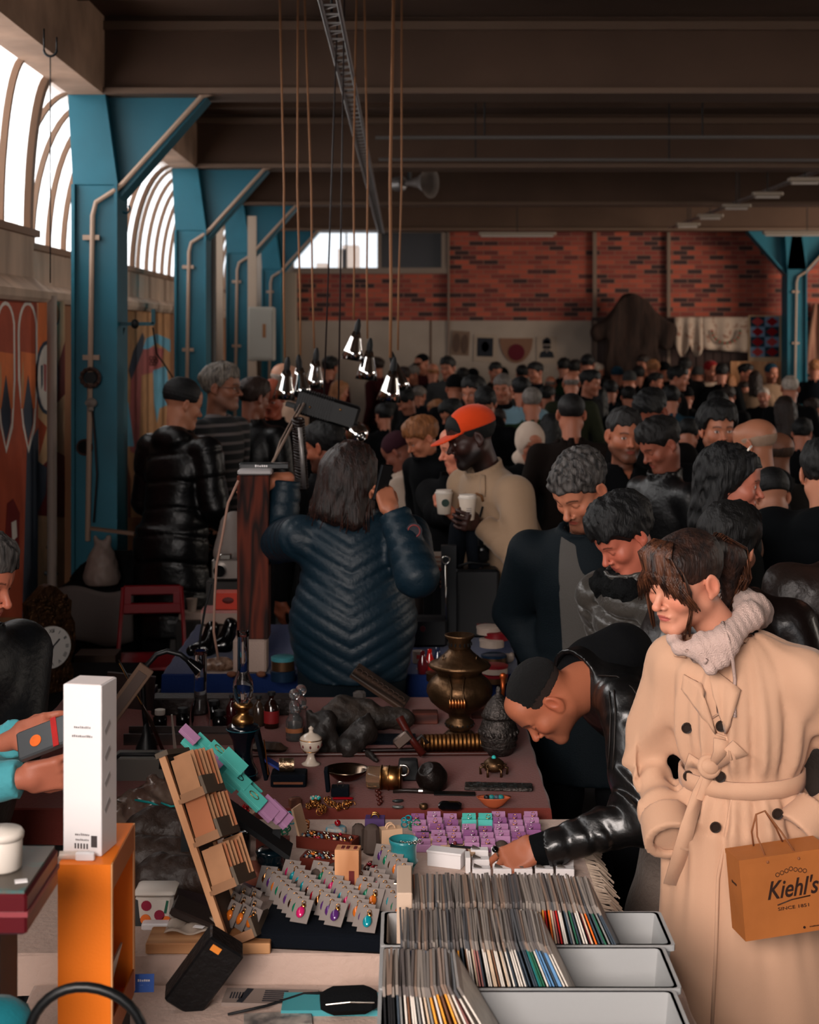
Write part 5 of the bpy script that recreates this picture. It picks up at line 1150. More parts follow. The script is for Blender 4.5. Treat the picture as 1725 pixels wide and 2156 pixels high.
def strip(p, L, rz, label, on=False):
    t = thing('strip_light', label, 'light fitting', p, rz, 'strip lights'); MB().box((0, 0, .02), (L, .10, .04), bev=.008).build('fitting', mat('fitting_white', (.62, .56, .50), .5), t); MB().cyl((-L/2+.03, 0, -.012), (L/2-.03, 0, -.012), .014).build('tube', mat('tube_glass', (.75, .70, .66), .3), t, smooth=True); MB().cyl((0, 0, .03), (0, 0, 4.06-p[2]), .006).build('hanger', black_m, t)
for k, n_ in enumerate(('nearest', 'second nearest', 'third nearest', 'third farthest', 'second farthest', 'farthest')): strip((3.60, 12.6+1.45*k, 3.50), .30, 0, '%s short strip light on the upper right tray' % n_)
strip((XB(1090)*.9, 20.4, CH+205/F*20.4), 1.0, 0, 'white strip light under the last beam before the brick'); strip((at(1700, 19.5), 19.5, CH+207/F*19.5), 1.1, 0, 'white strip light in front of the far blue column')
# loudspeaker horn
p = P(872, 385, 16.2); t = thing('loudspeaker', 'grey horn loudspeaker below the third beam', 'loudspeaker', p, math.radians(-35))
MB().lathe([(.03, -.16), (.035, -.05), (.06, .06), (.12, .15), (.17, .2), (.165, .2), (.11, .15), (.05, .06)], n=24, R=Ry(PI/2)).build('horn', mat('horn_grey', (.42, .38, .36), .5), t, smooth=2)
MB().lathe([(.06, -.26), (.075, -.24), (.075, -.14), (.05, -.12)], n=18, R=Ry(PI/2)).build('driver', steel, t, smooth=True); MB().box((-.06, 0, .19), (.03, .04, .38)).build('bracket', black_m, t)
# column fittings
Yc = 9.36
p = P(192, 795, Yc); t = thing('valve_wheel', 'round rusty fitting with a ring of knobs on the first blue column', 'fitting', p)
b = MB(); b.torus((0, -.02, 0), .052, .012, R=Rx(PI/2))
for k in range(12): b.sph((.056*math.cos(k*PI/6), -.035, .056*math.sin(k*PI/6)), .010)
b.build('knob_ring', mat('rusty', (.22, .13, .10), .6, var=.3), t, smooth=2); MB().cyl((0, .0, 0), (0, -.03, 0), .035).build('hub', black_m, t, smooth=True)
one('socket_box', MB().sph((0, 0, 0), (.036, .025, .03)).cyl((-.02, -.02, -.0), (-.02, -.032, 0), .012).cyl((.02, -.02, 0), (.02, -.032, 0), .012).box((0, -.015, -.035), (.03, .03, .03), bev=.005), mat('socket_white', (.45, .41, .38), .5), 'small round double socket below the rusty fitting', 'socket', loc=P(192, 848, Yc))
one('wall_cable', MB().tube([tuple(P(194, 862, Yc)), tuple(P(200, 930, Yc)), tuple(P(204, 1000, Yc)), tuple(P(197, 1100, Yc))], .005), mat('cable_brown', (.18, .11, .09), .7), 'thin brown cable trailing down the first blue column', 'cable', smooth=2)
one('duct_opening', MB().torus((0, 0, 0), .045, .006, 0, R=Rx(PI/2)).cyl((0, .01, 0), (0, -.002, 0), .045, mi=1), [mat('rusty', (.22, .13, .10)), mat('hole', (.02, .02, .02), .9)], 'round dark opening with rusty rim low on the first blue column', 'opening', loc=P(178, 942, 9.40))
t = thing('bracket_arm', 'teal angled steel arm sticking out right of the first blue column', 'bracket', P(245, 682, 9.5))
MB().box((.11, 0, 0), (.24, .03, .022)).box((.225, 0, .045), (.022, .03, .09)).build('arm', mat('teal_dark', (.06, .26, .30), .5), t); MB().sph((.115, -.01, 0), (.025, .025, .03)).build('clamp', black_m, t, smooth=2)
b = MB()
for k in range(6): b.torus((.028*math.cos(k*PI/3), 0, .028*math.sin(k*PI/3)), .016, .005, R=Rx(PI/2), n=10, k=5)
one('flower_handle', b, mat('iron_black', (.06, .04, .04), .5), 'small black flower shaped tap wheel before the tan mural', 'tap wheel', loc=P(322, 760, 14.55), smooth=2)
one('wall_cable', MB().tube([tuple(P(262, 690, 9.6)), tuple(P(250, 740, 9.6)), tuple(P(235, 800, 9.5))], .005).tube([tuple(P(322, 690, 9.6)), tuple(P(330, 745, 9.8)), tuple(P(345, 765, 10)), tuple(P(372, 808, 10.4))], .005), black_m, 'black cables sagging from the teal angled arm', 'cable', smooth=2)
one('wall_pipe', MB().cyl((-2.02, 9.0, 0), (-2.02, 9.0, 2.36), .028), mat('pipe_white', (.62, .56, .52), .5), 'white vertical pipe at the end of the near mural', 'pipe', smooth=1)
one('drain_pipe', MB().cyl((at(442, 14.6), 14.6, 0), (at(442, 14.6), 14.6, 3.5), .06), mat('pipe_dark', (.16, .14, .14), .5), 'dark vertical pipe between the second and third blue columns', 'pipe', smooth=1)
b = MB()
for x0, x1 in ((427, 440), (455, 470), (522, 540)): b.box(((at(x0, 15.5)+at(x1, 15.5))/2, 15.5, 1.65), (at(x1, 15.5)-at(x0, 15.5), .05, 3.3))
o = b.build('trim_3', mat('white_plaster', (.70, .62, .55))); o['kind'] = 'structure'
for px, py, Y, col, lb in ((255, 440, 9.6, .05, 'dark hook on the first blue column above the haunch'),):
    one('hook', MB().torus((.03, 0, 0), .025, .006, R=Rx(PI/2), arc=PI*1.3, a0=-PI), blue_d, lb, 'hook', loc=P(px, py, Y), smooth=2)
one('ceiling_cable', MB().torus((0, 0, 0), .03, .006, R=Rx(PI/2), arc=PI, a0=PI).tube([(-.03, 0, 0), (-.03, 0, .1)], .004).tube([(.03, 0, 0), (.03, 0, .06)], .004).tube([(0, 0, -.03), (0, .0, -.6), (.0, 0, -1.1)], .003), black_m, 'wire with a loop hanging from the edge beam at the upper left', 'wire', loc=P(106, 105, 7.4), smooth=2)
# white cabinet on the left wall near the far columns
Y = 15.2; p = P(552, 703, Y); t = thing('wall_cabinet', 'white metal cabinet on the wall right of the third blue column', 'cabinet', p)
MB().box((0, 0, 0), (.25, .2, .52), bev=.01).build('body', mat('cabinet_white', (.66, .64, .60), .45), t); MB().box((-.0, -.108, 0), (.20, .012, .46)).build('door', mat('cabinet_white', (.66, .64, .60)), t); MB().box((.03, -.117, .03), (.03, .004, .13)).build('warning_label', mat('label_orange', (.60, .40, .25), .6), t)
# hangings on the back wall
def cloth_on_wall(name, x0, x1, y0, y1, m, label, cat, wave=.02, fn=None, Y=22.42, skew=0., n=16, group=None):
    W_, H_ = XB(x1)-XB(x0), ZB(y0)-ZB(y1); b = MB()
    def f(u, v):
        low = fn(u) if fn else 1.; return (W_*(u-.5)+skew*v, -.02-wave*math.sin(u*n)*(.3+v), -H_*v*low)
    b.sheet(f, 24, 8, 0, .006); return one(name, b, m, label, cat, group, loc=((XB(x0)+XB(x1))/2, Y, ZB(y0)), smooth=2)
fur = mat('fur_brown', (.17, .11, .085), .9, bump=1., bscale=25, var=.4, vscale=6, stretch=(3, 1, .5))
p = Vector((XB(1325), 22.25, ZB(640))); t = thing('fur_coat', 'brown fur coat hanging on the wall right of the white boards', 'coat', p)
def furf(q): 
    d = cap(q, (0, 0, -.12), (0, 0, -.85), .26, .40); d = sm(d, cap(q, (-.1, 0, -.14), (-.48, 0, -.42), .14, .11), .1); d = sm(d, cap(q, (.1, 0, -.14), (.50, 0, -.40), .14, .13), .1); d = sm(d, cap(q, (.48, 0, -.4), (.46, 0, -.55), .12, .12), .05)
    return np.maximum(np.maximum(d, np.abs(q[:, 1])-.09), -1.05-q[:, 2])+wav(q*V(1, 1, .3), 22)*.03
sdf_mesh('coat_body', [(furf, (-.75, -.2, -1.15), (.75, .2, .15), .022)], fur, t); MB().torus((0, 0, .06), .04, .008, R=Rx(PI/2), arc=PI*1.4).build('hanger_hook', black_m, t, smooth=2)
emb = mat('embroidered_cotton', (.66, .58, .52), .9, col2=(.50, .36, .30), vscale=9, thr=(.34, .44), bump=.3, bscale=40)
cloth_on_wall('embroidered_cloth', 1415, 1476, 668, 745, emb, 'narrow white embroidered cloth with pointed hem', 'cloth', .03, lambda u: .72+.35*abs(math.sin(u*6)))
cloth_on_wall('embroidered_cloth', 1474, 1570, 668, 742, emb, 'wide white cloth with a floral wreath beside the patchwork quilt', 'cloth', .02, lambda u: .9+.1*u)
b = MB(); c0 = Vector(((XB(1474)+XB(1570))/2, 22.36, ZB(700)))
for k in range(18): a = PI+PI*k/17; b.sph(c0+Vector((.20*math.cos(a), 0, .17*math.sin(a)+.02)), (.022, .004, .022), k % 2, n=8)
o = b.build('floral_wreath', [mat('thread_rose', (.50, .24, .20), .8), mat('thread_green', (.30, .34, .26), .8)], bpy.data.objects['embroidered_cloth.001']); o.location = -Vector(bpy.data.objects['embroidered_cloth.001'].location)
W_ = XB(1640)-XB(1570); p = Vector(((XB(1570)+XB(1640))/2, 22.40, ZB(712)))
t = thing('patchwork_quilt', 'patchwork quilt of red and blue diamonds with a cream border', 'quilt', p); h_ = ZB(664)-ZB(760); cw_ = W_*.86
MB().box((0, 0, 0), (W_, .02, h_)).build('border', mat('quilt_cream', (.68, .56, .44), .9), t)
b = MB(); ncol = 2; nrow = 4; cx_ = cw_/2; cz = (h_*.88)/nrow
for i in range(2):
    for j in range(nrow):
        x, z = -cw_/2+cx_*(i+.5)-.01, h_*.47-cz*(j+.5); k = (i+j) % 2; b.box((x, -.014, z), (cx_, .006, cz), 0 if k else 1)
        b.rings([[(x-cx_*.42, -.018, z), (x, -.018, z-cz*.46), (x+cx_*.42, -.018, z), (x, -.018, z+cz*.46)], [(x-cx_*.42, -.026, z), (x, -.026, z-cz*.46), (x+cx_*.42, -.026, z), (x, -.026, z+cz*.46)]], 2 if (j+i) % 3 else 3)
b.build('diamonds', [mat('quilt_sky', (.40, .50, .60), .9), mat('quilt_teal', (.06, .18, .24), .9), mat('quilt_red', (.50, .05, .09), .9), mat('quilt_pink', (.62, .22, .22), .9)], t)
paper = mat('print_paper', (.60, .53, .47), .8); ink = mat('print_ink', (.10, .11, .14), .8)
def poster(x0, x1, y0, y1, label, shapes, bg=paper, rot=0.):
    t = thing('poster', label, 'poster', ((XB(x0)+XB(x1))/2, 22.553, (ZB(y0)+ZB(y1))/2), rot=(0, rot, 0)); W_, H_ = XB(x1)-XB(x0), ZB(y0)-ZB(y1)
    MB().box((0, 0, 0), (W_, .01, H_)).build('sheet', bg, t); b = MB(); ms = []
    for (pl, m) in shapes:
        if m not in ms: ms.append(m)
        b.rings([[(x*W_/2, -.006, z*H_/2) for x, z in pl], [(x*W_/2, -.012, z*H_/2) for x, z in pl]], ms.index(m))
    b.build('print', ms, t)
poster(951, 988, 697, 748, 'pair of faded brown prints on the white boards', [(oval(-.45, 0, .4, .8), mat('ink_brown', (.32, .24, .2), .8)), (oval(.5, -.05, .38, .8), mat('ink_brown', (.32, .24, .2), .8))], mat('paper_brown', (.44, .35, .29), .8), .06)
poster(998, 1045, 704, 762, 'white sheet with a dark square print of a red flower', [([(-.7, -.6), (.7, -.6), (.7, .75), (-.7, .75)], ink), (oval(0, .1, .35, .38), mat('ink_red', (.38, .12, .14), .8))], rot=.03)
poster(1130, 1172, 708, 766, 'black portrait print of a man in sunglasses on white paper', [(oval(0, .32, .36, .42), mat('ink_grey', (.42, .38, .36), .8)), ([(-.4, .45), (.4, .45), (.35, .8), (.0, .92), (-.38, .75)], ink), ([(-.4, .28), (.4, .28), (.36, .12), (.05, .12), (0, .2), (-.05, .12), (-.36, .12)], ink), ([(-.75, -.55), (.75, -.55), (.6, -.15), (.2, -.02), (0, -.2), (-.2, -.02), (-.6, -.15)], ink)])
t = thing('half_round_cloth', 'tan half round cloth with a wine red patch on the white boards', 'cloth', (XB(1087), 22.559, ZB(712)))
hw = (XB(1122)-XB(1052))/2; MB().rings([[(hw*x, y, hw*1.15*z) for x, z in [(-1, 0)]+[(math.cos(a), -math.sin(a)*1.0) for a in np.linspace(PI, 2*PI, 18)*1.0][::-1] if True] for y in (0, .012)]) if False else None
arc_ = [(math.cos(a), math.sin(a)) for a in np.linspace(PI, 2*PI, 20)]
MB().rings([[(hw*x, y, hw*1.5*z) for x, z in arc_] for y in (0, -.012)]).build('cloth_sheet', mat('cloth_tan', (.46, .33, .26), .9), t)
MB().rings([[(hw*.5*x, y, hw*.5*z-hw*.85) for x, z in oval(0, 0, 1, 1)] for y in (-.012, -.018)]).build('patch', mat('cloth_wine', (.32, .06, .11), .9), t)
# right of the far column: a striped shawl on a hanger, and boards
t = thing('striped_shawl', 'striped beige shawl hanging right of the far blue column', 'shawl', (XB(1722), 22.45, ZB(640))); b = MB()
b.sheet(lambda u, v: ((u-.5)*(.2+.35*v), -.03*math.sin(u*14), -v*1.0), 20, 8, 0, .01); b.build('shawl', mat('shawl_stripe', (.60, .44, .36), .9, col2=(.40, .24, .20), vscale=6, stretch=(6, 1, .3)), t, smooth=2)
one('wooden_board', MB().box((0, 0, 0), (.75, .04, .75)), wood_p, 'pale wooden board leaning below the patchwork quilt', 'board', loc=(XB(1588), 22.42, ZB(815)), smooth=0)
# ---------------------------------------------------------------- tables
cream = cloth('cloth_cream', (.70, .60, .55), bscale=60, bump=.4); maroon = cloth('cloth_maroon', (.38, .155, .125), bscale=120, bump=.2); royal = cloth('cloth_royal', (.03, .12, .30), bscale=90)
def table(label, x0, x1, y0, y1, z, m, drop=.12, group=None, inset=.06, skirt=None):
    t = thing('stall_table', label, 'table', ((x0+x1)/2, (y0+y1)/2, 0)); w_, d_ = x1-x0, y1-y0
    MB().box((0, 0, z-.022), (w_, d_, .035)).build('table_top', wood_p, t)
    for sx in (-1, 1):
        for sy in (-1, 1): MB().cyl((sx*(w_/2-inset), sy*(d_/2-inset), 0), (sx*(w_/2-inset), sy*(d_/2-inset), z-.04), .018).build('leg', black_m, t, smooth=True)
    b = MB(); n = 40; rs = []
    per = [(-w_/2+w_*i/n, -d_/2) for i in range(n)]+[(w_/2, -d_/2+d_*i/n) for i in range(n)]+[(w_/2-w_*i/n, d_/2) for i in range(n)]+[(-w_/2, d_/2-d_*i/n) for i in range(n)]
    for k, (zz, e) in enumerate(((z, 0), (z-.004, .006), (z-drop*.5, .012), (z-drop, .018))):
        rs.append([(x*(1+2*(e+.004*math.sin(i*.9)*k*.5)/w_), y*(1+2*(e+.004*math.sin(i*.9)*k*.5)/d_), zz) for i, (x, y) in enumerate(per)])
    b.rings(rs[::-1], cap=False); b.add([(x, y, z) for x, y in per], [tuple(range(len(per)))]); o = b.build('tablecloth', m, t, smooth=1)
    return t
ZJ, ZM, ZF, ZR = .78, .80, .725, .80
table('jewellery stall table under a cream cloth', -.90, .47, 3.46, 4.41, ZJ, cream, .085)
table('antiques table under a maroon cloth beside the bending man', -1.25, .415, 4.45, 5.80, ZM, maroon, .10)
table('far table under a royal blue cloth behind the trader in navy', -.95, .46, 6.20, 7.25, ZR, royal, .30)
table('front table carrying the record crates', -.80, .60, 2.35, 3.42, ZF, cream, .3)
table('low dark table at the left holding the clocks', -1.95, -1.25, 6.6, 7.6, .55, cloth('cloth_black', (.05, .05, .06)), .3)
# fringe along the right side of the cream cloth
b = MB(); rnd = random.Random(5)
for i in range(110):
    y = 3.47+.93*i/109; L = rnd.uniform(.03, .06); a = rnd.uniform(-.02, .02); b.tube([(.47, y, ZJ+.002), (.485+L*.3, y+a*.5, ZJ-.004), (.49+L*.8, y+a, ZJ-.02-L*.3)], .0022, n=4)
o = b.build('fringe', cloth('fringe_cream', (.72, .64, .57)), bpy.data.objects['stall_table']); o.location = -Vector(bpy.data.objects['stall_table'].location); o['kind'] = 'stuff'
def S(py, z): return (py-VY)/(CH-z)          # pixels per metre on a table of height z
def lath(name, label, cat, px, py, z, prof, m, n=22, group=None, rz=0., sy=1.):
    """turned object; prof in pixels of the photograph (radius, height), foot at px, py"""
    s_ = S(py, z); b = MB().lathe([(r/s_, h/s_) for r, h in prof], n=n, sy=sy); return one(name, b, m, label, cat, group, loc=T(px, py, z), smooth=2, rot=(0, 0, rz))
# ---------------------------------------------------------------- records in grey crates
crate_m = mat('crate_grey', (.58, .58, .58), .5, bump=.05)
def crate(x0, x1, y0, y1, zr, label):
    t = thing('storage_crate', label, 'crate', ((x0+x1)/2, (y0+y1)/2, ZF), group='grey crates of records'); w_, d_, h = x1-x0, y1-y0-.004, zr-ZF; k = .93; th = .006
    b = MB()
    def rr(w2, d2, z, r=.009): return [(sx*(w2-r)+sgx*0+r*math.cos(a), sy*(d2-r)+r*math.sin(a), z) for (sx, sy, a0, sgx) in ((1, 1, 0, 0), (-1, 1, PI/2, 0), (-1, -1, PI, 0), (1, -1, 1.5*PI, 0)) for a in (a0, a0+PI/4, a0+PI/2)]
    b.rings([rr(w_/2*k, d_/2*k, 0), rr(w_/2-.004, d_/2-.002, h), rr(w_/2-.004-th, d_/2-.002-th, h), rr(w_/2*k-th, d_/2*k-th, th)]); b.build('tub', crate_m, t, smooth=True)
    b = MB(); b.rings([rr(w_/2-.003, d_/2-.001, h-.014), rr(w_/2+.003, d_/2+.0015, h-.012), rr(w_/2+.003, d_/2+.0015, h), rr(w_/2-.010, d_/2-.008, h)], cap=False); b.build('rim', crate_m, t, smooth=True); return t
rows = (('rear', 3.195, 3.385, .90, .020, .395), ('middle', 2.985, 3.190, .90, -.005, .275), ('front', 2.760, 2.980, .90, -.035, .095))
for nm, y0, y1, zr, _, _ in rows: crate(-.045, (.552, .528, .514)[('rear', 'middle', 'front').index(nm)], y0, y1, zr, '%s grey plastic crate of records' % nm)
sl_g = [mat('sleeve_grey_%d' % i, c, .35, alpha=1) for i, c in enumerate(((.44, .41, .39), (.36, .33, .32), (.52, .48, .45), (.30, .30, .31), (.50, .42, .37)))]
sc_ = dict(white=(.82, .78, .74), cream=(.78, .68, .58), slate=(.22, .26, .30), teal=(.10, .42, .42), sky=(.36, .52, .68), orange=(.88, .40, .12), red=(.66, .09, .08), amber=(.90, .60, .22), brown=(.42, .28, .20), grey=(.50, .49, .48), navy=(.12, .15, .24), rose=(.62, .40, .38), black=(.06, .06, .07), maroon=(.34, .08, .10), green=(.14, .36, .27))
SM = {k: mat('spine_'+k, v, .5, var=.1, vscale=40) for k, v in sc_.items()}
protoR = {}
def record(nm, x, y, zt, lean, col, gi, dep, hgt, th):
    key = (nm, gi)
    if key not in protoR:
        b = MB(); b.box((0, 0, -hgt/2-.004), (th*.62, dep*.96, hgt-.010), 0); 
        o = b.build('record_sleeve', SM['white'], None); c = MB(); c.box((0, .002, -.009), (th*.95, dep, .018), 0); c.box((0, dep/2, -hgt/2), (th*.9, .004, hgt), 0); c.build('plastic_cover', sl_g[gi], o); protoR[key] = o
    else: o = copy_tree(protoR[key])
    o.location = (x, y, zt); o.rotation_euler = (0, -lean, random.Random(int(x*1e5)).uniform(-.02, .02)); o.material_slots[0].link = 'OBJECT'; o.material_slots[0].material = SM[col]
    return props(o, '%s edged record in a clear sleeve, packed upright in the %s crate' % (col, nm), 'record', '%s edged records in the %s crate' % (col, nm))
rnd = random.Random(21)
left_cols = ['slate', 'grey', 'cream', 'white', 'brown', 'slate', 'grey', 'maroon', 'rose', 'grey', 'navy']
colA = ['red', 'white', 'cream', 'amber', 'amber', 'red', 'orange', 'cream', 'rose', 'red', 'white', 'white', 'slate', 'grey', 'green', 'slate', 'white', 'white', 'maroon', 'cream', 'orange', 'slate', 'slate', 'green', 'grey', 'slate']
colB = ['white', 'cream', 'red', 'sky', 'white', 'white', 'grey', 'slate', 'white', 'grey', 'brown', 'amber', 'slate', 'brown', 'white', 'cream', 'rose', 'slate', 'white', 'cream', 'brown', 'white', 'cream', 'white', 'slate', 'white', 'white', 'slate', 'slate', 'teal', 'green', 'white', 'sky', 'slate', 'sky', 'white']
for nm, y0, y1, zr, xa, xb in rows:
    n = {'rear': 74, 'middle': 62, 'front': 24}[nm]; dep = .170; hgt = .17; yc = (y0+y1)/2-.002; zt = .985 if nm != 'front' else .990
    for i in range(n):
        u = i/(n-1); x = xa+(xb-xa)*u; lean = (.02+.44*max(0, (u-.55)/.45)**1.3) if nm == 'rear' else (.03+.42*u**1.6 if nm == 'middle' else .04+.5*u**2)
        if nm == 'rear': col = colA[min(int((u-.64)/.36*len(colA)), len(colA)-1)] if u > .64 else rnd.choice(left_cols)
        elif nm == 'middle': col = colB[min(int((u-.08)/.92*len(colB)), len(colB)-1)] if u > .08 else rnd.choice(('sky', 'navy', 'slate'))
        else: col = ('black', 'black', 'black', 'black', 'slate', 'grey')[i] if i < 6 else rnd.choice(('white', 'cream', 'brown', 'amber', 'rose', 'grey', 'white'))
        record(nm, x+math.sin(lean)*.0+rnd.uniform(-.0004, .0004), yc+rnd.uniform(-.006, .004), zt+rnd.uniform(-.004, .003)-.03*max(0, u-.8), lean, col, rnd.choice((0, 0, 1, 2, 3, 4)), dep, hgt, (xb-xa)/n*.96)
one('card_box', MB().box((0, 0, .10), (.032, .17, .20), bev=.002), mat('box_cream', (.74, .64, .56), .7), 'upright cream card box at the left end of the rear record row', 'box', loc=(.002, 3.30, .80), smooth=0)
# ---------------------------------------------------------------- front left: orange stand, white box, machine, cable
orange = mat('stand_orange', (.93, .47, .08), .5, bump=.05, bscale=200); edge_w = mat('stand_edge', (.86, .62, .42), .5)
t = thing('display_stand', 'bright orange open box stand at the front left, holding the white box', 'stand', (-.60, 3.07, ZF)); H1, B1 = .425, .085
b = MB(); wd, dp = .10, .25
b.box((0, -dp/2+.004, (B1+H1)/2), (wd, .008, H1-B1)); b.box((0, dp/2-.004, (B1+H1)/2), (wd, .008, H1-B1)); b.box((0, 0, H1-.004), (wd, dp-.016, .008)); b.box((0, 0, B1+.004), (wd, dp-.016, .008)); b.box((-wd/2+.003, 0, (B1+H1)/2), (.006, dp-.016, H1-B1-.01))
b.build('shell', orange, t)
b = MB(); fr_ = .012
for sy in (-1, 1): MB().box((wd/2+.001, sy*(dp/2-.006), (B1+H1)/2), (.003, fr_, H1-B1)).build('edge', edge_w, t)
for zz in (H1-.025, B1+.022): MB().box((wd/2+.001, 0, zz), (.003, dp-.024, .05)).build('rail', mat('stand_rail', (.66, .36, .13), .5), t)
MB().box((0, 0, B1/2), (.09, .22, B1)).build('plinth', black_m, t)
MB().box((.02, .02, B1+.06), (.004, .10, .12), R=Ry(.25)).build('paper_insert', mat('paper_white', (.8, .76, .72), .7), t)
wb_m = mat('box_white', (.86, .84, .84), .5, bump=.03); grey_t = mat('print_grey', (.45, .42, .42), .6)
ztp = ZF+H1
t = thing('gift_box', 'tall white carton standing on the orange stand', 'box', (-.607, 3.035, ztp), math.radians(-11))
MB().box((0, 0, .163), (.078, .078, .326), bev=.0015).build('carton', wb_m, t); MB().box((0, 0, .3265), (.072, .072, .001)).build('lid', mat('box_lid', (.80, .75, .74), .5), t)
for zz, tx, sz in ((.245, '~9', .0062), (.228, '~11', .0062), (.040, '~8', .006), (.030, '~9', .005)): text('lettering', tx, sz, grey_t, t, (-.0, -.0396, zz), (PI/2, 0, 0))
b = MB()
b.box((.024, -.0395, .028), (.012, .0006, .022)); 
for k in range(5): b.box((-.014+k*.006, -.0395, .018), (.003, .0006, .010))
b.build('printed_marks', mat('print_dark', (.25, .22, .22), .6), t)
b = MB()
for k in range(4): b.box((.0395, -.01, .09+k*.05), (.0006, .03, .012), R=Rx(.6))
b.build('side_print', mat('print_pale', (.62, .60, .60), .6), t)
t = thing('sample_tube', 'small clear tube with a white label lying before the white carton', 'tube', (-.618, 2.975, ztp+.008)); MB().cyl((-.035, 0, 0), (.02, 0, 0), .008).build('tube_body', mat('tube_clear', (.8, .75, .7), .1, alpha=.5), t, smooth=True); MB().box((.015, -.006, .0), (.036, .012, .016), bev=.002).build('label', wb_m, t)
t = thing('equipment_case', 'maroon sided equipment case with a worn grey lid at the left edge', 'case', (-.735, 2.63, 0))
MB().box((0, 0, 1.215), (.26, .23, .065), bev=.004).build('case_body', mat('case_maroon', (.30, .05, .08), .35, coat=.3), t); MB().box((0, 0, 1.2495), (.25, .22, .006)).build('lid', mat('lid_worn', (.33, .30, .27), .5, col2=(.15, .38, .38), vscale=14, thr=(.30, .40)), t)
MB().box((0, 0, 1.216), (.264, .234, .008)).build('trim_band', mat('case_pink', (.50, .22, .24), .4), t)
MB().box((-.02, .05, .95), (.16, .12, .47)).build('stand_post', black_m, t)
MB().box((-.04, -.03, .965), (.15, .16, .30), bev=.02).build('speaker_unit', mat('unit_grey', (.10, .11, .13), .6, bump=.4, bscale=60), t, smooth=True); MB().cyl((.03, .0, 0), (.03, .0, .82), .03).build('support', black_m, t)
one('foam_cup', MB().lathe([(.030, 0), (.033, .004), (.034, .05), (.030, .058), (.018, .060), (0, .060)], n=24).lathe([(.036, .052), (.037, .06), (.033, .066), (.0, .067)], n=24), white_p, 'round white tub on top of the worn grey lid', 'tub', loc=(-.672, 2.62, 1.2535), smooth=2)
one('paper_tag', MB().box((0, 0, .0), (.020, .014, .002), R=Rz(.3)), wb_m, 'small white price tag on the worn grey lid', 'tag', loc=(-.625, 2.56, 1.254), smooth=0)
one('black_cable', MB().tube([tuple(P(x, y, 2.5)) for x, y in [(172-112*math.cos(a)+20*max(0, -math.cos(a)), 2190-112*math.sin(a)) for a in np.linspace(-.4, PI+.4, 22)]], .0085, n=10), mat('cable_black', (.04, .045, .05), .4), 'thick black cable arching in front of the orange stand', 'cable', smooth=2)
one('teal_cloth', MB().sph((0, 0, 0), (.06, .05, .04)), cloth('rag_teal', (.05, .36, .40)), 'bit of teal cloth in the bottom left corner', 'cloth', loc=P(-5, 2150, 2.6), smooth=2)
# things on the front table
t = thing('leather_case', 'black camera battery case tilted on the front table, with an orange label', 'case', T(430, 2120, ZF)+Vector((0, 0, .075)), rot=(math.radians(10), math.radians(35), math.radians(12)))
MB().box((0, 0, 0), (.085, .06, .17), bev=.004).build('case_body', mat('case_black', (.05, .05, .055), .35, bump=.3, bscale=80), t); MB().box((-.018, -.0305, .068), (.022, .002, .014)).build('orange_label', mat('label_amber', (.85, .50, .18), .6), t)
t = thing('printed_folder', 'grey printed folder with black blocks and a lined panel on the front table', 'folder', T(570, 2105, ZF), math.radians(-3)); MB().box((0, 0, .004), (.20, .075, .008)).build('cover', mat('folder_grey', (.50, .44, .41), .6), t)
b = MB(); b.box((-.055, 0, .0085), (.014, .07, .001), R=Rz(-.2))
for k in range(5): b.box((-.085+k*.006, .0, .0085), (.003, .03, .001))
for k in range(6): b.box((.01, -.025+k*.010, .0085), (.05, .004, .001))
b.build('print', ink, t); MB().lathe([(.004, 0), (.004, .001)], t=(.085, .02, .008)).build('red_dot', SM['red'], t)
one('teal_board', MB().box((0, 0, .006), (.21, .09, .012)), mat('board_teal', (.25, .55, .58), .6), 'light teal flat board under the black pouch', 'board', loc=T(700, 2120, ZF), smooth=0)
t = thing('camera_pouch', 'black fabric pouch on the teal board', 'pouch', T(735, 2140, ZF)+Vector((0, 0, .012)), .1); MB().box((0, 0, .022), (.12, .07, .044), bev=.014).build('pouch_body', cloth('nylon_black', (.04, .045, .055)), t, smooth=True); MB().tube([(-.05, -.036, .03), (0, -.038, .034), (.05, -.036, .03)], .002).build('zip', silver, t)
one('thin_cable', MB().tube([tuple(T(480, 2146, ZF)+Vector((0, 0, .01))), tuple(T(560, 2130, ZF)+Vector((0, 0, .012))), tuple(T(640, 2104, ZF)+Vector((0, 0, .012))), tuple(T(740, 2108, ZF)+Vector((0, 0, .02)))], .003), black_m, 'thin black cord lying over the printed folder', 'cord', smooth=2)
one('glossy_magazine', MB().box((0, 0, .003), (.14, .06, .006), R=Rz(.1)), mat('magazine', (.62, .58, .55), .3, col2=(.3, .3, .3), vscale=30), 'white magazine peeking out at the bottom edge', 'magazine', loc=T(585, 2150, ZF), smooth=0)
t = thing('price_card', 'small blue card with pale print beside the orange stand', 'card', T(313, 2062, ZJ)+Vector((0, -.06, .0)), .05); MB().box((0, 0, .017), (.042, .003, .036), R=Rx(-.15)).build('card', mat('card_blue', (.16, .32, .62), .5), t); text('lettering', '~6', .007, wb_m, t, (0, -.0035, .024), (PI/2, 0, 0)); text('lettering', '~7', .005, wb_m, t, (0, -.0015, .012), (PI/2, 0, 0))
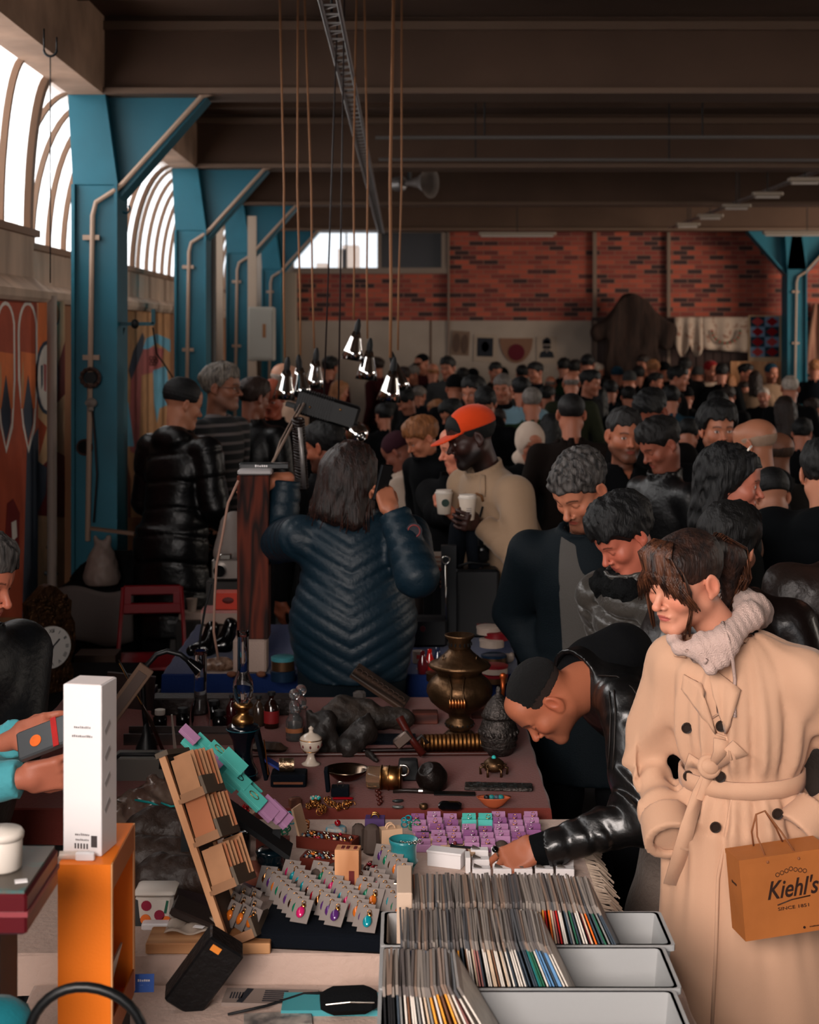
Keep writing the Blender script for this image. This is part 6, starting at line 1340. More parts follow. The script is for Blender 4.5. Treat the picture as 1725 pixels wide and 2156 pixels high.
# tub with fruit print
t = thing('plastic_tub', 'white rectangular tub printed with orange fruit beside the orange stand', 'tub', T(330, 1938, ZJ)); MB().box((0, 0, .035), (.082, .07, .07), bev=.008, tap=1.08).build('tub', white_p, t, smooth=True); MB().box((0, 0, .074), (.096, .084, .012), bev=.005).build('lid', white_p, t, smooth=True)
for i, (x, z) in enumerate(((-.02, .016), (.012, .026), (.028, .012), (-.018, .048))): MB().cyl((x, -.0362, z), (x, -.0385, z), .012, n=14).build('fruit_print', mat('fruit_%d' % (i % 2), ((.86, .42, .16), (.55, .12, .22))[i % 2], .5), t)
MB().box((.028, -.0375, .045), (.006, .001, .03), R=Ry(.2)).build('leaf_print', SM['green'], t)
one('paper_tray', MB().box((0, 0, .008), (.075, .03, .016), bev=.003), wb_m, 'small white paper tray in front of the fruit tub', 'tray', loc=T(334, 1955, ZJ), smooth=0)
one('label_stack', MB().box((0, 0, .03), (.022, .03, .06)), mat('stack_dark', (.2, .2, .2), .6), 'dark printed packet between the orange stand and the fruit tub', 'packet', loc=T(292, 1945, ZJ), smooth=0)
# wooden plank with a plastic packet
one('wooden_plank', MB().box((0, 0, .012), (.275, .10, .024), bev=.002), wood('plank_x', (.62, .42, .27), (.74, .54, .37), .6, 5, 'X'), 'pale wooden plank at the front edge of the cream cloth', 'plank', loc=T(440, 2002, ZJ)+Vector((0, .03, 0)), smooth=0)
t = thing('plastic_packet', 'clear plastic packet on the wooden plank', 'packet', T(400, 1985, ZJ)+Vector((0, .02, .024))); b = MB(); b.sheet(lambda u, v: ((u-.5)*.11, (v-.5)*.08, .006+.006*math.sin(u*9)*math.sin(v*7+1)), 12, 8, 0, .002); b.build('film', mat('film_clear', (.75, .68, .62), .15, alpha=.55), t, smooth=2); MB().box((.02, -.02, .012), (.024, .014, .001), R=Rz(-.3)).build('barcode_label', wb_m, t)
# wooden rack of kraft cards leaning to the left
base = T(490, 2008, ZJ); top_ = P(348, 1592, 3.58); u_ = (top_-base); L_ = u_.length; u_.normalize(); v_ = Vector((.05, 1, .06)).normalized(); n_ = v_.cross(u_).normalized(); v_ = u_.cross(n_).normalized()
if n_.x < 0: n_ = -n_
Rr = Matrix((n_, v_, u_)).transposed()
t = thing('card_rack', 'pale wooden ledge rack leaning left, filled with brown kraft cards', 'rack', base); t.rotation_euler = Rr.to_euler()
MB().box((-.006, .0, L_/2), (.016, .014, L_)).build('side_rail', wood_p, t); MB().box((-.006, .15, L_/2), (.016, .014, L_)).build('side_rail', wood_p, t)
MB().box((-.008, .075, L_/2), (.006, .14, L_*.98)).build('back_board', mat('board_grey', (.30, .24, .20), .7), t)
led = mat('ledge_wood', (.52, .36, .24), .6); kr_d = mat('ledge_grey', (.33, .28, .23), .7)
for k, z in enumerate((.02, .135, .245, .345)):
    g = MB(); g.box((.030, .065, z), (.064, .15, .010), 0); g.box((.064, .065, z+.016), (.008, .15, .042), 1); g.box((.034, -.008, z+.004), (.056, .006, .020), 0); g.build('ledge', [led, kr_d], t)
b = MB().box((-.004, .075, L_+.006), (.03, .17, .012)); b.build('top_cap', kr_d, t)
rnd = random.Random(4)
for k, z in enumerate((.145, .255, .355)):
    for j in range(7):
        g = MB(); hh_ = rnd.uniform(.080, .092); g.box((.030+j*.0035, .006+j*.018, z+hh_/2), (.048, .0035, hh_), R=Rx(-.12)@Rz(.12)); 
        one('kraft_card', g, (kraft, mat('kraft_orange', (.60, .34, .18), .6), kraft)[(k+j) % 3], 'brown kraft card, one of the fan on the %s ledge of the leaning rack' % ('lowest filled', 'middle', 'uppest')[k].replace('uppest', 'uppermost'), 'card', 'kraft cards on the %s ledge' % ('low', 'middle', 'top')[k], loc=base, smooth=0, rot=t.rotation_euler)
# gift boxes shingled on a dark sloping stand behind the rack
one('sloping_stand', MB().box((0, 0, 0), (.36, .10, .012), R=Ry(.62)).box((.11, .03, -.11), (.02, .02, .10)).box((-.12, .03, -.07), (.02, .02, .20)), black_m, 'black sloping stand under the teal and lilac gift boxes', 'stand', loc=(-.43, 3.92, .955), smooth=0)
sl = [(398, 1548, 'l'), (402, 1572, 't'), (428, 1566, 't'), (432, 1588, 'l'), (450, 1600, 'l'), (458, 1582, 't'), (446, 1618, 't'), (462, 1628, 't'), (490, 1606, 't'), (498, 1640, 't'), (478, 1640, 't'), (520, 1660, 't'), (530, 1680, 't'), (555, 1702, 'l'), (572, 1706, 'l'), (586, 1716, 'l')]
for i, (x, y, c) in enumerate(sl):
    big = x > 468; d = (.050, .024, .009) if not big else (.066, .036, .014)
    t = thing('gift_box', '%s gift box, number %s down the sloping black stand' % ({'t': 'teal', 'l': 'lilac'}[c], ('one two three four five six seven eight nine ten eleven twelve thirteen fourteen fifteen sixteen'.split())[i]), 'gift box', P(x, y, 3.84+.012*(i % 4)), group='gift boxes shingled on the sloping stand', rot=(math.radians(30), math.radians(42), math.radians(-8)))
    MB().box((0, 0, 0), d, bev=.001).build('box_base', {'t': teal_b, 'l': lilac}[c], t); MB().box((0, 0, d[2]/2+.003), (d[0]*1.03, d[1]*1.04, .005), bev=.0008).build('lid', {'t': teal_b, 'l': lilac}[c], t)
    if i in (9, 11, 12, 5): MB().torus((0, 0, d[2]/2+.007), .014, .0012, R=Matrix.Scale(.45, 3, (0, 1, 0))).build('slot_ring', gold if i != 9 else black_m, t, smooth=2)
# ---------------------------------------------------------------- antiques on the maroon table
def TT(px, py, z=ZM, dz=0.): v = T(px, py, z); v.z += dz; return v
t = thing('samovar', 'large brass samovar with a wide collar and ribbed spout beside the bending man', 'samovar', T(968, 1552, ZM)); k = 1/S(1552, ZM)
MB().lathe([(r*k, h*k) for r, h in ((34, 0), (36, 4), (30, 10), (24, 14))], n=8, R=Rz(PI/8)).build('foot', brass_d, t)
MB().lathe([(r*k, h*k) for r, h in ((20, 14), (22, 18), (30, 24), (30, 34), (22, 40), (24, 50), (44, 62), (62, 78), (70, 96), (69, 108), (60, 122), (50, 130), (46, 134))], n=40).build('belly', brass_d, t, smooth=2)
MB().lathe([(r*k, h*k) for r, h in ((46, 132), (48, 140), (64, 148), (66, 152), (62, 157), (50, 162), (40, 170), (28, 180), (22, 188))], n=40).build('collar', brass_d, t, smooth=2)
MB().lathe([(r*k, h*k) for r, h in ((22, 186), (24, 190), (24, 205), (31, 212), (32, 216), (28, 216), (20, 206))], n=32).build('crown', brass_d, t, smooth=2)
b = MB()
for i in range(16): a = i*PI/8; b.box((25*k*math.cos(a), 25*k*math.sin(a), 197*k), (.004, .004, .010), R=Rz(a))
for i in range(18): a = i*PI/9; b.box((30.5*k*math.cos(a), 30.5*k*math.sin(a), 29*k), (.004, .004, .006), R=Rz(a))
b.build('pierced_band', mat('hole', (.02, .02, .02), .9), t)
for sg in (-1, 1): MB().tube([(sg*17*k-.012, -40*k, 140*k), (sg*12*k-.012, -66*k, 118*k), (sg*14*k-.012, -76*k, 92*k), (sg*4*k-.012, -80*k, 86*k)], .0035).build('handle', brass_d, t, smooth=2)
b = MB()
for i in range(6): b.sph((-.012+(i-2.5)*6*k, -78*k, 88*k), (.0055, .008, .016), n=10)
b.build('ribbed_grip', mat('brass_bright', (.75, .50, .30), .3, 1.), t, smooth=2)
MB().tube([(64*k, -8*k, 84*k), (84*k, -16*k, 88*k), (98*k, -20*k, 86*k), (106*k, -22*k, 72*k)], .0065).build('spout', brass_d, t, smooth=2); MB().cyl((90*k, -18*k, 86*k), (90*k, -18*k, 128*k), .006, .009).sph((90*k, -18*k, 132*k), (.012, .006, .012)).build('tap_key', mat('tap_copper', (.55, .26, .12), .4, .8), t, smooth=2)
for x in (-36, 34): MB().tube([(x*k, -20*k, 160*k), (x*k, -24*k, 172*k), ((x+3)*k, -20*k, 176*k)], .003).build('hook', brass_d, t, smooth=2)
t = thing('lidded_jar', 'dark pewter jar with a domed embossed lid right of the samovar', 'jar', T(1050, 1588, ZM)); k = 1/S(1588, ZM)
MB().lathe([(r*k, h*k) for r, h in ((24, 0), (28, 3), (36, 18), (40, 40), (40, 56), (34, 72), (32, 78))], n=36).build('body', pewter, t, smooth=2); MB().lathe([(r*k, h*k) for r, h in ((35, 78), (37, 82), (32, 92), (24, 108), (12, 122), (5, 128), (6, 134), (4, 142), (0, 144))], n=36).build('lid', pewter, t, smooth=2)
b = MB()
for j in range(4): b.torus((0, 0, (20+j*14)*k), (37+2*math.sin(j*1.3))*k+.0015, .0016, n=36, k=5)
for i in range(20): a = i*PI/10; b.sph((40*k*math.cos(a), 40*k*math.sin(a), 48*k), (.006, .006, .009), n=6)
b.build('embossing', pewter, t, smooth=2)
t = thing('shell_case', 'ribbed brass cylinder lying on its side in front of the samovar', 'brass cylinder', T(955, 1584, ZM)+Vector((0, 0, .030)), math.radians(4)); b = MB(); prof = []
for i in range(30): prof += [(.028 if i % 2 else .0305, -.095+i*.0066)]
b.lathe([(.02, -.1)]+prof+[(.028, .1), (.0, .1)], n=30, R=Ry(PI/2)); b.build('ribbed_tube', mat('brass_ribbed', (.46, .31, .17), .35, 1.), t, smooth=True); MB().lathe([(0, -.108), (.014, -.106), (.024, -.10), (.029, -.095)], n=24, R=Ry(PI/2)).build('end_cap', brass, t, smooth=2)
one('round_pot', MB().lathe([(.018, 0), (.036, .008), (.047, .035), (.044, .062), (.028, .082), (.024, .086), (.020, .084)], n=30), mat('pot_dark', (.10, .075, .065), .35, .5, bump=.3, bscale=50), 'round dark metal pot lying among the antiques', 'pot', loc=TT(922, 1657), smooth=2, rot=(.5, -.5, 0))
t = thing('glass_mug', 'glass mug in a filigree brass holder lying on its side', 'mug', TT(812, 1663, dz=.036), math.radians(-6))
MB().lathe([(.030, -.055), (.033, -.05), (.032, -.01), (.033, .0)], n=26, R=Ry(PI/2)).build('glass', mat('amber_glass', (.9, .75, .6), .05, trans=.9, ior=1.3), t, smooth=2); b = MB()
for z in (-.012, .01, .045): b.torus((z, 0, 0), .035, .0022, R=Ry(PI/2), n=28, k=6)
b.lathe([(.034, -.012), (.0345, .02), (.034, .048)], n=26, R=Ry(PI/2)); b.build('filigree_holder', brass, t, smooth=2); MB().torus((.055, -.01, .026), .015, .004, R=Rx(PI/2)).build('handle', silver, t, smooth=2)
t = thing('brass_turtle', 'ornate openwork brass ornament with a turquoise stone', 'ornament', TT(1040, 1630)); b = MB(); b.lathe([(.020, .01), (.034, .022), (.030, .038), (.014, .05)], n=16)
for i in range(6): a = i*PI/3; b.tube([(.02*math.cos(a), .02*math.sin(a), .025), (.042*math.cos(a), .042*math.sin(a), .020), (.040*math.cos(a), .040*math.sin(a), .0)], .004); b.torus((.03*math.cos(a), .03*math.sin(a), .03), .009, .002, R=Rx(a), n=10, k=5)
b.build('openwork', brass_d, t, smooth=2); MB().sph((0, -.004, .052), .007).build('stone', mat('turquoise', (.15, .62, .60), .3), t, smooth=2)
t = thing('printing_plate', 'dark embossed metal plate lying near the right edge of the maroon cloth', 'plate', TT(1050, 1660), math.radians(-4)); MB().box((0, 0, .005), (.20, .06, .010), bev=.002).build('plate', pewter, t); b = MB(); rnd = random.Random(9)
for i in range(40): b.box((rnd.uniform(-.09, .09), rnd.uniform(-.022, .022), .011), (rnd.uniform(.003, .014), rnd.uniform(.002, .006), .003), R=Rz(rnd.uniform(0, 3)))
b.build('relief', mat('relief_dark', (.15, .16, .16), .5, .6), t)
t = thing('cleaver', 'old cleaver with a wide dark blade', 'knife', TT(925, 1672), math.radians(-4)); MB().box((.045, 0, .003), (.12, .035, .004), bev=.001).build('blade', mat('blade_dark', (.12, .12, .12), .4, .7), t); MB().tube([(-.015, 0, .004), (-.05, 0, .008), (-.10, -.004, .010), (-.135, -.004, .006)], [.004, .007, .006, .005]).build('handle', mat('handle_dark', (.10, .07, .06), .4), t, smooth=2); MB().cyl((-.06, -.001, .009), (-.048, -.001, .009), .008).build('ferrule', silver, t)
t = thing('boat_bowl', 'small boat shaped terracotta bowl with enamel beads', 'bowl', TT(1040, 1702)); MB().lathe([(.008, 0), (.022, .010), (.038, .030), (.040, .033), (.034, .030), (.01, .010)], n=20, sx=1.25, sy=.6).build('bowl', mat('terracotta', (.62, .30, .18), .5), t, smooth=2)
for i, (x, c) in enumerate(((-.02, 'black'), (-.006, 'teal'), (.008, 'slate'), (.02, 'teal'))): MB().sph((x, 0, .032), (.009, .008, .007)).build('bead', SM[c], t, smooth=2)
one('leather_wallet', MB().box((0, 0, .010), (.065, .038, .020), bev=.006), blk_g, 'glossy black leather case on the maroon cloth', 'case', loc=TT(948, 1704), rot=(0, 0, -.1))
one('coin_box', MB().lathe([(.010, 0), (.012, .003), (.012, .012), (.009, .015), (0, .016)], n=12, sy=.8), brass_d, 'tiny brass pill box left of the black leather case', 'box', loc=TT(892, 1703), smooth=2)
for y, lb in ((1690, 'far'), (1703, 'near')): t = thing('pocket_knife', '%s of two folded pocket knives' % lb, 'knife', TT(838, y), .1 if y < 1700 else -.05); MB().sph((0, 0, .005), (.017, .005, .005)).build('grip', mat('knife_'+lb, (.16, .18, .18) if y < 1700 else (.32, .33, .32), .3, .5), t, smooth=2); MB().box((0, .004, .006), (.03, .002, .004)).build('blade', silver, t)
b = MB(); rnd = random.Random(2)
for i in range(9): b.sph(TT(792+(i % 2)*5+i*.8, 1660+i*4.6, dz=.006), (.006, .006, .006), n=8)
one('bead_string', b, mat('amber_bead', (.25, .09, .07), .3), 'string of dark red brown beads laid front to back', 'beads', smooth=2)
one('metal_bowl', MB().lathe([(.018, 0), (.036, .008), (.060, .028), (.066, .036), (.064, .036), (.056, .028), (.032, .010), (0, .006)], n=36), mat('bowl_bronze', (.42, .35, .29), .22, 1.), 'shallow shiny bronze bowl in the middle of the maroon cloth', 'bowl', loc=TT(730, 1643), smooth=2)
navy_v = cloth('velvet_navy', (.035, .055, .09)); 
t = thing('ring_box', 'open dark blue ring box with its lid standing up', 'box', TT(708, 1674)); MB().box((.012, 0, .013), (.052, .045, .026), bev=.002).build('box_base', navy_v, t); MB().box((-.026, .0, .046), (.012, .045, .065), R=Ry(-.1), bev=.002).build('lid', navy_v, t); MB().torus((.012, 0, .03), .009, .0016, R=Rx(PI/2)).build('ring', silver, t, smooth=2)
t = thing('jewel_case', 'open navy jewel case with bright blue lining and a gold edge, silver cuff on top', 'case', TT(608, 1655)); MB().box((0, .02, .019), (.105, .075, .038), bev=.003).build('case_base', navy_v, t); MB().box((0, -.019, .014), (.088, .003, .007)).build('gold_edge', mat('gold_pale', (.85, .62, .48), .25, 1.), t)
MB().box((-.082, .03, .085), (.012, .07, .14), R=Ry(-.22), bev=.002).build('lid', navy_v, t); MB().tube([(-.073, -.006, .14), (-.060, -.006, .035)], .0022).build('lid_edge', gold, t); MB().box((-.045, .035, .055), (.07, .045, .006), R=Ry(.55)).build('lining', mat('lining_blue', (.10, .18, .46), .7), t)
one('silver_cuff', MB().lathe([(.021, -.022), (.022, -.022), (.022, .022), (.021, .022)], n=26, R=Ry(PI/2), sy=.8), mat('silver_warm', (.62, .52, .42), .3, 1., bump=.4, bscale=80), 'wide silver cuff bracelet resting on the jewel case', 'bracelet', loc=TT(603, 1655, dz=.056)+Vector((0, .02, 0)), smooth=1)
t = thing('porcelain_urn', 'white porcelain urn with gilt and maroon painting and a pointed lid', 'urn', TT(655, 1610)); k = 1/S(1610, ZM)
porc = mat('porcelain', (.74, .68, .62), .2, coat=.5); MB().lathe([(r*k, h*k) for r, h in ((19, 0), (20, 3), (12, 7), (8, 16), (7, 22), (14, 28), (22, 38), (24, 50), (23, 54))], n=26).build('body', porc, t, smooth=2); MB().lathe([(r*k, h*k) for r, h in ((24, 54), (22, 58), (14, 64), (5, 68), (4, 73), (6, 77), (0, 82))], n=26).build('lid', porc, t, smooth=2)
b = MB(); b.torus((0, 0, 54*k), 24*k, .0015, n=26, k=5).torus((0, 0, 30*k), 17*k, .0012, n=26, k=5); 
for i in range(8): a = i*PI/4; b.sph((21.5*k*math.cos(a), 21.5*k*math.sin(a), 42*k), (.004, .004, .006), 1, n=6)
b.build('gilding', [gold, SM['maroon']], t, smooth=2)
for x, y, h_, lb, fill in ((620, 1558, 60, 'front', 1), (634, 1545, 56, 'rear', 0)):
    t = thing('stoppered_jar', '%s glass apothecary jar with a ball stopper' % lb+(', filled with white powder' if fill else ''), 'jar', TT(x, y), group='apothecary jars'); k = 1/S(y, ZM)
    MB().lathe([(r*k, h*k) for r, h in ((17, 0), (18, 3), (18, h_*.72), (12, h_*.85), (11, h_*.95), (15, h_), (13, h_), (10, h_*.9), (15, h_*.72), (15, 4), (0, 3))], n=26).build('jar_body', mat('jar_glass', (.92, .92, .92), .05, trans=.95, ior=1.25), t, smooth=2)
    if fill: MB().lathe([(14.5*k, 5*k), (14.5*k, h_*.6*k), (0, h_*.62*k)], n=20).build('powder', mat('powder', (.74, .66, .62), .9), t, smooth=1); MB().lathe([(18.4*k, 18*k), (18.4*k, 27*k)], n=26).build('paper_band', mat('label_tan', (.55, .33, .20), .7), t, smooth=True)
    MB().lathe([(9*k, (h_-4)*k), (11*k, (h_+2)*k), (12*k, (h_+14)*k), (8*k, (h_+22)*k), (6*k, (h_+24)*k)], n=18).sph((0, 0, (h_+36)*k), 12*k, n=18).build('stopper', mat('crystal', (.95, .95, .95), .03, trans=.95, ior=1.4), t, smooth=2)
def bottle(px, py, h_, r, m, label, lbl=None):
    t = thing('bottle', label, 'bottle', TT(px, py)); k = 1/S(py, ZM); MB().lathe([(a*k, b_*k) for a, b_ in ((r, 0), (r+1, 3), (r+1, h_*.62), (r*.6, h_*.76), (r*.35, h_*.82), (r*.35, h_*.92), (r*.5, h_*.93), (r*.5, h_))], n=22).build('bottle_body', m, t, smooth=2)
    if lbl: MB().lathe([((r+1.3)*k, h_*.15*k), ((r+1.3)*k, h_*.5*k)], n=22).build('label', lbl, t, smooth=True)
    MB().lathe([(r*.55*k, h_*.93*k), (r*.55*k, h_*1.02*k), (0, h_*1.02*k)], n=14).build('cap', black_m, t, smooth=True)
bottle(572, 1532, 74, 15, mat('bottle_brown', (.10, .035, .02), .1, coat=.5), 'dark brown glass bottle with a red label behind the antiques', mat('label_red', (.45, .07, .08), .6))
bottle(488, 1530, 66, 11, mat('bottle_maroon', (.14, .02, .03), .12, coat=.5), 'slim dark red bottle beside the oil lamp')
bottle(545, 1528, 62, 12, mat('bottle_clear_brown', (.18, .13, .10), .1, coat=.5), 'small brown bottle right of the oil lamp')
for x, y, wc, lb in ((337, 1532, 1, 'black jar with a white cap by the gooseneck lamp'), (385, 1528, 0, 'squat black glass inkwell left of the loose lamp chimney'), (462, 1534, 0, 'squat black glass inkwell right of the loose lamp chimney'), (450, 1512, 0, 'farther black glass inkwell behind the loose lamp chimney')):
    t = thing('ink_jar', lb, 'jar', TT(x, y), group='small dark jars'); MB().lathe([(.020, 0), (.024, .004), (.024, .035), (.014, .044), (.013, .050)], n=20).build('jar_body', blk_g, t, smooth=2); MB().lathe([(.017, .045), (.018, .048), (.018, .062), (0, .064)], n=18).build('cap', white_p if wc else black_m, t, smooth=True)
# oil lamps
t = thing('oil_lamp', 'oil lamp with a dark blue ceramic foot, brass burner and tall glass chimney', 'oil lamp', TT(512, 1640)); k = 1/S(1640, ZM)
MB().lathe([(r*k, h*k) for r, h in ((34, 0), (35, 4), (30, 10), (31, 20), (22, 36), (19, 60), (24, 84), (33, 100), (35, 108), (32, 113), (20, 118))], n=32).build('foot', mat('ceramic_navy', (.02, .045, .075), .1, coat=.8), t, smooth=2)
b = MB(); b.torus((0, 0, 106*k), 35*k, .002, n=32, k=6).torus((0, 0, 12*k), 31*k, .0016, n=32, k=6); b.build('glazed_ring', mat('ring_teal', (.05, .22, .26), .2), t, smooth=2)
MB().lathe([(r*k, h*k) for r, h in ((20, 116), (24, 120), (22, 130), (12, 136), (12, 146), (20, 150), (22, 156), (17, 162))], n=24).build('burner', brass, t, smooth=2)
chg = mat('chimney_glass', (.97, .98, 1.), .03, trans=1., ior=1.15); 
MB().lathe([(r*k, h*k) for r, h in ((14, 160), (19, 172), (22, 190), (21, 206), (14, 220), (12, 230), (12, 300), (13, 312), (12, 312), (11, 300))], n=26).build('chimney', chg, t, smooth=2)
t = thing('lamp_chimney', 'loose clear glass lamp chimney standing left of the oil lamp', 'lamp glass', TT(422, 1545)); k = 1/S(1545, ZM)
MB().lathe([(r*k, h*k) for r, h in ((16, 0), (20, 20), (22, 40), (20, 58), (14, 74), (13, 90), (14, 170), (16, 176), (15, 176), (13, 168))], n=26).build('glass', chg, t, smooth=2); MB().lathe([(15*k, 0), (15*k, 12*k)], n=20).build('brass_rim', brass, t, smooth=True)
# gooseneck lamp and sword
t = thing('gooseneck_lamp', 'black gooseneck desk lamp curving to the right', 'lamp', TT(308, 1580)); p0 = TT(308, 1580)
def rel(px, py, Y): v = P(px, py, Y)-p0; return tuple(v)
MB().lathe([(.035, 0), (.034, .01), (.015, .05), (.008, .09)], n=20).build('base', mat('rubber_black', (.03, .035, .045), .45), t, smooth=2)
Yg = p0.y; MB().tube([(0, 0, .07), rel(304, 1500, Yg), rel(301, 1440, Yg), rel(310, 1400, Yg), rel(330, 1378, Yg), rel(352, 1371, Yg), rel(380, 1378, Yg), rel(402, 1396, Yg)], .0085, n=10).build('neck', mat('rubber_black', (.03, .035, .045)), t, smooth=2)
MB().cyl(rel(396, 1390, Yg), rel(422, 1412, Yg), .010, .022, n=18).build('head', blk_g, t, smooth=True)
t = thing('sabre', 'old sabre leaning up to the left over the antiques', 'sword', TT(345, 1585)); p0 = TT(345, 1585); MB().tube([(0, 0, 0), tuple(P(318, 1520, 4.75)-p0), tuple(P(280, 1445, 4.85)-p0), tuple(P(250, 1390, 4.95)-p0)], [.006, .0075, .0075, .004], flat=.5).build('scabbard', mat('scabbard_dark', (.12, .08, .06), .35, .5), t, smooth=2); MB().tube([tuple(P(300, 1482, 4.80)-p0+Vector((0, -.009, 0))), tuple(P(252, 1396, 4.95)-p0+Vector((0, -.008, 0)))], .002).build('gilt_line', gold, t)
t = thing('folding_knife', 'steel blade standing up behind the rack top', 'knife', P(368, 1600, 3.95)); MB().box((-.002, 0, .06), (.010, .003, .11), R=Ry(-.1), tap=.4).build('blade', silver, t); MB().box((.004, 0, -.0), (.014, .008, .05), bev=.002).build('grip', black_m, t)
# leather bags, carved boards, shoes
def blob(name, label, cat, px, py, z, prims, m, h=.006, kk=.02, dn=.003, dz=0, group=None):
    p = T(px, py, z); 
    def fn(q):
        d = None
        for a, b_, ra, rb in prims: c = cap(q, a, b_, ra, rb); d = c if d is None else sm(d, c, kk)
        return np.maximum(d+wav(q, 70, px)*dn+wav(q, 160)*dn*.4, -q[:, 2])
    pts = np.array([v for a, b_, _, _ in prims for v in (a, b_)]); m_ = max(max(r[2], r[3]) for r in prims)+.02
    o = sdf_mesh(name, [(fn, pts.min(0)-m_, pts.max(0)+m_, h)], m); o.location = p+Vector((0, 0, dz)); return props(o, label, cat, group)
blob('leather_pouch', 'crumpled black leather pouch, left of a pair', 'pouch', 690, 1585, ZM, [((-.03, 0, .02), (.0, .02, .10), .045, .03), ((.02, 0, .02), (-.03, .02, .11), .03, .015), ((-.05, .02, .05), (-.06, .03, .12), .02, .012)], leather_k, dn=.005)
blob('leather_pouch', 'crumpled black leather pouch, right of a pair', 'pouch', 755, 1588, ZM, [((-.03, 0, .02), (.02, .02, .09), .045, .03), ((.03, -.03, .01), (.06, -.10, .008), .016, .006), ((.04, .02, .05), (.03, .03, .12), .02, .010)], leather_k, dn=.005)
blob('leather_bag', 'old dark leather saddlebag lying behind the pouches', 'bag', 790, 1545, ZM, [((-.14, 0, .05), (.10, .03, .045), .05, .035), ((-.12, .02, .09), (-.02, .03, .08), .035, .03)], mat('leather_worn', (.15, .12, .10), .6, bump=.7, bscale=40, var=.5, vscale=25), dn=.005)
t = thing('carved_board', 'carved wooden board lying aslant in front of the trader in navy', 'board', TT(800, 1500, dz=.09), rot=(.5, .55, -.2)); MB().box((0, 0, 0), (.22, .07, .02), bev=.003).build('board', wood('carved_dark', (.10, .07, .055), (.26, .19, .15), .6, 6, 'X'), t); b = MB()
for i in range(9): b.torus((-.09+i*.022, -.0, .011), .012, .002, n=12, k=4)
b.build('carving', mat('carving_dark', (.2, .14, .11), .6), t, smooth=2)
one('stone_block', MB().box((0, 0, .04), (.045, .03, .08), bev=.01), mat('stone_grey', (.26, .24, .23), .8, bump=.6, bscale=60, var=.3), 'grey rough stone block below the carved board', 'stone', loc=TT(757, 1500))
for x, y, w_, lb in ((1020, 1508, .10, 'flat reddish wooden box behind the samovar foot'), (1065, 1500, .07, 'small reddish wooden box right of the samovar foot'), (895, 1520, .09, 'reddish wooden box left of the samovar foot')): one('wooden_box', MB().box((0, 0, .018), (w_, .07, .036), bev=.003), wood('box_red', (.20, .09, .07), (.36, .18, .14), .5, 6, 'X'), lb, 'box', loc=TT(x, y), smooth=0)
t = thing('hand_plane', 'steel headed tool with a dark red handle leaning over the antiques', 'tool', TT(868, 1600)); MB().box((-.03, 0, .065), (.06, .03, .035), R=Ry(-.7), bev=.005).build('head', mat('steel_worn', (.42, .36, .33), .4, .9), t, smooth=True); MB().tube([(-.04, .02, .13), (-.005, 0, .07), (.035, -.01, .02)], [.014, .011, .013]).build('handle', mat('handle_red', (.24, .07, .05), .35), t, smooth=2); MB().tube([(-.0, .01, .04), (.03, .01, .075), (.05, .01, .05)], .006).build('strap', leather_k, t, smooth=2)
one('dark_stand', MB().box((0, 0, .03), (.07, .05, .06), bev=.004, tap=.8), black_m, 'dark wooden stand behind the glass mug', 'stand', loc=TT(860, 1640))
one('walking_stick', MB().cyl(TT(395, 1596, dz=.008), TT(1035, 1592, dz=.008), .006, n=8), mat('stick_red', (.22, .09, .07), .35), 'nearer long red brown stick lying across the maroon cloth', 'stick', smooth=1)
t = thing('flute', 'dark flute with silver keys lying behind the nearer stick', 'flute', TT(680, 1588, dz=.010)); q = TT(1040, 1583, dz=.010)-TT(680, 1588, dz=.010); MB().cyl((0, 0, 0), q, .007, n=10).build('tube', mat('flute_wood', (.10, .05, .045), .3), t, smooth=True); b = MB()
for i in range(8): b.sph(q*(.62+i*.045)+Vector((0, -.003, .008)), (.007, .004, .004), n=8)
b.build('keys', silver, t, smooth=2)
one('leather_sheath', MB().box((0, 0, .015), (.13, .045, .03), bev=.012, tap=.8), mat('sheath', (.20, .14, .10), .5, bump=.4), 'worn brown leather sheath right of the oil lamp', 'sheath', loc=TT(565, 1582), rot=(0, 0, -.15))
one('velvet_board', MB().box((0, 0, .006), (.30, .10, .012)), navy_v, 'flat black velvet board under the leather pouches', 'board', loc=TT(780, 1560), smooth=0)
one('long_case', MB().box((0, 0, .03), (.50, .09, .06), bev=.004), mat('case_old', (.11, .075, .065), .45, bump=.3), 'long dark instrument case at the back left of the maroon cloth', 'case', loc=TT(470, 1500), smooth=0)
one('wooden_tray', MB().box((0, 0, .008), (.42, .10, .016)).box((0, -.05, .018), (.42, .008, .036)).box((0, .05, .018), (.42, .008, .036)), wood('tray_dark', (.10, .05, .04), (.20, .11, .08), .5, 5, 'X'), 'long shallow wooden tray in front of the small dark jars', 'tray', loc=TT(400, 1560), smooth=0)
t = thing('picture_frame', 'thin wooden framed picture leaning behind the white carton', 'frame', P(262, 1470, 4.75), rot=(.15, .62, .1)); MB().box((0, 0, 0), (.05, .012, .24), bev=.002).build('frame', mat('frame_brown', (.33, .25, .20), .5), t); MB().box((0, -.007, 0), (.03, .003, .20)).build('print', mat('print_taupe', (.25, .20, .18), .5), t)
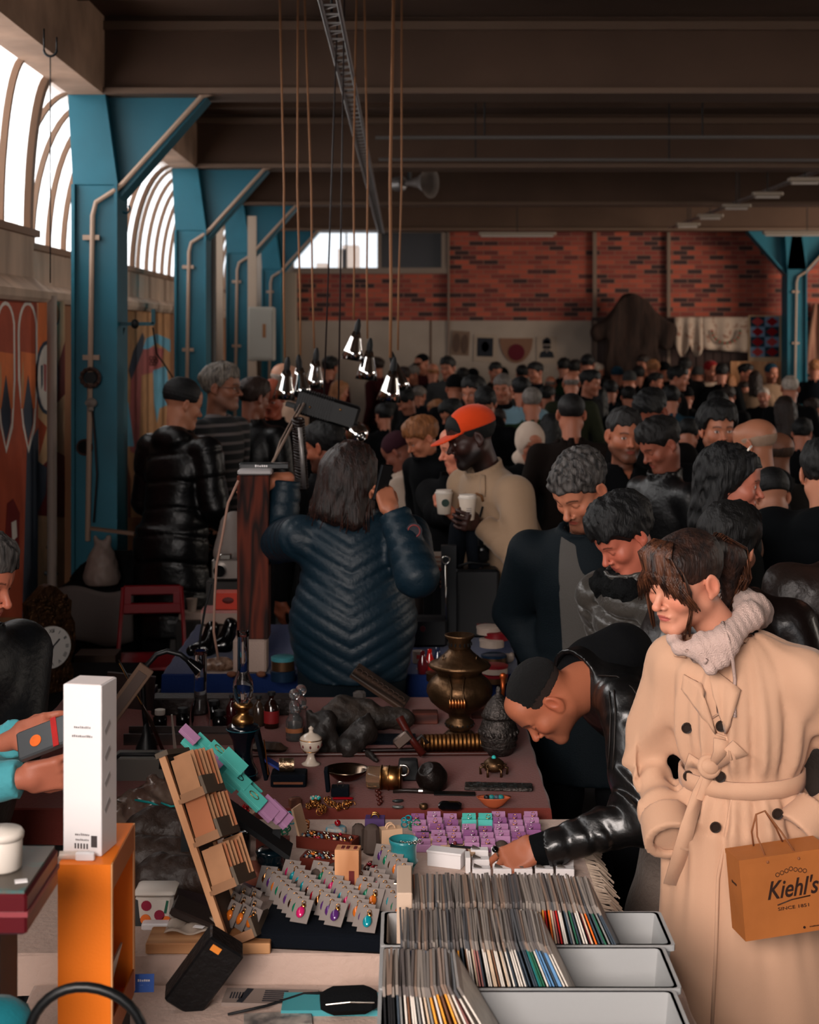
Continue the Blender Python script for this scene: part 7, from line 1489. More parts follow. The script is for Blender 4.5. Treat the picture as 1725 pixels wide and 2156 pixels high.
# small gold jewellery heap
rnd = random.Random(12)
for i, (x, y, kind) in enumerate(((652, 1702, 'g'), (668, 1700, 'g'), (684, 1705, 'g'), (700, 1698, 'g'), (712, 1704, 'g'), (726, 1700, 'g'), (738, 1697, 'g'), (690, 1690, 'g'), (676, 1712, 'g'))):
    b = MB(); 
    for k in range(5): b.torus((rnd.uniform(-.008, .008), rnd.uniform(-.006, .006), .004+k*.002), rnd.uniform(.005, .010), .0015, R=Rx(rnd.uniform(0, 1.5))@Ry(rnd.uniform(0, 1)), n=10, k=5)
    one('gold_trinket', b, gold, 'tangled gold trinket in the small heap at the front of the maroon cloth', 'jewellery', 'gold trinkets', loc=TT(x, y), smooth=2)
t = thing('brooch', 'turquoise and white studded brooch on a gold mount', 'brooch', TT(664, 1690)); b = MB()
for i in range(9): b.sph((.012*math.cos(i*.7), .009*math.sin(i*.7), .014), .0045, i % 2, n=8)
b.build('stones', [mat('turquoise', (.15, .62, .60)), porc], t, smooth=2); MB().lathe([(.014, 0), (.018, .004), (.014, .010)], n=16).build('mount', gold, t, smooth=2)
one('red_bracelet', MB().box((0, 0, .004), (.060, .010, .008), bev=.003), mat('bead_red', (.50, .03, .07), .3), 'short bright red beaded bar', 'bracelet', loc=TT(722, 1684))
one('stamp_block', MB().box((0, 0, .014), (.035, .03, .028), bev=.004), wood('stamp', (.26, .14, .10), (.40, .24, .17), .6, 8), 'small wooden stamp block at the left of the gold heap', 'block', loc=TT(622, 1700), rot=(0, 0, .3))
# ---------------------------------------------------------------- jewellery stall
def TJ_(px, py, dz=0.): return TT(px, py, ZJ, dz)
gems = dict(green=(.03, .40, .28), teal=(.03, .50, .55), ruby=(.55, .03, .12), pink=(.72, .10, .35), amber=(.75, .38, .10), violet=(.30, .14, .38), gold=(.8, .5, .25), copper=(.65, .28, .16))
GM = {k: mat('gem_'+k, v, .12, .1 if k not in ('gold', 'copper') else 1., coat=.6) for k, v in gems.items()}
card_g = mat('card_grey', (.46, .42, .40), .6); card_k = mat('card_taupe', (.25, .20, .175), .8)
one('velvet_stand', MB().box((0, 0, .02), (.32, .19, .04), bev=.006), navy_v, 'black velvet stand under the rows of earring cards', 'stand', loc=TJ_(700, 1985)+Vector((0, .04, 0)), rot=(0, 0, -.12))
rnd = random.Random(17); gk = list(GM)
def ear_card(p, rz, tilt, g, label, grp, cm=card_g, sz=1.25):
    t = thing('earring_card', label, 'earring card', p, group=grp, rot=(tilt, 0, rz)); MB().box((0, 0, .022*sz), (.034*sz, .0016, .044*sz)).build('card', cm, t)
    b = MB(); b.sph((0, -.006, .018*sz), (.0085*sz, .0055, .011*sz), 0, n=8).sph((.002, -.005, .030*sz), (.006, .004, .006), 1, n=6).torus((0, -.004, .036*sz), .0045, .001, 1, R=Rx(PI/2), n=8, k=4); b.build('earrings', [GM[g], gold], t, smooth=2)
for r, (xa, ya, xb, yb, n) in enumerate(((556, 1910, 628, 1985, 9), (604, 1896, 700, 1992, 10), (664, 1898, 770, 2006, 11), (728, 1890, 780, 1960, 6), (782, 1915, 838, 1985, 7), (800, 1860, 842, 1900, 5))):
    for i in range(n):
        u = i/(n-1); g = rnd.choice(gk); ear_card(TJ_(xa+(xb-xa)*u, ya+(yb-ya)*u, .045), -.35+rnd.uniform(-.08, .08), -.75, g, 'grey card with %s drop earrings, in the %s row of the velvet stand' % (g, ('first', 'second', 'third', 'fourth', 'fifth', 'sixth')[r]), '%s earring cards in the %s row' % (g, ('first', 'second', 'third', 'fourth', 'fifth', 'sixth')[r]))
for i in range(9): g = rnd.choice(('teal', 'ruby', 'copper', 'amber')); ear_card(TJ_(478+(i % 3)*22, 1935+i*7, .03), -.9+rnd.uniform(-.1, .1), -.5, g, 'grey card with %s earrings tucked under the leaning rack' % g, '%s earring cards under the rack' % g)
# lilac, teal and white boxes in rows
def small_box(px, py, w_, d_, h_, m, label, grp, extra=None):
    t = thing('gift_box', label, 'gift box', TJ_(px, py), group=grp, rz=rnd.uniform(-.03, .03)); MB().box((0, 0, h_/2), (w_, d_, h_), bev=.0015).build('box_base', m, t)
    MB().box((0, d_*.1, h_+.005), (w_*.92, d_*.5, .010), R=Rx(.35)).build('card', extra or m, t)
    b = MB(); b.torus((rnd.uniform(-.008, .008), -d_*.15, h_+.006), .006, .0011, R=Rx(.8), n=10, k=4); b.build('trinket', (gold, silver)[rnd.randrange(2)], t, smooth=2)
names = 'first second third fourth fifth sixth seventh eighth ninth'.split()
for r in range(5):
    y = 1738+r*13.5; n = (8, 8, 8, 7, 5)[r]
    for c in range(n):
        x = 880+c*34+r*3
        if r == 0 and c in (3, 4): small_box(x+6, 1746, .040, .03, .030, teal_b, 'teal ring box, %s of two among the lilac boxes' % ('left' if c == 3 else 'right'), 'teal ring boxes'); continue
        if r == 1 and c in (3, 4): continue
        small_box(x, y, .040, .024, .020+.006*(c % 2), lilac if (r+c) % 3 else mat('gift_mauve', (.52, .32, .50), .65), 'lilac ring box, %s from the left in the %s row from the back' % (names[c], names[r]), 'lilac ring boxes in rows')
for i in range(3): one('taupe_pouch', MB().sph((0, 0, .012), (.018, .016, .014)), card_k, '%s of three small taupe pouches behind the white boxes' % ('left', 'middle', 'right')[i], 'pouch', 'taupe pouches', loc=TJ_(1000+i*28, 1790), smooth=2)
for r in range(3):
    for c in range(5):
        if r == 0 and c in (2, 3): continue
        t = thing('white_box', 'white jewellery box, %s from the left in the %s row' % (names[c], ('back', 'middle', 'front')[r]), 'jewellery box', TJ_(1010+c*44+r*2, 1806+r*20), group='white jewellery boxes in rows', rz=rnd.uniform(-.06, .06))
        MB().box((0, 0, .012), (.046, .030, .024), bev=.0015).build('box_base', wb_m, t); MB().rings([[(-.02, -.006, .026), (.0, -.010, .026), (-.018, .012, .027)], [(-.02, -.006, .029), (.0, -.010, .029), (-.018, .012, .030)]]).build('dark_card', mat('card_slate', (.30, .27, .25), .6), t)
one('white_carton', MB().box((0, 0, .018), (.090, .040, .036), bev=.001).box((0, 0, .0375), (.094, .044, .006), bev=.001), wb_m, 'long white lidded box lying aslant left of the white jewellery boxes', 'box', loc=TJ_(940, 1822), rot=(0, 0, -.35), smooth=0)
one('white_carton', MB().box((0, 0, .02), (.012, .05, .04)), wb_m, 'narrow white box on edge at the left end of the white jewellery boxes', 'box', loc=TJ_(985, 1832), smooth=0)
# paper bags and boxes
def bag(px, py, w_, d_, h_, m, rz, label, hm=None):
    t = thing('gift_bag', label, 'gift bag', TJ_(px, py), rz); MB().box((0, 0, h_/2), (w_, d_, h_), tap=.94).build('bag_body', m, t); MB().torus((0, -d_*.2, h_), w_*.18, .0022, R=Rx(PI/2), arc=PI).torus((0, d_*.2, h_), w_*.18, .0022, R=Rx(PI/2), arc=PI).build('handles', hm or m, t, smooth=2); return t
bag(822, 1792, .060, .035, .062, kraft2, .3, 'small pale kraft bag with a loop handle left of the teal vases'); bag(790, 1775, .055, .04, .070, mat('bag_purple', (.25, .16, .34), .6), -.05, 'small purple gift bag hung with trinkets', gold)
one('taupe_bag', MB().box((0, 0, .04), (.045, .04, .08), bev=.01, tap=.85), card_k, 'soft dark taupe pouch in front of the purple bag', 'pouch', loc=TJ_(783, 1800)); one('taupe_bag', MB().box((0, 0, .035), (.04, .035, .07), bev=.01, tap=.85), card_k, 'soft dark taupe pouch between the purple bag and the wooden block', 'pouch', loc=TJ_(755, 1790))
for x, y, rz, lb in ((905, 1775, -.3, 'left'), (945, 1790, -.3, 'middle'), (968, 1806, -.28, 'right')): t = thing('kraft_box', '%s of three open pale kraft boxes behind the long white box' % lb, 'box', TJ_(x, y), rz, 'open kraft boxes'); MB().box((0, 0, .01), (.085, .05, .02)).build('tray', kraft2, t); MB().box((0, .02, .022), (.06, .008, .004)).build('cut_out', black_m, t); MB().sph((.02, -.01, .024), .005).build('bead', SM['maroon'], t, smooth=2)
# teal vases
for dx, py, lb in ((0, 1850, 'front'), (10, 1790, 'rear')):
    pass
tv = mat('vase_teal', (.14, .44, .46), .3, bump=.15, bscale=90, coat=.3)
t = thing('teal_pot', 'lower of two stacked teal ceramic pots', 'pot', TJ_(845, 1862)); k = 1/S(1862, ZJ); MB().lathe([(r*k, h*k) for r, h in ((17, 0), (20, 4), (28, 34), (31, 42), (30, 44), (26, 34), (16, 6))], n=28).build('pot_body', tv, t, smooth=2)
t = thing('teal_pot', 'upper of two stacked teal ceramic pots, with a silver chain on its rim', 'pot', TJ_(845, 1862, 46*k)); t.location.x += .006; MB().lathe([(r*k, h*k) for r, h in ((26, 0), (31, 3), (27, 10), (27, 36), (30, 42), (31, 50), (29, 50), (25, 42))], n=28).build('pot_body', tv, t, smooth=2); b = MB()
for i in range(12): b.torus((28*k*math.cos(.3+i*.16)+.01, -28*k*math.sin(.3+i*.16), 50*k), .004, .001, R=Rx(i), n=8, k=4)
b.build('chain', silver, t, smooth=2)
# wooden jewellery trays
def jtray(px, py, w_, d_, rz, label, dz=0., n=26, lid=False):
    t = thing('jewellery_tray', label, 'tray', TJ_(px, py, dz), rz); b = MB(); hh = .03; b.box((0, 0, .003), (w_, d_, .006)); 
    for sx in (-1, 1): b.box((sx*w_/2, 0, hh/2), (.006, d_, hh)); b.box((0, sx*d_/2, hh/2), (w_, .006, hh))
    b.build('tray_body', mat('tray_red', (.36, .14, .10), .4), t); b = MB(); rr_ = random.Random(int(px)); ms = [porc, gold, silver, GM['ruby'], kraft2, GM['amber'], mat('bead_blue_grey', (.25, .32, .38), .3)]
    for i in range(n*2): b.sph((rr_.uniform(-w_*.45, w_*.45), rr_.uniform(-d_*.4, d_*.4), .024+rr_.uniform(0, .008)), (rr_.uniform(.003, .008), rr_.uniform(.003, .006), .004), rr_.randrange(7), n=6)
    o = b.build('jewellery_heap', ms, t, smooth=2); o['kind'] = 'stuff'
    if lid: MB().box((-w_/2-.004, .0, .06), (.006, d_, .08), R=Ry(-.28)).build('lid', kraft2, t)
    return t
jtray(690, 1800, .150, .055, -.34, 'upper left red wooden tray heaped with pale rings, its lid raised', .02, lid=True); jtray(690, 1835, .125, .055, -.22, 'red wooden tray of pale jewellery behind the wooden block', .01); jtray(800, 1850, .07, .07, -.25, 'red wooden tray of silver jewellery right of the wooden block'); 
one('red_box', MB().box((0, 0, .02), (.06, .05, .04)), mat('tray_red', (.36, .14, .10)), 'small red brown wooden box below the pale kraft bag', 'box', loc=TJ_(822, 1822), rot=(0, 0, -.1), smooth=0)
one('red_box', MB().box((0, 0, .012), (.07, .05, .024)), mat('box_crimson', (.30, .04, .07), .5), 'flat crimson box under the middle tray', 'box', loc=TJ_(655, 1868), rot=(0, 0, -.05), smooth=0)
t = thing('wooden_block', 'upright pale grained wooden display block with burgundy slots', 'block', TJ_(733, 1912), -.12); MB().box((0, 0, .072), (.058, .042, .144), bev=.001).build('block_body', wood('pine_block', (.66, .44, .29), (.78, .56, .40), .55, 6), t); b = MB(); b.box((.012, -.0215, .075), (.013, .002, .042)); 
for x in (-.012, .0, .018): b.box((x, 0, .1445), (.007, .02, .002))
b.build('slots', mat('slot_burgundy', (.34, .07, .07), .6), t)
t = thing('round_box', 'cream round box with blue painted rim and a red bead on top', 'box', TJ_(708, 1772)); MB().lathe([(.026, 0), (.028, .004), (.028, .036), (.025, .040), (0, .041)], n=26).build('box_body', mat('box_cream', (.74, .64, .56)), t, smooth=True); MB().lathe([(.0284, .028), (.0285, .036), (.0255, .0405), (.02, .0415)], n=26).build('painted_rim', mat('rim_blue', (.22, .50, .58), .6, col2=(.7, .62, .55), vscale=60), t, smooth=True); MB().sph((.004, 0, .050), .009).build('red_bead', mat('bead_ruby', (.45, .02, .05), .15, coat=.6), t, smooth=2)
# left group: mugs, bowls, bangles
t = thing('painted_mug', 'small mug painted with blue and cream patches, red berries above', 'mug', TJ_(512, 1765, .02)); MB().lathe([(.026, 0), (.030, .004), (.033, .05), (.031, .052), (.026, .01)], n=24).build('mug_body', mat('mug_patch', (.30, .46, .50), .4, col2=(.66, .50, .40), vscale=30, thr=(.45, .55)), t, smooth=2); b = MB(); rb = random.Random(1)
for i in range(22): b.sph((rb.uniform(-.026, .02), rb.uniform(-.012, .012), .058+rb.uniform(0, .01)), .004, n=6)
b.build('berries', mat('berry_red', (.52, .03, .05), .25), t, smooth=2)
t = thing('black_mug', 'black mug hung with gold and red pendants left of the green mugs', 'mug', TJ_(500, 1800, .0)); MB().lathe([(.032, 0), (.034, .004), (.036, .06), (.034, .064), (.030, .06)], n=24).build('mug_body', blk_g, t, smooth=2)
for i in range(6): MB().tube([(-.02+i*.008, -.037, .055), (-.02+i*.008+.002, -.040, .035), (-.018+i*.007, -.038, .012)], .0014).sph((-.018+i*.007, -.038, .01), (.005, .003, .008), 1, n=8).build('pendant', [silver, (GM['ruby'], gold)[i % 2]], t, smooth=2)
for i, (dz, lb) in enumerate(((0, 'lower'), (.042, 'upper'))):
    b = MB(); 
    b.lathe([(.030, 0), (.034, .006), (.035, .014), (.033, .018), (.036, .024), (.034, .030), (.036, .036), (.033, .041), (.02, .042)], n=28); one('ribbed_jar', b, mat('glaze_dark_teal', (.03, .10, .13), .12, coat=.8), '%s of two stacked dark teal ribbed jars' % lb, 'jar', loc=TJ_(568, 1858, dz), smooth=2)
one('wooden_crate', MB().box((0, 0, .035), (.085, .03, .07)), mat('tray_red', (.36, .14, .10)), 'reddish wooden box behind the stacked ribbed jars', 'box', loc=TJ_(575, 1820), smooth=0)
t = thing('pink_bowl', 'glossy pink bowl with a violet outside', 'bowl', TJ_(535, 1872, .01), rot=(.35, .25, 0)); MB().lathe([(.02, 0), (.034, .014), (.044, .034), (.046, .036)], n=28).build('bowl_outside', mat('bowl_violet', (.34, .26, .38), .4), t, smooth=2); MB().lathe([(.046, .0365), (.040, .033), (.028, .016), (0, .008)], n=28).build('bowl_inside', mat('bowl_pink', (.72, .42, .34), .15, coat=.6), t, smooth=2)
one('tan_box', MB().box((0, 0, .015), (.06, .05, .03), bev=.004), kraft, 'tan card box below the black mug', 'box', loc=TJ_(498, 1842), rot=(0, 0, .2), smooth=0); one('soap_block', MB().box((0, 0, .009), (.035, .025, .018), bev=.006), mat('soap', (.72, .62, .52), .5), 'pale soap like block below the black mug', 'block', loc=TJ_(505, 1815, .02))
rb = random.Random(6)
for i, (x, y, c, lb) in enumerate(((592, 1880, 'amber', 'floral alice band'), (565, 1905, 'ruby', 'deep red alice band'), (620, 1900, 'gold', 'gold studded alice band'))):
    t = thing('hair_band', '%s standing among the earring cards' % lb, 'hair band', TJ_(x, y, .02), rot=(1.2, 0, .4*i-.3)); MB().torus((0, 0, 0), .034, .005, arc=PI*1.3, a0=-.4).build('band', (blk_g, SM['maroon'], leather_k)[i], t, smooth=2)
    for k in range(9): a = -.3+k*.42; MB().sph((.034*math.cos(a), .034*math.sin(a), .006), .0045, n=8).build('bead', (GM['amber'], GM['ruby'], gold)[(k+i) % 3], t, smooth=2)
for i, (x, y) in enumerate(((668, 1900), (700, 1890), (640, 1918))): blob('knotted_headband', 'dark taupe knotted headband, %s of three before the wooden block' % ('left', 'right', 'lower')[(0, 1, 2)[i]], 'headband', x, y, ZJ, [((-.025, 0, .03), (.0, .01, .045), .014, .012), ((.0, .01, .045), (.03, 0, .03), .013, .014), ((0, 0, .02), (.01, .02, .05), .012, .010)], card_k, h=.004, kk=.008, dn=.001, dz=.02)
one('tealight', MB().sph((0, -.0, .03), .006), mat('gleam_bulb', (1., .85, .65), .3, emis=6.), 'tiny glowing bulb among the earring cards', 'light', loc=TJ_(830, 1895, .01), smooth=2)
one('necklace_coil', MB().torus((0, 0, .006), .045, .006, n=30).torus((.01, 0, .012), .036, .004, n=30), porc, 'coiled white necklace on the earring cards', 'necklace', loc=TJ_(762, 1915, .05), smooth=2)
t = thing('red_berry_clip', 'green stick with a red ball before the silver tray', 'ornament', TJ_(775, 1900)); MB().cyl((0, 0, 0), (0, 0, .05), .009).build('stick', mat('stick_green', (.25, .28, .10), .5), t, smooth=True); MB().sph((0, 0, .056), .010).build('ball', mat('berry_red', (.52, .03, .05)), t, smooth=2)
one('amber_frame', MB().torus((0, 0, .018), .013, .006, R=Rx(PI/2), n=4, k=6), GM['copper'], 'square copper red pendant right of the green stick', 'pendant', loc=TJ_(792, 1905, .02), smooth=2)
one('bronze_leaf_clip', MB().sph((0, 0, .02), (.012, .008, .026), R=Ry(.4)).sph((.015, 0, .035), (.010, .007, .02), 0, R=Ry(-.3)), mat('leather_orange', (.68, .36, .18), .5), 'orange leather flower clip left of the cream card box', 'clip', loc=TJ_(860, 1888), smooth=2)
for i, (px, py, g) in enumerate(((610, 1735, 'teal'), (602, 1760, 'green'), (640, 1752, 'gold'), (858, 1742, 'teal'), (872, 1752, 'green'))):
    b = MB(); [b.torus((rb.uniform(-.01, .01), 0, .008+k*.006), .008, .0022, R=Rx(rb.uniform(.4, 1.5)), n=12, k=5) for k in range(4)]; one('glass_bracelet', b, GM[g], '%s glass bracelet %s' % (g, ('standing at the corner of the maroon cloth', 'below the corner of the maroon cloth', 'beside the raised tray lid', 'at the left end of the lilac boxes', 'under the pale kraft bag handle')[i]), 'bracelet', loc=TJ_(px, py), smooth=2)
# left rear of the stall: case, plastic bag, leather goods
t = thing('tool_case', 'grey metal case with a black handle behind the white carton', 'case', TJ_(290, 1660)); MB().box((0, .06, .05), (.16, .10, .075), bev=.004).build('case_body', mat('case_metal', (.38, .36, .34), .35, .6), t); MB().tube([(-.07, 0, .088), (-.05, -.01, .105), (.05, -.01, .105), (.07, 0, .088), (.07, -.005, .06)], .006).build('handle', black_m, t, smooth=2)
blob('plastic_bag', 'crumpled clear plastic bag with red print on the left of the stall', 'bag', 300, 1740, ZJ, [((-.06, 0, .03), (.05, .02, .05), .05, .055), ((.0, .02, .05), (.03, .03, .10), .05, .03)], mat('plastic_film', (.42, .36, .32), .2, col2=(.30, .22, .19), vscale=14, alpha=.85), dn=.010, kk=.03)
for i, (x, y, w_, lb) in enumerate(((360, 1775, .17, 'dark brown leather shoulder bag with teal piping, uppermost of three'), (350, 1840, .18, 'dark brown leather bag in the middle of three'), (375, 1880, .14, 'lowest dark brown leather bag, nearest the fruit tub'))):
    blob('leather_bag', lb, 'bag', x, y, ZJ, [((-w_/2, .02, .03), (w_/2.4, -.01, .03), .045, .038), ((-w_/3, .03, .06), (w_/4, .02, .055), .03, .03)], mat('leather_cocoa', (.16, .11, .085), .5, bump=.4, bscale=50, var=.25, vscale=14), dn=.004)
one('teal_piping', MB().tube([tuple(TJ_(x, y, .08)) for x, y in ((285, 1745), (320, 1752), (350, 1768), (385, 1772), (398, 1762))], .0035).tube([tuple(TJ_(x, y, .08)) for x, y in ((340, 1752), (360, 1760), (375, 1758))], .003), mat('ribbon_teal', (.06, .48, .48), .5), 'teal ribbon trailing over the brown leather bags', 'ribbon', smooth=2)
one('knit_mat', MB().box((0, 0, .008), (.14, .09, .016), bev=.006), cloth('mat_blue_grey', (.22, .23, .28), bump=1., bscale=90), 'blue grey knitted mat under the leather bags', 'mat', loc=TJ_(345, 1905), smooth=0)
one('wallet', MB().box((0, 0, .02), (.13, .08, .03), R=Ry(.25), bev=.005), mat('wallet_plum', (.13, .07, .08), .45), 'dark plum leather wallet under the leaning rack', 'wallet', loc=TJ_(420, 1925), smooth=0); one('wallet', MB().box((0, 0, .03), (.16, .09, .02), R=Ry(.4), bev=.004), mat('wallet_brown', (.15, .10, .08), .5), 'dark brown leather folder under the leaning rack', 'folder', loc=TJ_(432, 1960), smooth=0)
# ---------------------------------------------------------------- things on and around the blue table
def TB(px, py, dz=0.): return TT(px, py, ZR, dz)
pb = T(525, 1420, ZR); one('foam_block', MB().box((0, 0, .0675), (.132, .12, .135), bev=.008), mat('foam_white', (.60, .52, .48), .9, bump=.4, bscale=150), 'white foam block under the wooden post', 'block', loc=(pb.x, pb.y+.07, ZR), smooth=1)
one('wooden_post', MB().box((0, 0, .325), (.125, .115, .65), bev=.004), wood_r, 'upright square reddish wooden post on the white foam block', 'post', loc=(pb.x+.012, pb.y+.075, ZR+.135), smooth=0)
t = thing('scale_device', 'flat grey and black electric device on top of the wooden post', 'device', (pb.x+.02, pb.y+.06, ZR+.785)); MB().box((0, -.01, .012), (.135, .10, .022), bev=.006).build('device_body', mat('device_silver', (.62, .60, .60), .3), t, smooth=True); MB().box((.03, .05, .030), (.20, .06, .022), bev=.003).build('upper_bar', mat('device_black', (.05, .05, .06), .3), t); text('lettering', '~6', .014, wb_m, t, (.02, .0195, .031), (PI/2, 0, 0))
one('power_cable', MB().tube([tuple(P(x, y, 6.1)) for x, y in ((502, 1012), (480, 1060), (468, 1130), (456, 1190), (452, 1260), (450, 1330), (460, 1390))], .005), mat('cord_white', (.60, .46, .40), .6), 'pale power cord trailing down left of the wooden post', 'cord', smooth=2)
one('thin_black_rod', MB().tube([tuple(P(x, y, 6.4)) for x, y in ((446, 1230), (432, 1280), (422, 1340), (418, 1395))], .005), black_m, 'thin black rod left of the pale power cord', 'rod', smooth=2)
def tin(px, py, r, h, m, label, dz=0., lid=None):
    t = thing('round_tin', label, 'tin', TB(px, py, dz), group='round tins on the blue table'); MB().lathe([(r, 0), (r, h)], n=26).build('tin_body', m, t, smooth=True); MB().lathe([(r*1.03, h*.72), (r*1.04, h), (r*.9, h+.003), (0, h+.003)], n=26).build('lid', lid or m, t, smooth=True)
tg = mat('tin_gold', (.36, .26, .18), .35, .8); tb_ = mat('tin_blue', (.10, .18, .27), .3, .5); tt = mat('tin_teal_lid', (.20, .42, .45), .4); tr_ = mat('tin_red', (.40, .06, .09), .4); tw = mat('tin_white', (.56, .50, .46), .5)
tin(596, 1432, .048, .038, tb_, 'dark blue round tin under the teal lidded tin'); tin(596, 1432, .045, .050, tg, 'teal lidded round tin stacked on the dark blue tin', .041, tt); tin(652, 1430, .034, .04, tg, 'small gold tin right of the stacked tins', 0, tb_); tin(640, 1400, .036, .03, tg, 'small tin behind the small gold tin')
for i, (x, y, dz, m, l) in enumerate(((1042, 1436, 0, tg, tr_), (1042, 1436, .036, tw, tr_), (1040, 1410, .03, tg, tb_), (1036, 1400, .075, tw, tw), (1046, 1398, .10, tr_, tr_), (1030, 1396, .12, tw, tw), (925, 1432, 0, tg, tg), (1010, 1430, 0, tw, tr_))):
    tin(x, y, .05, .030, m, ('gold tin with red lid at the bottom of the right hand stack', 'cream tin with red lid second from the bottom of the right hand stack', 'gold tin with blue lid behind the right hand stack', 'cream tin above the blue lidded tin', 'red tin near the top of the rear stack', 'cream tin topping the rear stack', 'gold tin left of the samovar', 'cream tin with red lid right of the samovar')[i], dz, l)
one('white_paper', MB().box((0, 0, .002), (.13, .09, .004)), tw, 'white paper left of the samovar on the blue table', 'paper', loc=TB(915, 1412), rot=(0, 0, .2), smooth=0); one('white_paper', MB().box((0, 0, .002), (.09, .07, .004)), tw, 'white paper behind the gold tin', 'paper', loc=TB(930, 1395), rot=(0, 0, -.3), smooth=0)
t = thing('enamel_mug', 'white mug with a red square left of the samovar', 'mug', TB(882, 1396)); MB().lathe([(.022, 0), (.026, .003), (.026, .05), (.024, .05)], n=20).build('mug_body', tw, t, smooth=True); MB().box((0, -.026, .03), (.018, .003, .016)).build('red_square', SM['red'], t)
one('white_glove', MB().sph((0, 0, .02), (.03, .03, .02)).cyl((0, 0, .02), (.02, -.02, .04), .01), tw, 'rolled white cloth at the right end of the blue table', 'cloth', loc=TB(1068, 1396), smooth=2)
blob('nut_bag', 'transparent bag of brown nuts on white paper', 'bag', 460, 1412, ZR, [((-.04, 0, .02), (.04, 0, .02), .025, .022), ((0, 0, .03), (.02, .01, .035), .02, .02)], mat('nuts', (.30, .20, .14), .35, col2=(.5, .4, .34), vscale=60), dn=.006); one('paper_sheet', MB().box((0, 0, .001), (.13, .07, .002)), tw, 'white paper under the bag of nuts', 'paper', loc=TB(462, 1414), smooth=0)
for x, lb in ((488, 'left'), (550, 'right')): one('walnut', MB().sph((0, 0, .012), (.02, .014, .012)), mat('walnut', (.38, .22, .14), .6, bump=1., bscale=60), '%s of two brown nuts before the white foam block' % lb, 'nut', loc=TB(x, 1426), smooth=2)
for x, y, lb in ((470, 1372, 'right, upright'), (430, 1380, 'left, lying')): blob('black_boot', '%s glossy black boot on the blue table' % lb, 'boot', x, y, ZR, [((0, 0, .03), (-.05, -.03, .025), .03, .022), ((.01, .0, .03), (.03, .02, .11), .035, .03)], blk_g, dn=.002, kk=.03)
t = thing('storage_box', 'white lidded box below the orange carton left of the wooden post', 'box', (at(468, 6.7), 6.72, ZR)); MB().box((0, 0, .05), (.16, .12, .10)).build('box_base', mat('box_pale', (.56, .48, .44), .7), t); MB().box((0, 0, .135), (.17, .13, .045)).build('lid', mat('box_pale', (.56, .48, .44)), t); MB().box((0, 0, .163), (.17, .13, .012)).build('trim_band', SM['rose'], t)
one('orange_carton', MB().box((0, 0, .035), (.12, .1, .07), bev=.002).sph((-.0, -.052, .04), (.025, .004, .014), 1), [mat('carton_orange', (.68, .16, .06), .5), mat('carton_mark', (.30, .06, .04), .6)], 'orange carton with a dark oval left of the wooden post', 'carton', loc=(at(482, 6.7), 6.72, ZR+.17), smooth=0)
one('coin_tray', MB().box((0, 0, .02), (.15, .1, .04), bev=.004), mat('box_pale', (.56, .48, .44)), 'pale box behind the red folding chair', 'box', loc=(at(408, 8.6), 8.6, .58), smooth=0); one('paper_cup', MB().lathe([(.022, 0), (.030, .066), (.033, .07), (.030, .07)], n=20), tw, 'white paper cup on the pale box', 'cup', loc=(at(404, 8.6), 8.6, .62), smooth=True)
one('side_shelf', MB().box((0, 0, .29), (.20, .3, .58)), mat('shelf_dark', (.08, .06, .055), .7), 'dark cabinet behind the red folding chair', 'cabinet', loc=(at(415, 8.6), 8.65, 0), smooth=0)
t = thing('old_camera', 'silver and white vintage camera on a stack left of the wooden post', 'camera', (at(470, 6.9), 7.0, ZR+.245)); MB().box((0, 0, .05), (.12, .06, .09), bev=.006).build('camera_body', mat('cam_silver', (.45, .42, .40), .3, .7), t); MB().cyl((-.02, -.03, .05), (-.02, -.075, .05), .026, n=20).build('lens', blk_g, t, smooth=True); MB().box((0, 0, .105), (.05, .04, .025), bev=.004).build('finder', silver, t); MB().box((0, 0, -.12), (.16, .12, .24)).build('stack', mat('cabinet_dark', (.10, .08, .07), .6), t)
blob('white_pan', 'pale enamel basin leaning behind the vintage camera', 'basin', 488, 1300, ZR, [((0, .1, .30), (.0, .12, .42), .10, .07)], mat('enamel', (.42, .38, .36), .5, bump=.3), dn=.001)
# right behind the trader: black case, white pipe, books, umbrellas, camera
t = thing('suitcase', 'black upright suitcase right of the trader in navy', 'suitcase', (at(1002, 7.0), 7.0, ZR)); MB().box((0, 0, .15), (.20, .14, .30), bev=.01).build('case_body', mat('case_ink', (.035, .042, .055), .5), t); text('lettering', '~8', .016, mat('letter_red', (.40, .07, .06), .5), t, (.04, -.0715, .06), (PI/2, 0, 0)); MB().tube([(-.08, -.04, .31), (-.03, -.05, .33), (.06, -.05, .32)], .006).build('handle', black_m, t, smooth=2)
one('upright_board', MB().box((0, 0, .21), (.065, .05, .42)), mat('board_navy', (.045, .055, .07), .5), 'narrow dark upright board left of the black suitcase', 'board', loc=(at(945, 6.85), 6.85, ZR), smooth=0)
one('steel_rod', MB().cyl((0, 0, 0), (0, 0, .30), .004).torus((0, 0, .32), .016, .004, R=Rx(PI/2)), silver, 'thin steel rod with a ring head before the dark upright board', 'rod', loc=(at(939, 6.75), 6.75, ZR+.05), smooth=2)
one('white_pipe', MB().cyl((0, 0, 0), (0, 0, .34), .045), mat('pipe_cream', (.40, .35, .31), .5), 'short thick cream pipe right of the navy jacket', 'pipe', loc=(at(872, 6.9), 7.1, ZR), smooth=1)
one('dark_machine', MB().box((0, 0, .06), (.17, .12, .12), bev=.01).cyl((-.02, -.06, .08), (-.02, -.07, .08), .012, mi=1), [mat('machine_slate', (.06, .065, .08), .5), SM['maroon']], 'dark slate machine with a red knob right of the navy jacket', 'machine', loc=(at(900, 6.75), 6.78, ZR))
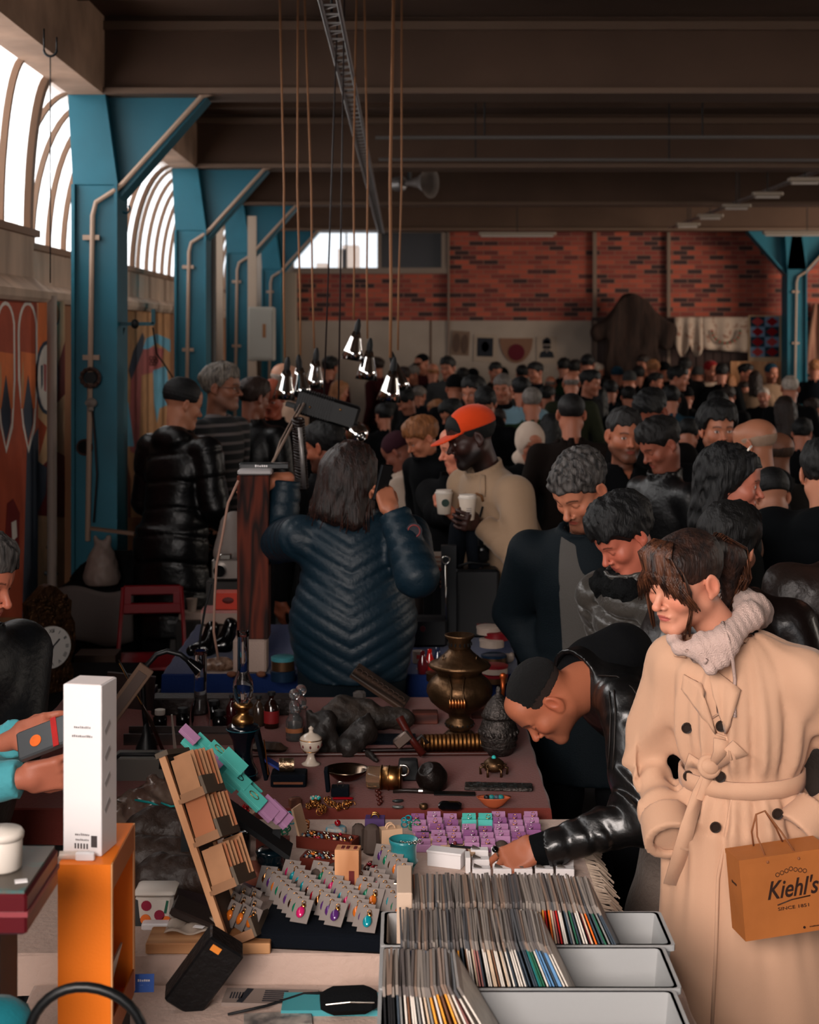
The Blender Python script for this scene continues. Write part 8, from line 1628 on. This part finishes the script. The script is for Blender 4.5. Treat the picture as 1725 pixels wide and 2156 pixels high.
for i, (x, c) in enumerate(((890, 'maroon'), (905, 'red'), (922, 'navy'))): one('glass_decanter', MB().lathe([(.02, 0), (.022, .04), (.010, .07), (.009, .09)], n=16), mat('decanter_'+c, sc_[c], .1, coat=.6), '%s glass decanter below the dark slate machine' % c, 'decanter', loc=TB(x, 1418-i*4), smooth=2)
t = thing('open_book', 'white page printed with red on a small stand beside the umbrellas', 'book', P(920, 1180, 7.3)); MB().box((0, 0, 0), (.09, .05, .075), R=Rx(-.3)).build('pages', tw, t); MB().box((0, -.004, -.045), (.10, .06, .012), R=Rx(-.3)).build('cover', SM['red'], t); MB().box((0, .03, -.30), (.03, .03, .50)).build('stand', black_m, t); b = MB(); [b.box((-.0, -.030-.003*k, .02-k*.02), (.05, .003, .008), R=Rx(-.3)) for k in range(3)]; b.build('print', SM['brown'], t)
for i, (x, lb, rz) in enumerate(((958, 'left', .1), (1003, 'right', -.1))):
    t = thing('umbrella', '%s of two folded navy umbrellas hanging under the white cups' % lb, 'umbrella', P(x, 1215, 7.0), rot=(0, rz*.6, 0)); MB().lathe([(.006, -.02), (.03, .0), (.042, .12), (.040, .22), (.018, .28), (.012, .30)], n=9).build('canopy', cloth('umbrella_navy', (.045, .065, .095), bump=.5, bscale=40), t, smooth=1); MB().tube([(0, 0, .29), (0, 0, .34), (.005, 0, .36), (.025, 0, .372), (.045, 0, .36), (.05, 0, .335)], .006).build('handle', mat('bamboo', (.42, .27, .15), .4), t, smooth=2)
t = thing('hanging_camera', 'black camera hanging against the beige overshirt', 'camera', P(1018, 1165, 6.95)); MB().box((0, 0, 0), (.05, .05, .075), bev=.01).build('camera_body', blk_g, t); MB().cyl((0, -.02, 0), (0, -.06, 0), .022, n=18).build('lens', blk_g, t, smooth=True); MB().tube([(-.02, 0, .035), (-.025, .03, .12), (0, .06, .2)], .005).build('strap', black_m, t, smooth=2)
def coffee(p, label, mark):
    t = thing('coffee_cup', label, 'cup', p-np.array([0, 0, .05])); MB().lathe([(.028, 0), (.030, .002), (.040, .095), (.038, .096)], n=26).build('cup_body', mat('cup_white', (.80, .74, .68), .5), t, smooth=True); MB().lathe([(.042, .094), (.043, .100), (.038, .104), (.037, .112), (0, .113)], n=26).build('lid', white_p, t, smooth=True)
    if mark: MB().lathe([(0, -.001), (.018, -.001), (.018, .001), (0, .001)], n=20, R=Rx(PI/2), t=(.005, -.0365, .055)).build('round_mark', mat('mark_green', (.03, .16, .12), .5), t)
    else: b = MB(); [b.box((.004, -.037, .03+k*.008), (.022, .001, .003)) for k in range(4)]; b.build('tick_print', grey_t, t)
coffee(cupB+np.array([0, -.03, 0]), 'white takeaway cup with a dark green round mark in the blonde woman\'s hand', True); coffee(cupA+np.array([0, 0, .03]), 'white paper cup held by the man in the orange cap', False)
# ---------------------------------------------------------------- left: chair, clocks, bags
t = thing('folding_chair', 'red folding chair with a slotted backrest', 'chair', (at(318, 8.1), 8.08, 0), .10); k = 1/(F/6.9)
W2 = .165
b = MB(); 
b.box((0, .17, .795), (.30, .018, .055), bev=.008).box((0, .165, .700), (.31, .018, .060), bev=.008).box((-.135, .168, .75), (.05, .018, .06)).box((.135, .168, .75), (.05, .018, .06)); b.build('backrest', red_p, t, smooth=True)
for sx in (-1, 1):
    MB().tube([(sx*.150, .17, .81), (sx*.165, .14, .60), (sx*.175, .06, .42), (sx*.19, -.18, .0)], .011).build('leg', red_p, t, smooth=2); MB().tube([(sx*.155, .02, .46), (sx*.16, .14, .2), (sx*.17, .24, .0)], .010).build('leg', red_p, t, smooth=2)
b = MB(); b.sheet(lambda u, v: ((u-.5)*.33, -.20+.36*v, .455-.018*math.sin(u*PI)*math.sin(v*PI)+.01*v), 10, 10, 0, .014); b.build('seat', red_p, t, smooth=2)
t = thing('wall_clock', 'ornate gilt framed clock with a white enamel dial and roman numerals', 'clock', (at(111, 7.0), 6.95, .55), rot=(0, 0, math.radians(38))); gd = mat('gilt_old', (.26, .17, .10), .45, .8, bump=.8, bscale=60, var=.5, vscale=30)
prof = [(-.10, 0), (.10, 0), (.115, .08), (.10, .13), (.125, .2), (.12, .30), (.10, .34), (.105, .40), (.06, .44), (.03, .47), (0, .48), (-.03, .47), (-.06, .44), (-.105, .40), (-.10, .34), (-.12, .30), (-.125, .2), (-.10, .13), (-.115, .08)]
b = MB(); b.rings([[(x, 0, z) for x, z in prof], [(x, .06, z) for x, z in prof]][::-1]); rc = random.Random(3)
for i in range(60): a = rc.uniform(0, 2*PI); b.sph((.10*math.cos(a), -.004, .215+.10*math.sin(a)) if i % 2 else (rc.uniform(-.08, .08), -.004, rc.uniform(.34, .43)), (rc.uniform(.006, .014), .008, rc.uniform(.006, .014)), n=6)
b.build('frame', gd, t, smooth=1); MB().lathe([(.094, 0), (.094, .012), (.0, .016)], n=36, R=Rx(PI/2), t=(0, .0, .205)).build('dial', mat('enamel_dial', (.72, .70, .68), .3), t, smooth=True)
for i, r_ in enumerate('XII I II III IIII V VI VII VIII IX X XI'.split()): a = PI/2-i*PI/6; text('numeral', r_, .022, ink, t, (.073*math.cos(a), -.0165, .205+.073*math.sin(a)), (PI/2, -(a-PI/2), 0))
MB().box((.018, -.019, .222), (.006, .002, .052), R=Ry(.8)).box((-.012, -.019, .18), (.006, .002, .062), R=Ry(.55)).lathe([(.008, 0), (.008, .004)], R=Rx(PI/2), t=(0, -.016, .205)).build('hands', ink, t)
t = thing('mantel_clock', 'dark glass sided mantel clock left of the ornate clock', 'clock', (at(52, 7.0), 7.0, .55)); b = MB()
for sx in (-1, 1):
    for sy in (-1, 1): b.box((sx*.065, sy*.05, .12), (.008, .008, .24))
b.box((0, 0, .005), (.15, .12, .012)).box((0, 0, .245), (.15, .12, .014)); b.build('case', blk_g, t); b = MB(); b.torus((0, 0, .15), .03, .005, R=Rx(PI/2)).torus((.01, 0, .08), .022, .004, R=Rx(PI/2)).cyl((0, 0, .05), (0, 0, .23), .004).sph((0, 0, .22), .012).sph((0, 0, .05), .016); b.build('movement', brass_d, t, smooth=2)
one('storage_heap', MB().box((0, 0, .36), (.46, .42, .70), bev=.02), cloth('cover_black', (.035, .035, .045)), 'black covered trunk behind the red chair and clocks', 'trunk', loc=(-1.73, 9.0, 0))
one('grey_sheet', MB().sheet(lambda u, v: (-.22+.44*u, -.24-.02*math.sin(u*9)*v, .735-.30*v+.02*math.sin(u*7)), 24, 10, 0, .01), cloth('sheet_grey', (.34, .31, .30)), 'grey cloth hanging over the front of the black trunk', 'cloth', loc=(-1.73, 9.0, -.02), smooth=2)
b_ = blob('carrier_bag', 'pale carrier bag with knotted handles standing on the black trunk', 'bag', 215, 1255, .72, [((0, 0, .05), (0, 0, .12), .105, .085), ((0, 0, .15), (.0, 0, .20), .05, .035), ((-.02, 0, .2), (-.035, 0, .27), .02, .012), ((.02, 0, .2), (.04, 0, .27), .02, .012)], mat('bag_pale', (.46, .40, .37), .5, bump=.6, bscale=25, alpha=1), dn=.006, kk=.04, h=.009)
b_.location = (at(215, 8.9), 8.9, .72)
blob('dark_sack', 'large black sack behind the carrier bag', 'sack', 200, 1200, .72, [((-.12, 0, .1), (.15, 0, .12), .17, .16), ((.0, 0, .22), (.1, 0, .24), .1, .08)], cloth('sack_black', (.03, .03, .035)), dn=.01, kk=.05, h=.016).location = (at(250, 9.2), 9.2, .55)
one('cardboard_strip', MB().box((0, 0, 0), (.25, .06, .014), R=Ry(.12)), mat('card_tan', (.40, .31, .25), .8), 'flat piece of cardboard above the carrier bag', 'cardboard', loc=P(237, 1118, 8.8), smooth=0)
t = thing('cardboard_box', 'brown cardboard box printed with dark letters between the clock and the red chair', 'box', (at(198, 7.6), 7.7, .36)); MB().box((0, 0, .11), (.20, .16, .22)).build('box_base', mat('carton_brown', (.20, .14, .11), .85), t); text('lettering', '~5', .034, mat('print_umber', (.09, .07, .06), .7), t, (.0, -.081, .15), (PI/2, 0, 0)); MB().box((0, 0, -.18), (.30, .2, .36)).build('plinth', black_m, t)
for i, (x, y) in enumerate(((102, 1152), (112, 1165), (97, 1207), (105, 1222), (118, 1208))): one('crystal_ball', MB().sph((0, 0, 0), .014), mat('crystal_dark', (.35, .38, .40), .1, .6), '%s of five small crystal balls hanging at the mural' % names[i], 'ball', 'crystal balls', loc=P(x, y, 2.105*F/(VX-x)), smooth=2)
one('book_stack', MB().box((0, 0, .03), (.26, .18, .02), bev=.002).box((0, 0, .01), (.28, .2, .02)), mat('book_ornate', (.13, .11, .10), .5, col2=(.3, .27, .25), vscale=70), 'dark patterned book behind the gooseneck lamp', 'book', loc=TT(250, 1475), smooth=0)
one('frame_panel', MB().box((0, 0, 0), (.16, .012, .12)), mat('panel_umber', (.14, .09, .08), .5), 'dark brown panel behind the white carton top', 'panel', loc=P(275, 1455, 5.2), rot=(.2, .1, 0), smooth=0)
# tin in the seller's hands
t = thing('gift_tin', 'flat grey tin with a red ribbon and red label in the seller\'s hands', 'tin', P(92, 1555, 3.60), rot=(math.radians(-38), math.radians(-22), math.radians(-4))); MB().box((0, 0, 0), (.125, .022, .070), bev=.004).build('tin_body', mat('tin_grey', (.30, .31, .32), .35, .3), t); MB().box((.033, -.0115, 0), (.014, .002, .072)).build('ribbon', SM['red'], t); MB().lathe([(0, 0), (.014, 0), (.014, .003), (0, .003)], n=18, R=Rx(PI/2), t=(-.015, -.010, -.004)).build('round_label', SM['orange'], t)
# kraft shopping bag on the woman's arm
t = thing('shopping_bag', 'brown paper shopping bag with a script name, hanging from the trench coat woman\'s wrist', 'shopping bag', P(1632, 1956, 3.62), rot=(0, math.radians(-5), math.radians(9)))
bw, bd, bh = .215, .085, .185; kb = mat('kraft_bag', (.62, .36, .17), .55, bump=.12, bscale=25, var=.1, vscale=6)
MB().box((.02, 0, bh/2), (bw, bd, bh)).build('bag_body', kb, t); MB().box((.02, 0, bh-.004), (bw+.002, bd+.002, .010)).build('folded_rim', kb, t)
inkb = mat('print_sepia', (.16, .08, .05), .6); text('brand_lettering', "Kiehl's", .058, inkb, t, (.032, -bd/2-.0006, .105), (PI/2, 0, 0), shear=.35, font_scale=.80); text('brand_lettering', 'SINCE 1851', .0105, inkb, t, (.034, -bd/2-.0006, .062), (PI/2, 0, 0), font_scale=1.5)
b = MB(); b.tube([(-.005, -bd/2-.0008, .072), (.03, -bd/2-.0008, .080), (.075, -bd/2-.0008, .083)], .0014)
for i in range(7): b.torus((.034+(i-3)*.011, -bd/2-.0006, .150-.003*abs(i-3)), .0045, .0008, R=Rx(PI/2), n=12, k=4)
b.build('flourish', inkb, t, smooth=2); MB().lathe([(.003, 0), (.003, .001)], R=Rx(PI/2), t=(.055, -bd/2, .012)).build('small_mark', inkb, t); text('brand_lettering', '~12', .004, inkb, t, (.082, -bd/2-.0006, .012), (PI/2, 0, 0)); text('side_lettering', '~6', .008, inkb, t, (-.0885, 0, .12), (PI/2, 0, -PI/2))
for yy in (-1, 1):
    b = MB(); b.tube([(-.02, yy*bd*.45, bh-.01), (-.03, yy*bd*.2, bh+.04), (-.022, 0, bh+.085), (.0, 0, bh+.09), (.03, yy*bd*.2, bh+.04), (.055, yy*bd*.45, bh-.012)], .0022).sph((-.02, yy*bd*.5, bh-.012), .0035).sph((.055, yy*bd*.5, bh-.014), .0035); b.build('handle', mat('twine', (.50, .30, .18), .7), t, smooth=2)
# ---------------------------------------------------------------- smaller pieces belong to the part they sit on
SUB = dict(numeral='dial', hands='dial', printed_marks='carton', side_print='carton', round_mark='cup_body', tick_print='cup_body', ribbon='tin_body', round_label='tin_body', brand_lettering='bag_body', side_lettering='bag_body', flourish='bag_body', folded_rim='bag_body', lens='camera_body', finder='camera_body', button='trench_coat', lapel='trench_coat', collar='trench_coat', front_edge='trench_coat', cuff='trench_coat', belt_knot='belt', belt_tail='belt', belt_bow='belt', drawstring='hood', seam='leather_jacket', pocket_flap='overshirt', sleeve_label='quilted_jacket', round_badge='quilted_jacket', drawcord='jacket', fruit_print='tub', leaf_print='tub', orange_label='case_body', zip='pouch_body', red_dot='cover', gilding='body', embossing='body', paper_band='jar_body', lid_edge='lid', lining='lid', bulb='reflector', relief='plate', ferrule='handle', warning_label='door', driver='horn', barcode_label='film', slots='block_body', painted_rim='box_body', tube='fitting', red_square='mug_body')
for o in list(COL.objects):
    if o.parent is None and o.type == 'EMPTY':
        by = {c.name.split('.')[0]: c for c in o.children}
        for c in list(o.children):
            p = by.get(SUB.get(c.name.split('.')[0]))
            if p is not None and p is not c and not c.children and p.parent is o: c.parent = p
            elif c.name.startswith('lettering'):
                for k in ('carton', 'case_body', 'device_body', 'cover', 'card', 'box_base'):
                    if k in by: c.parent = by[k]; break
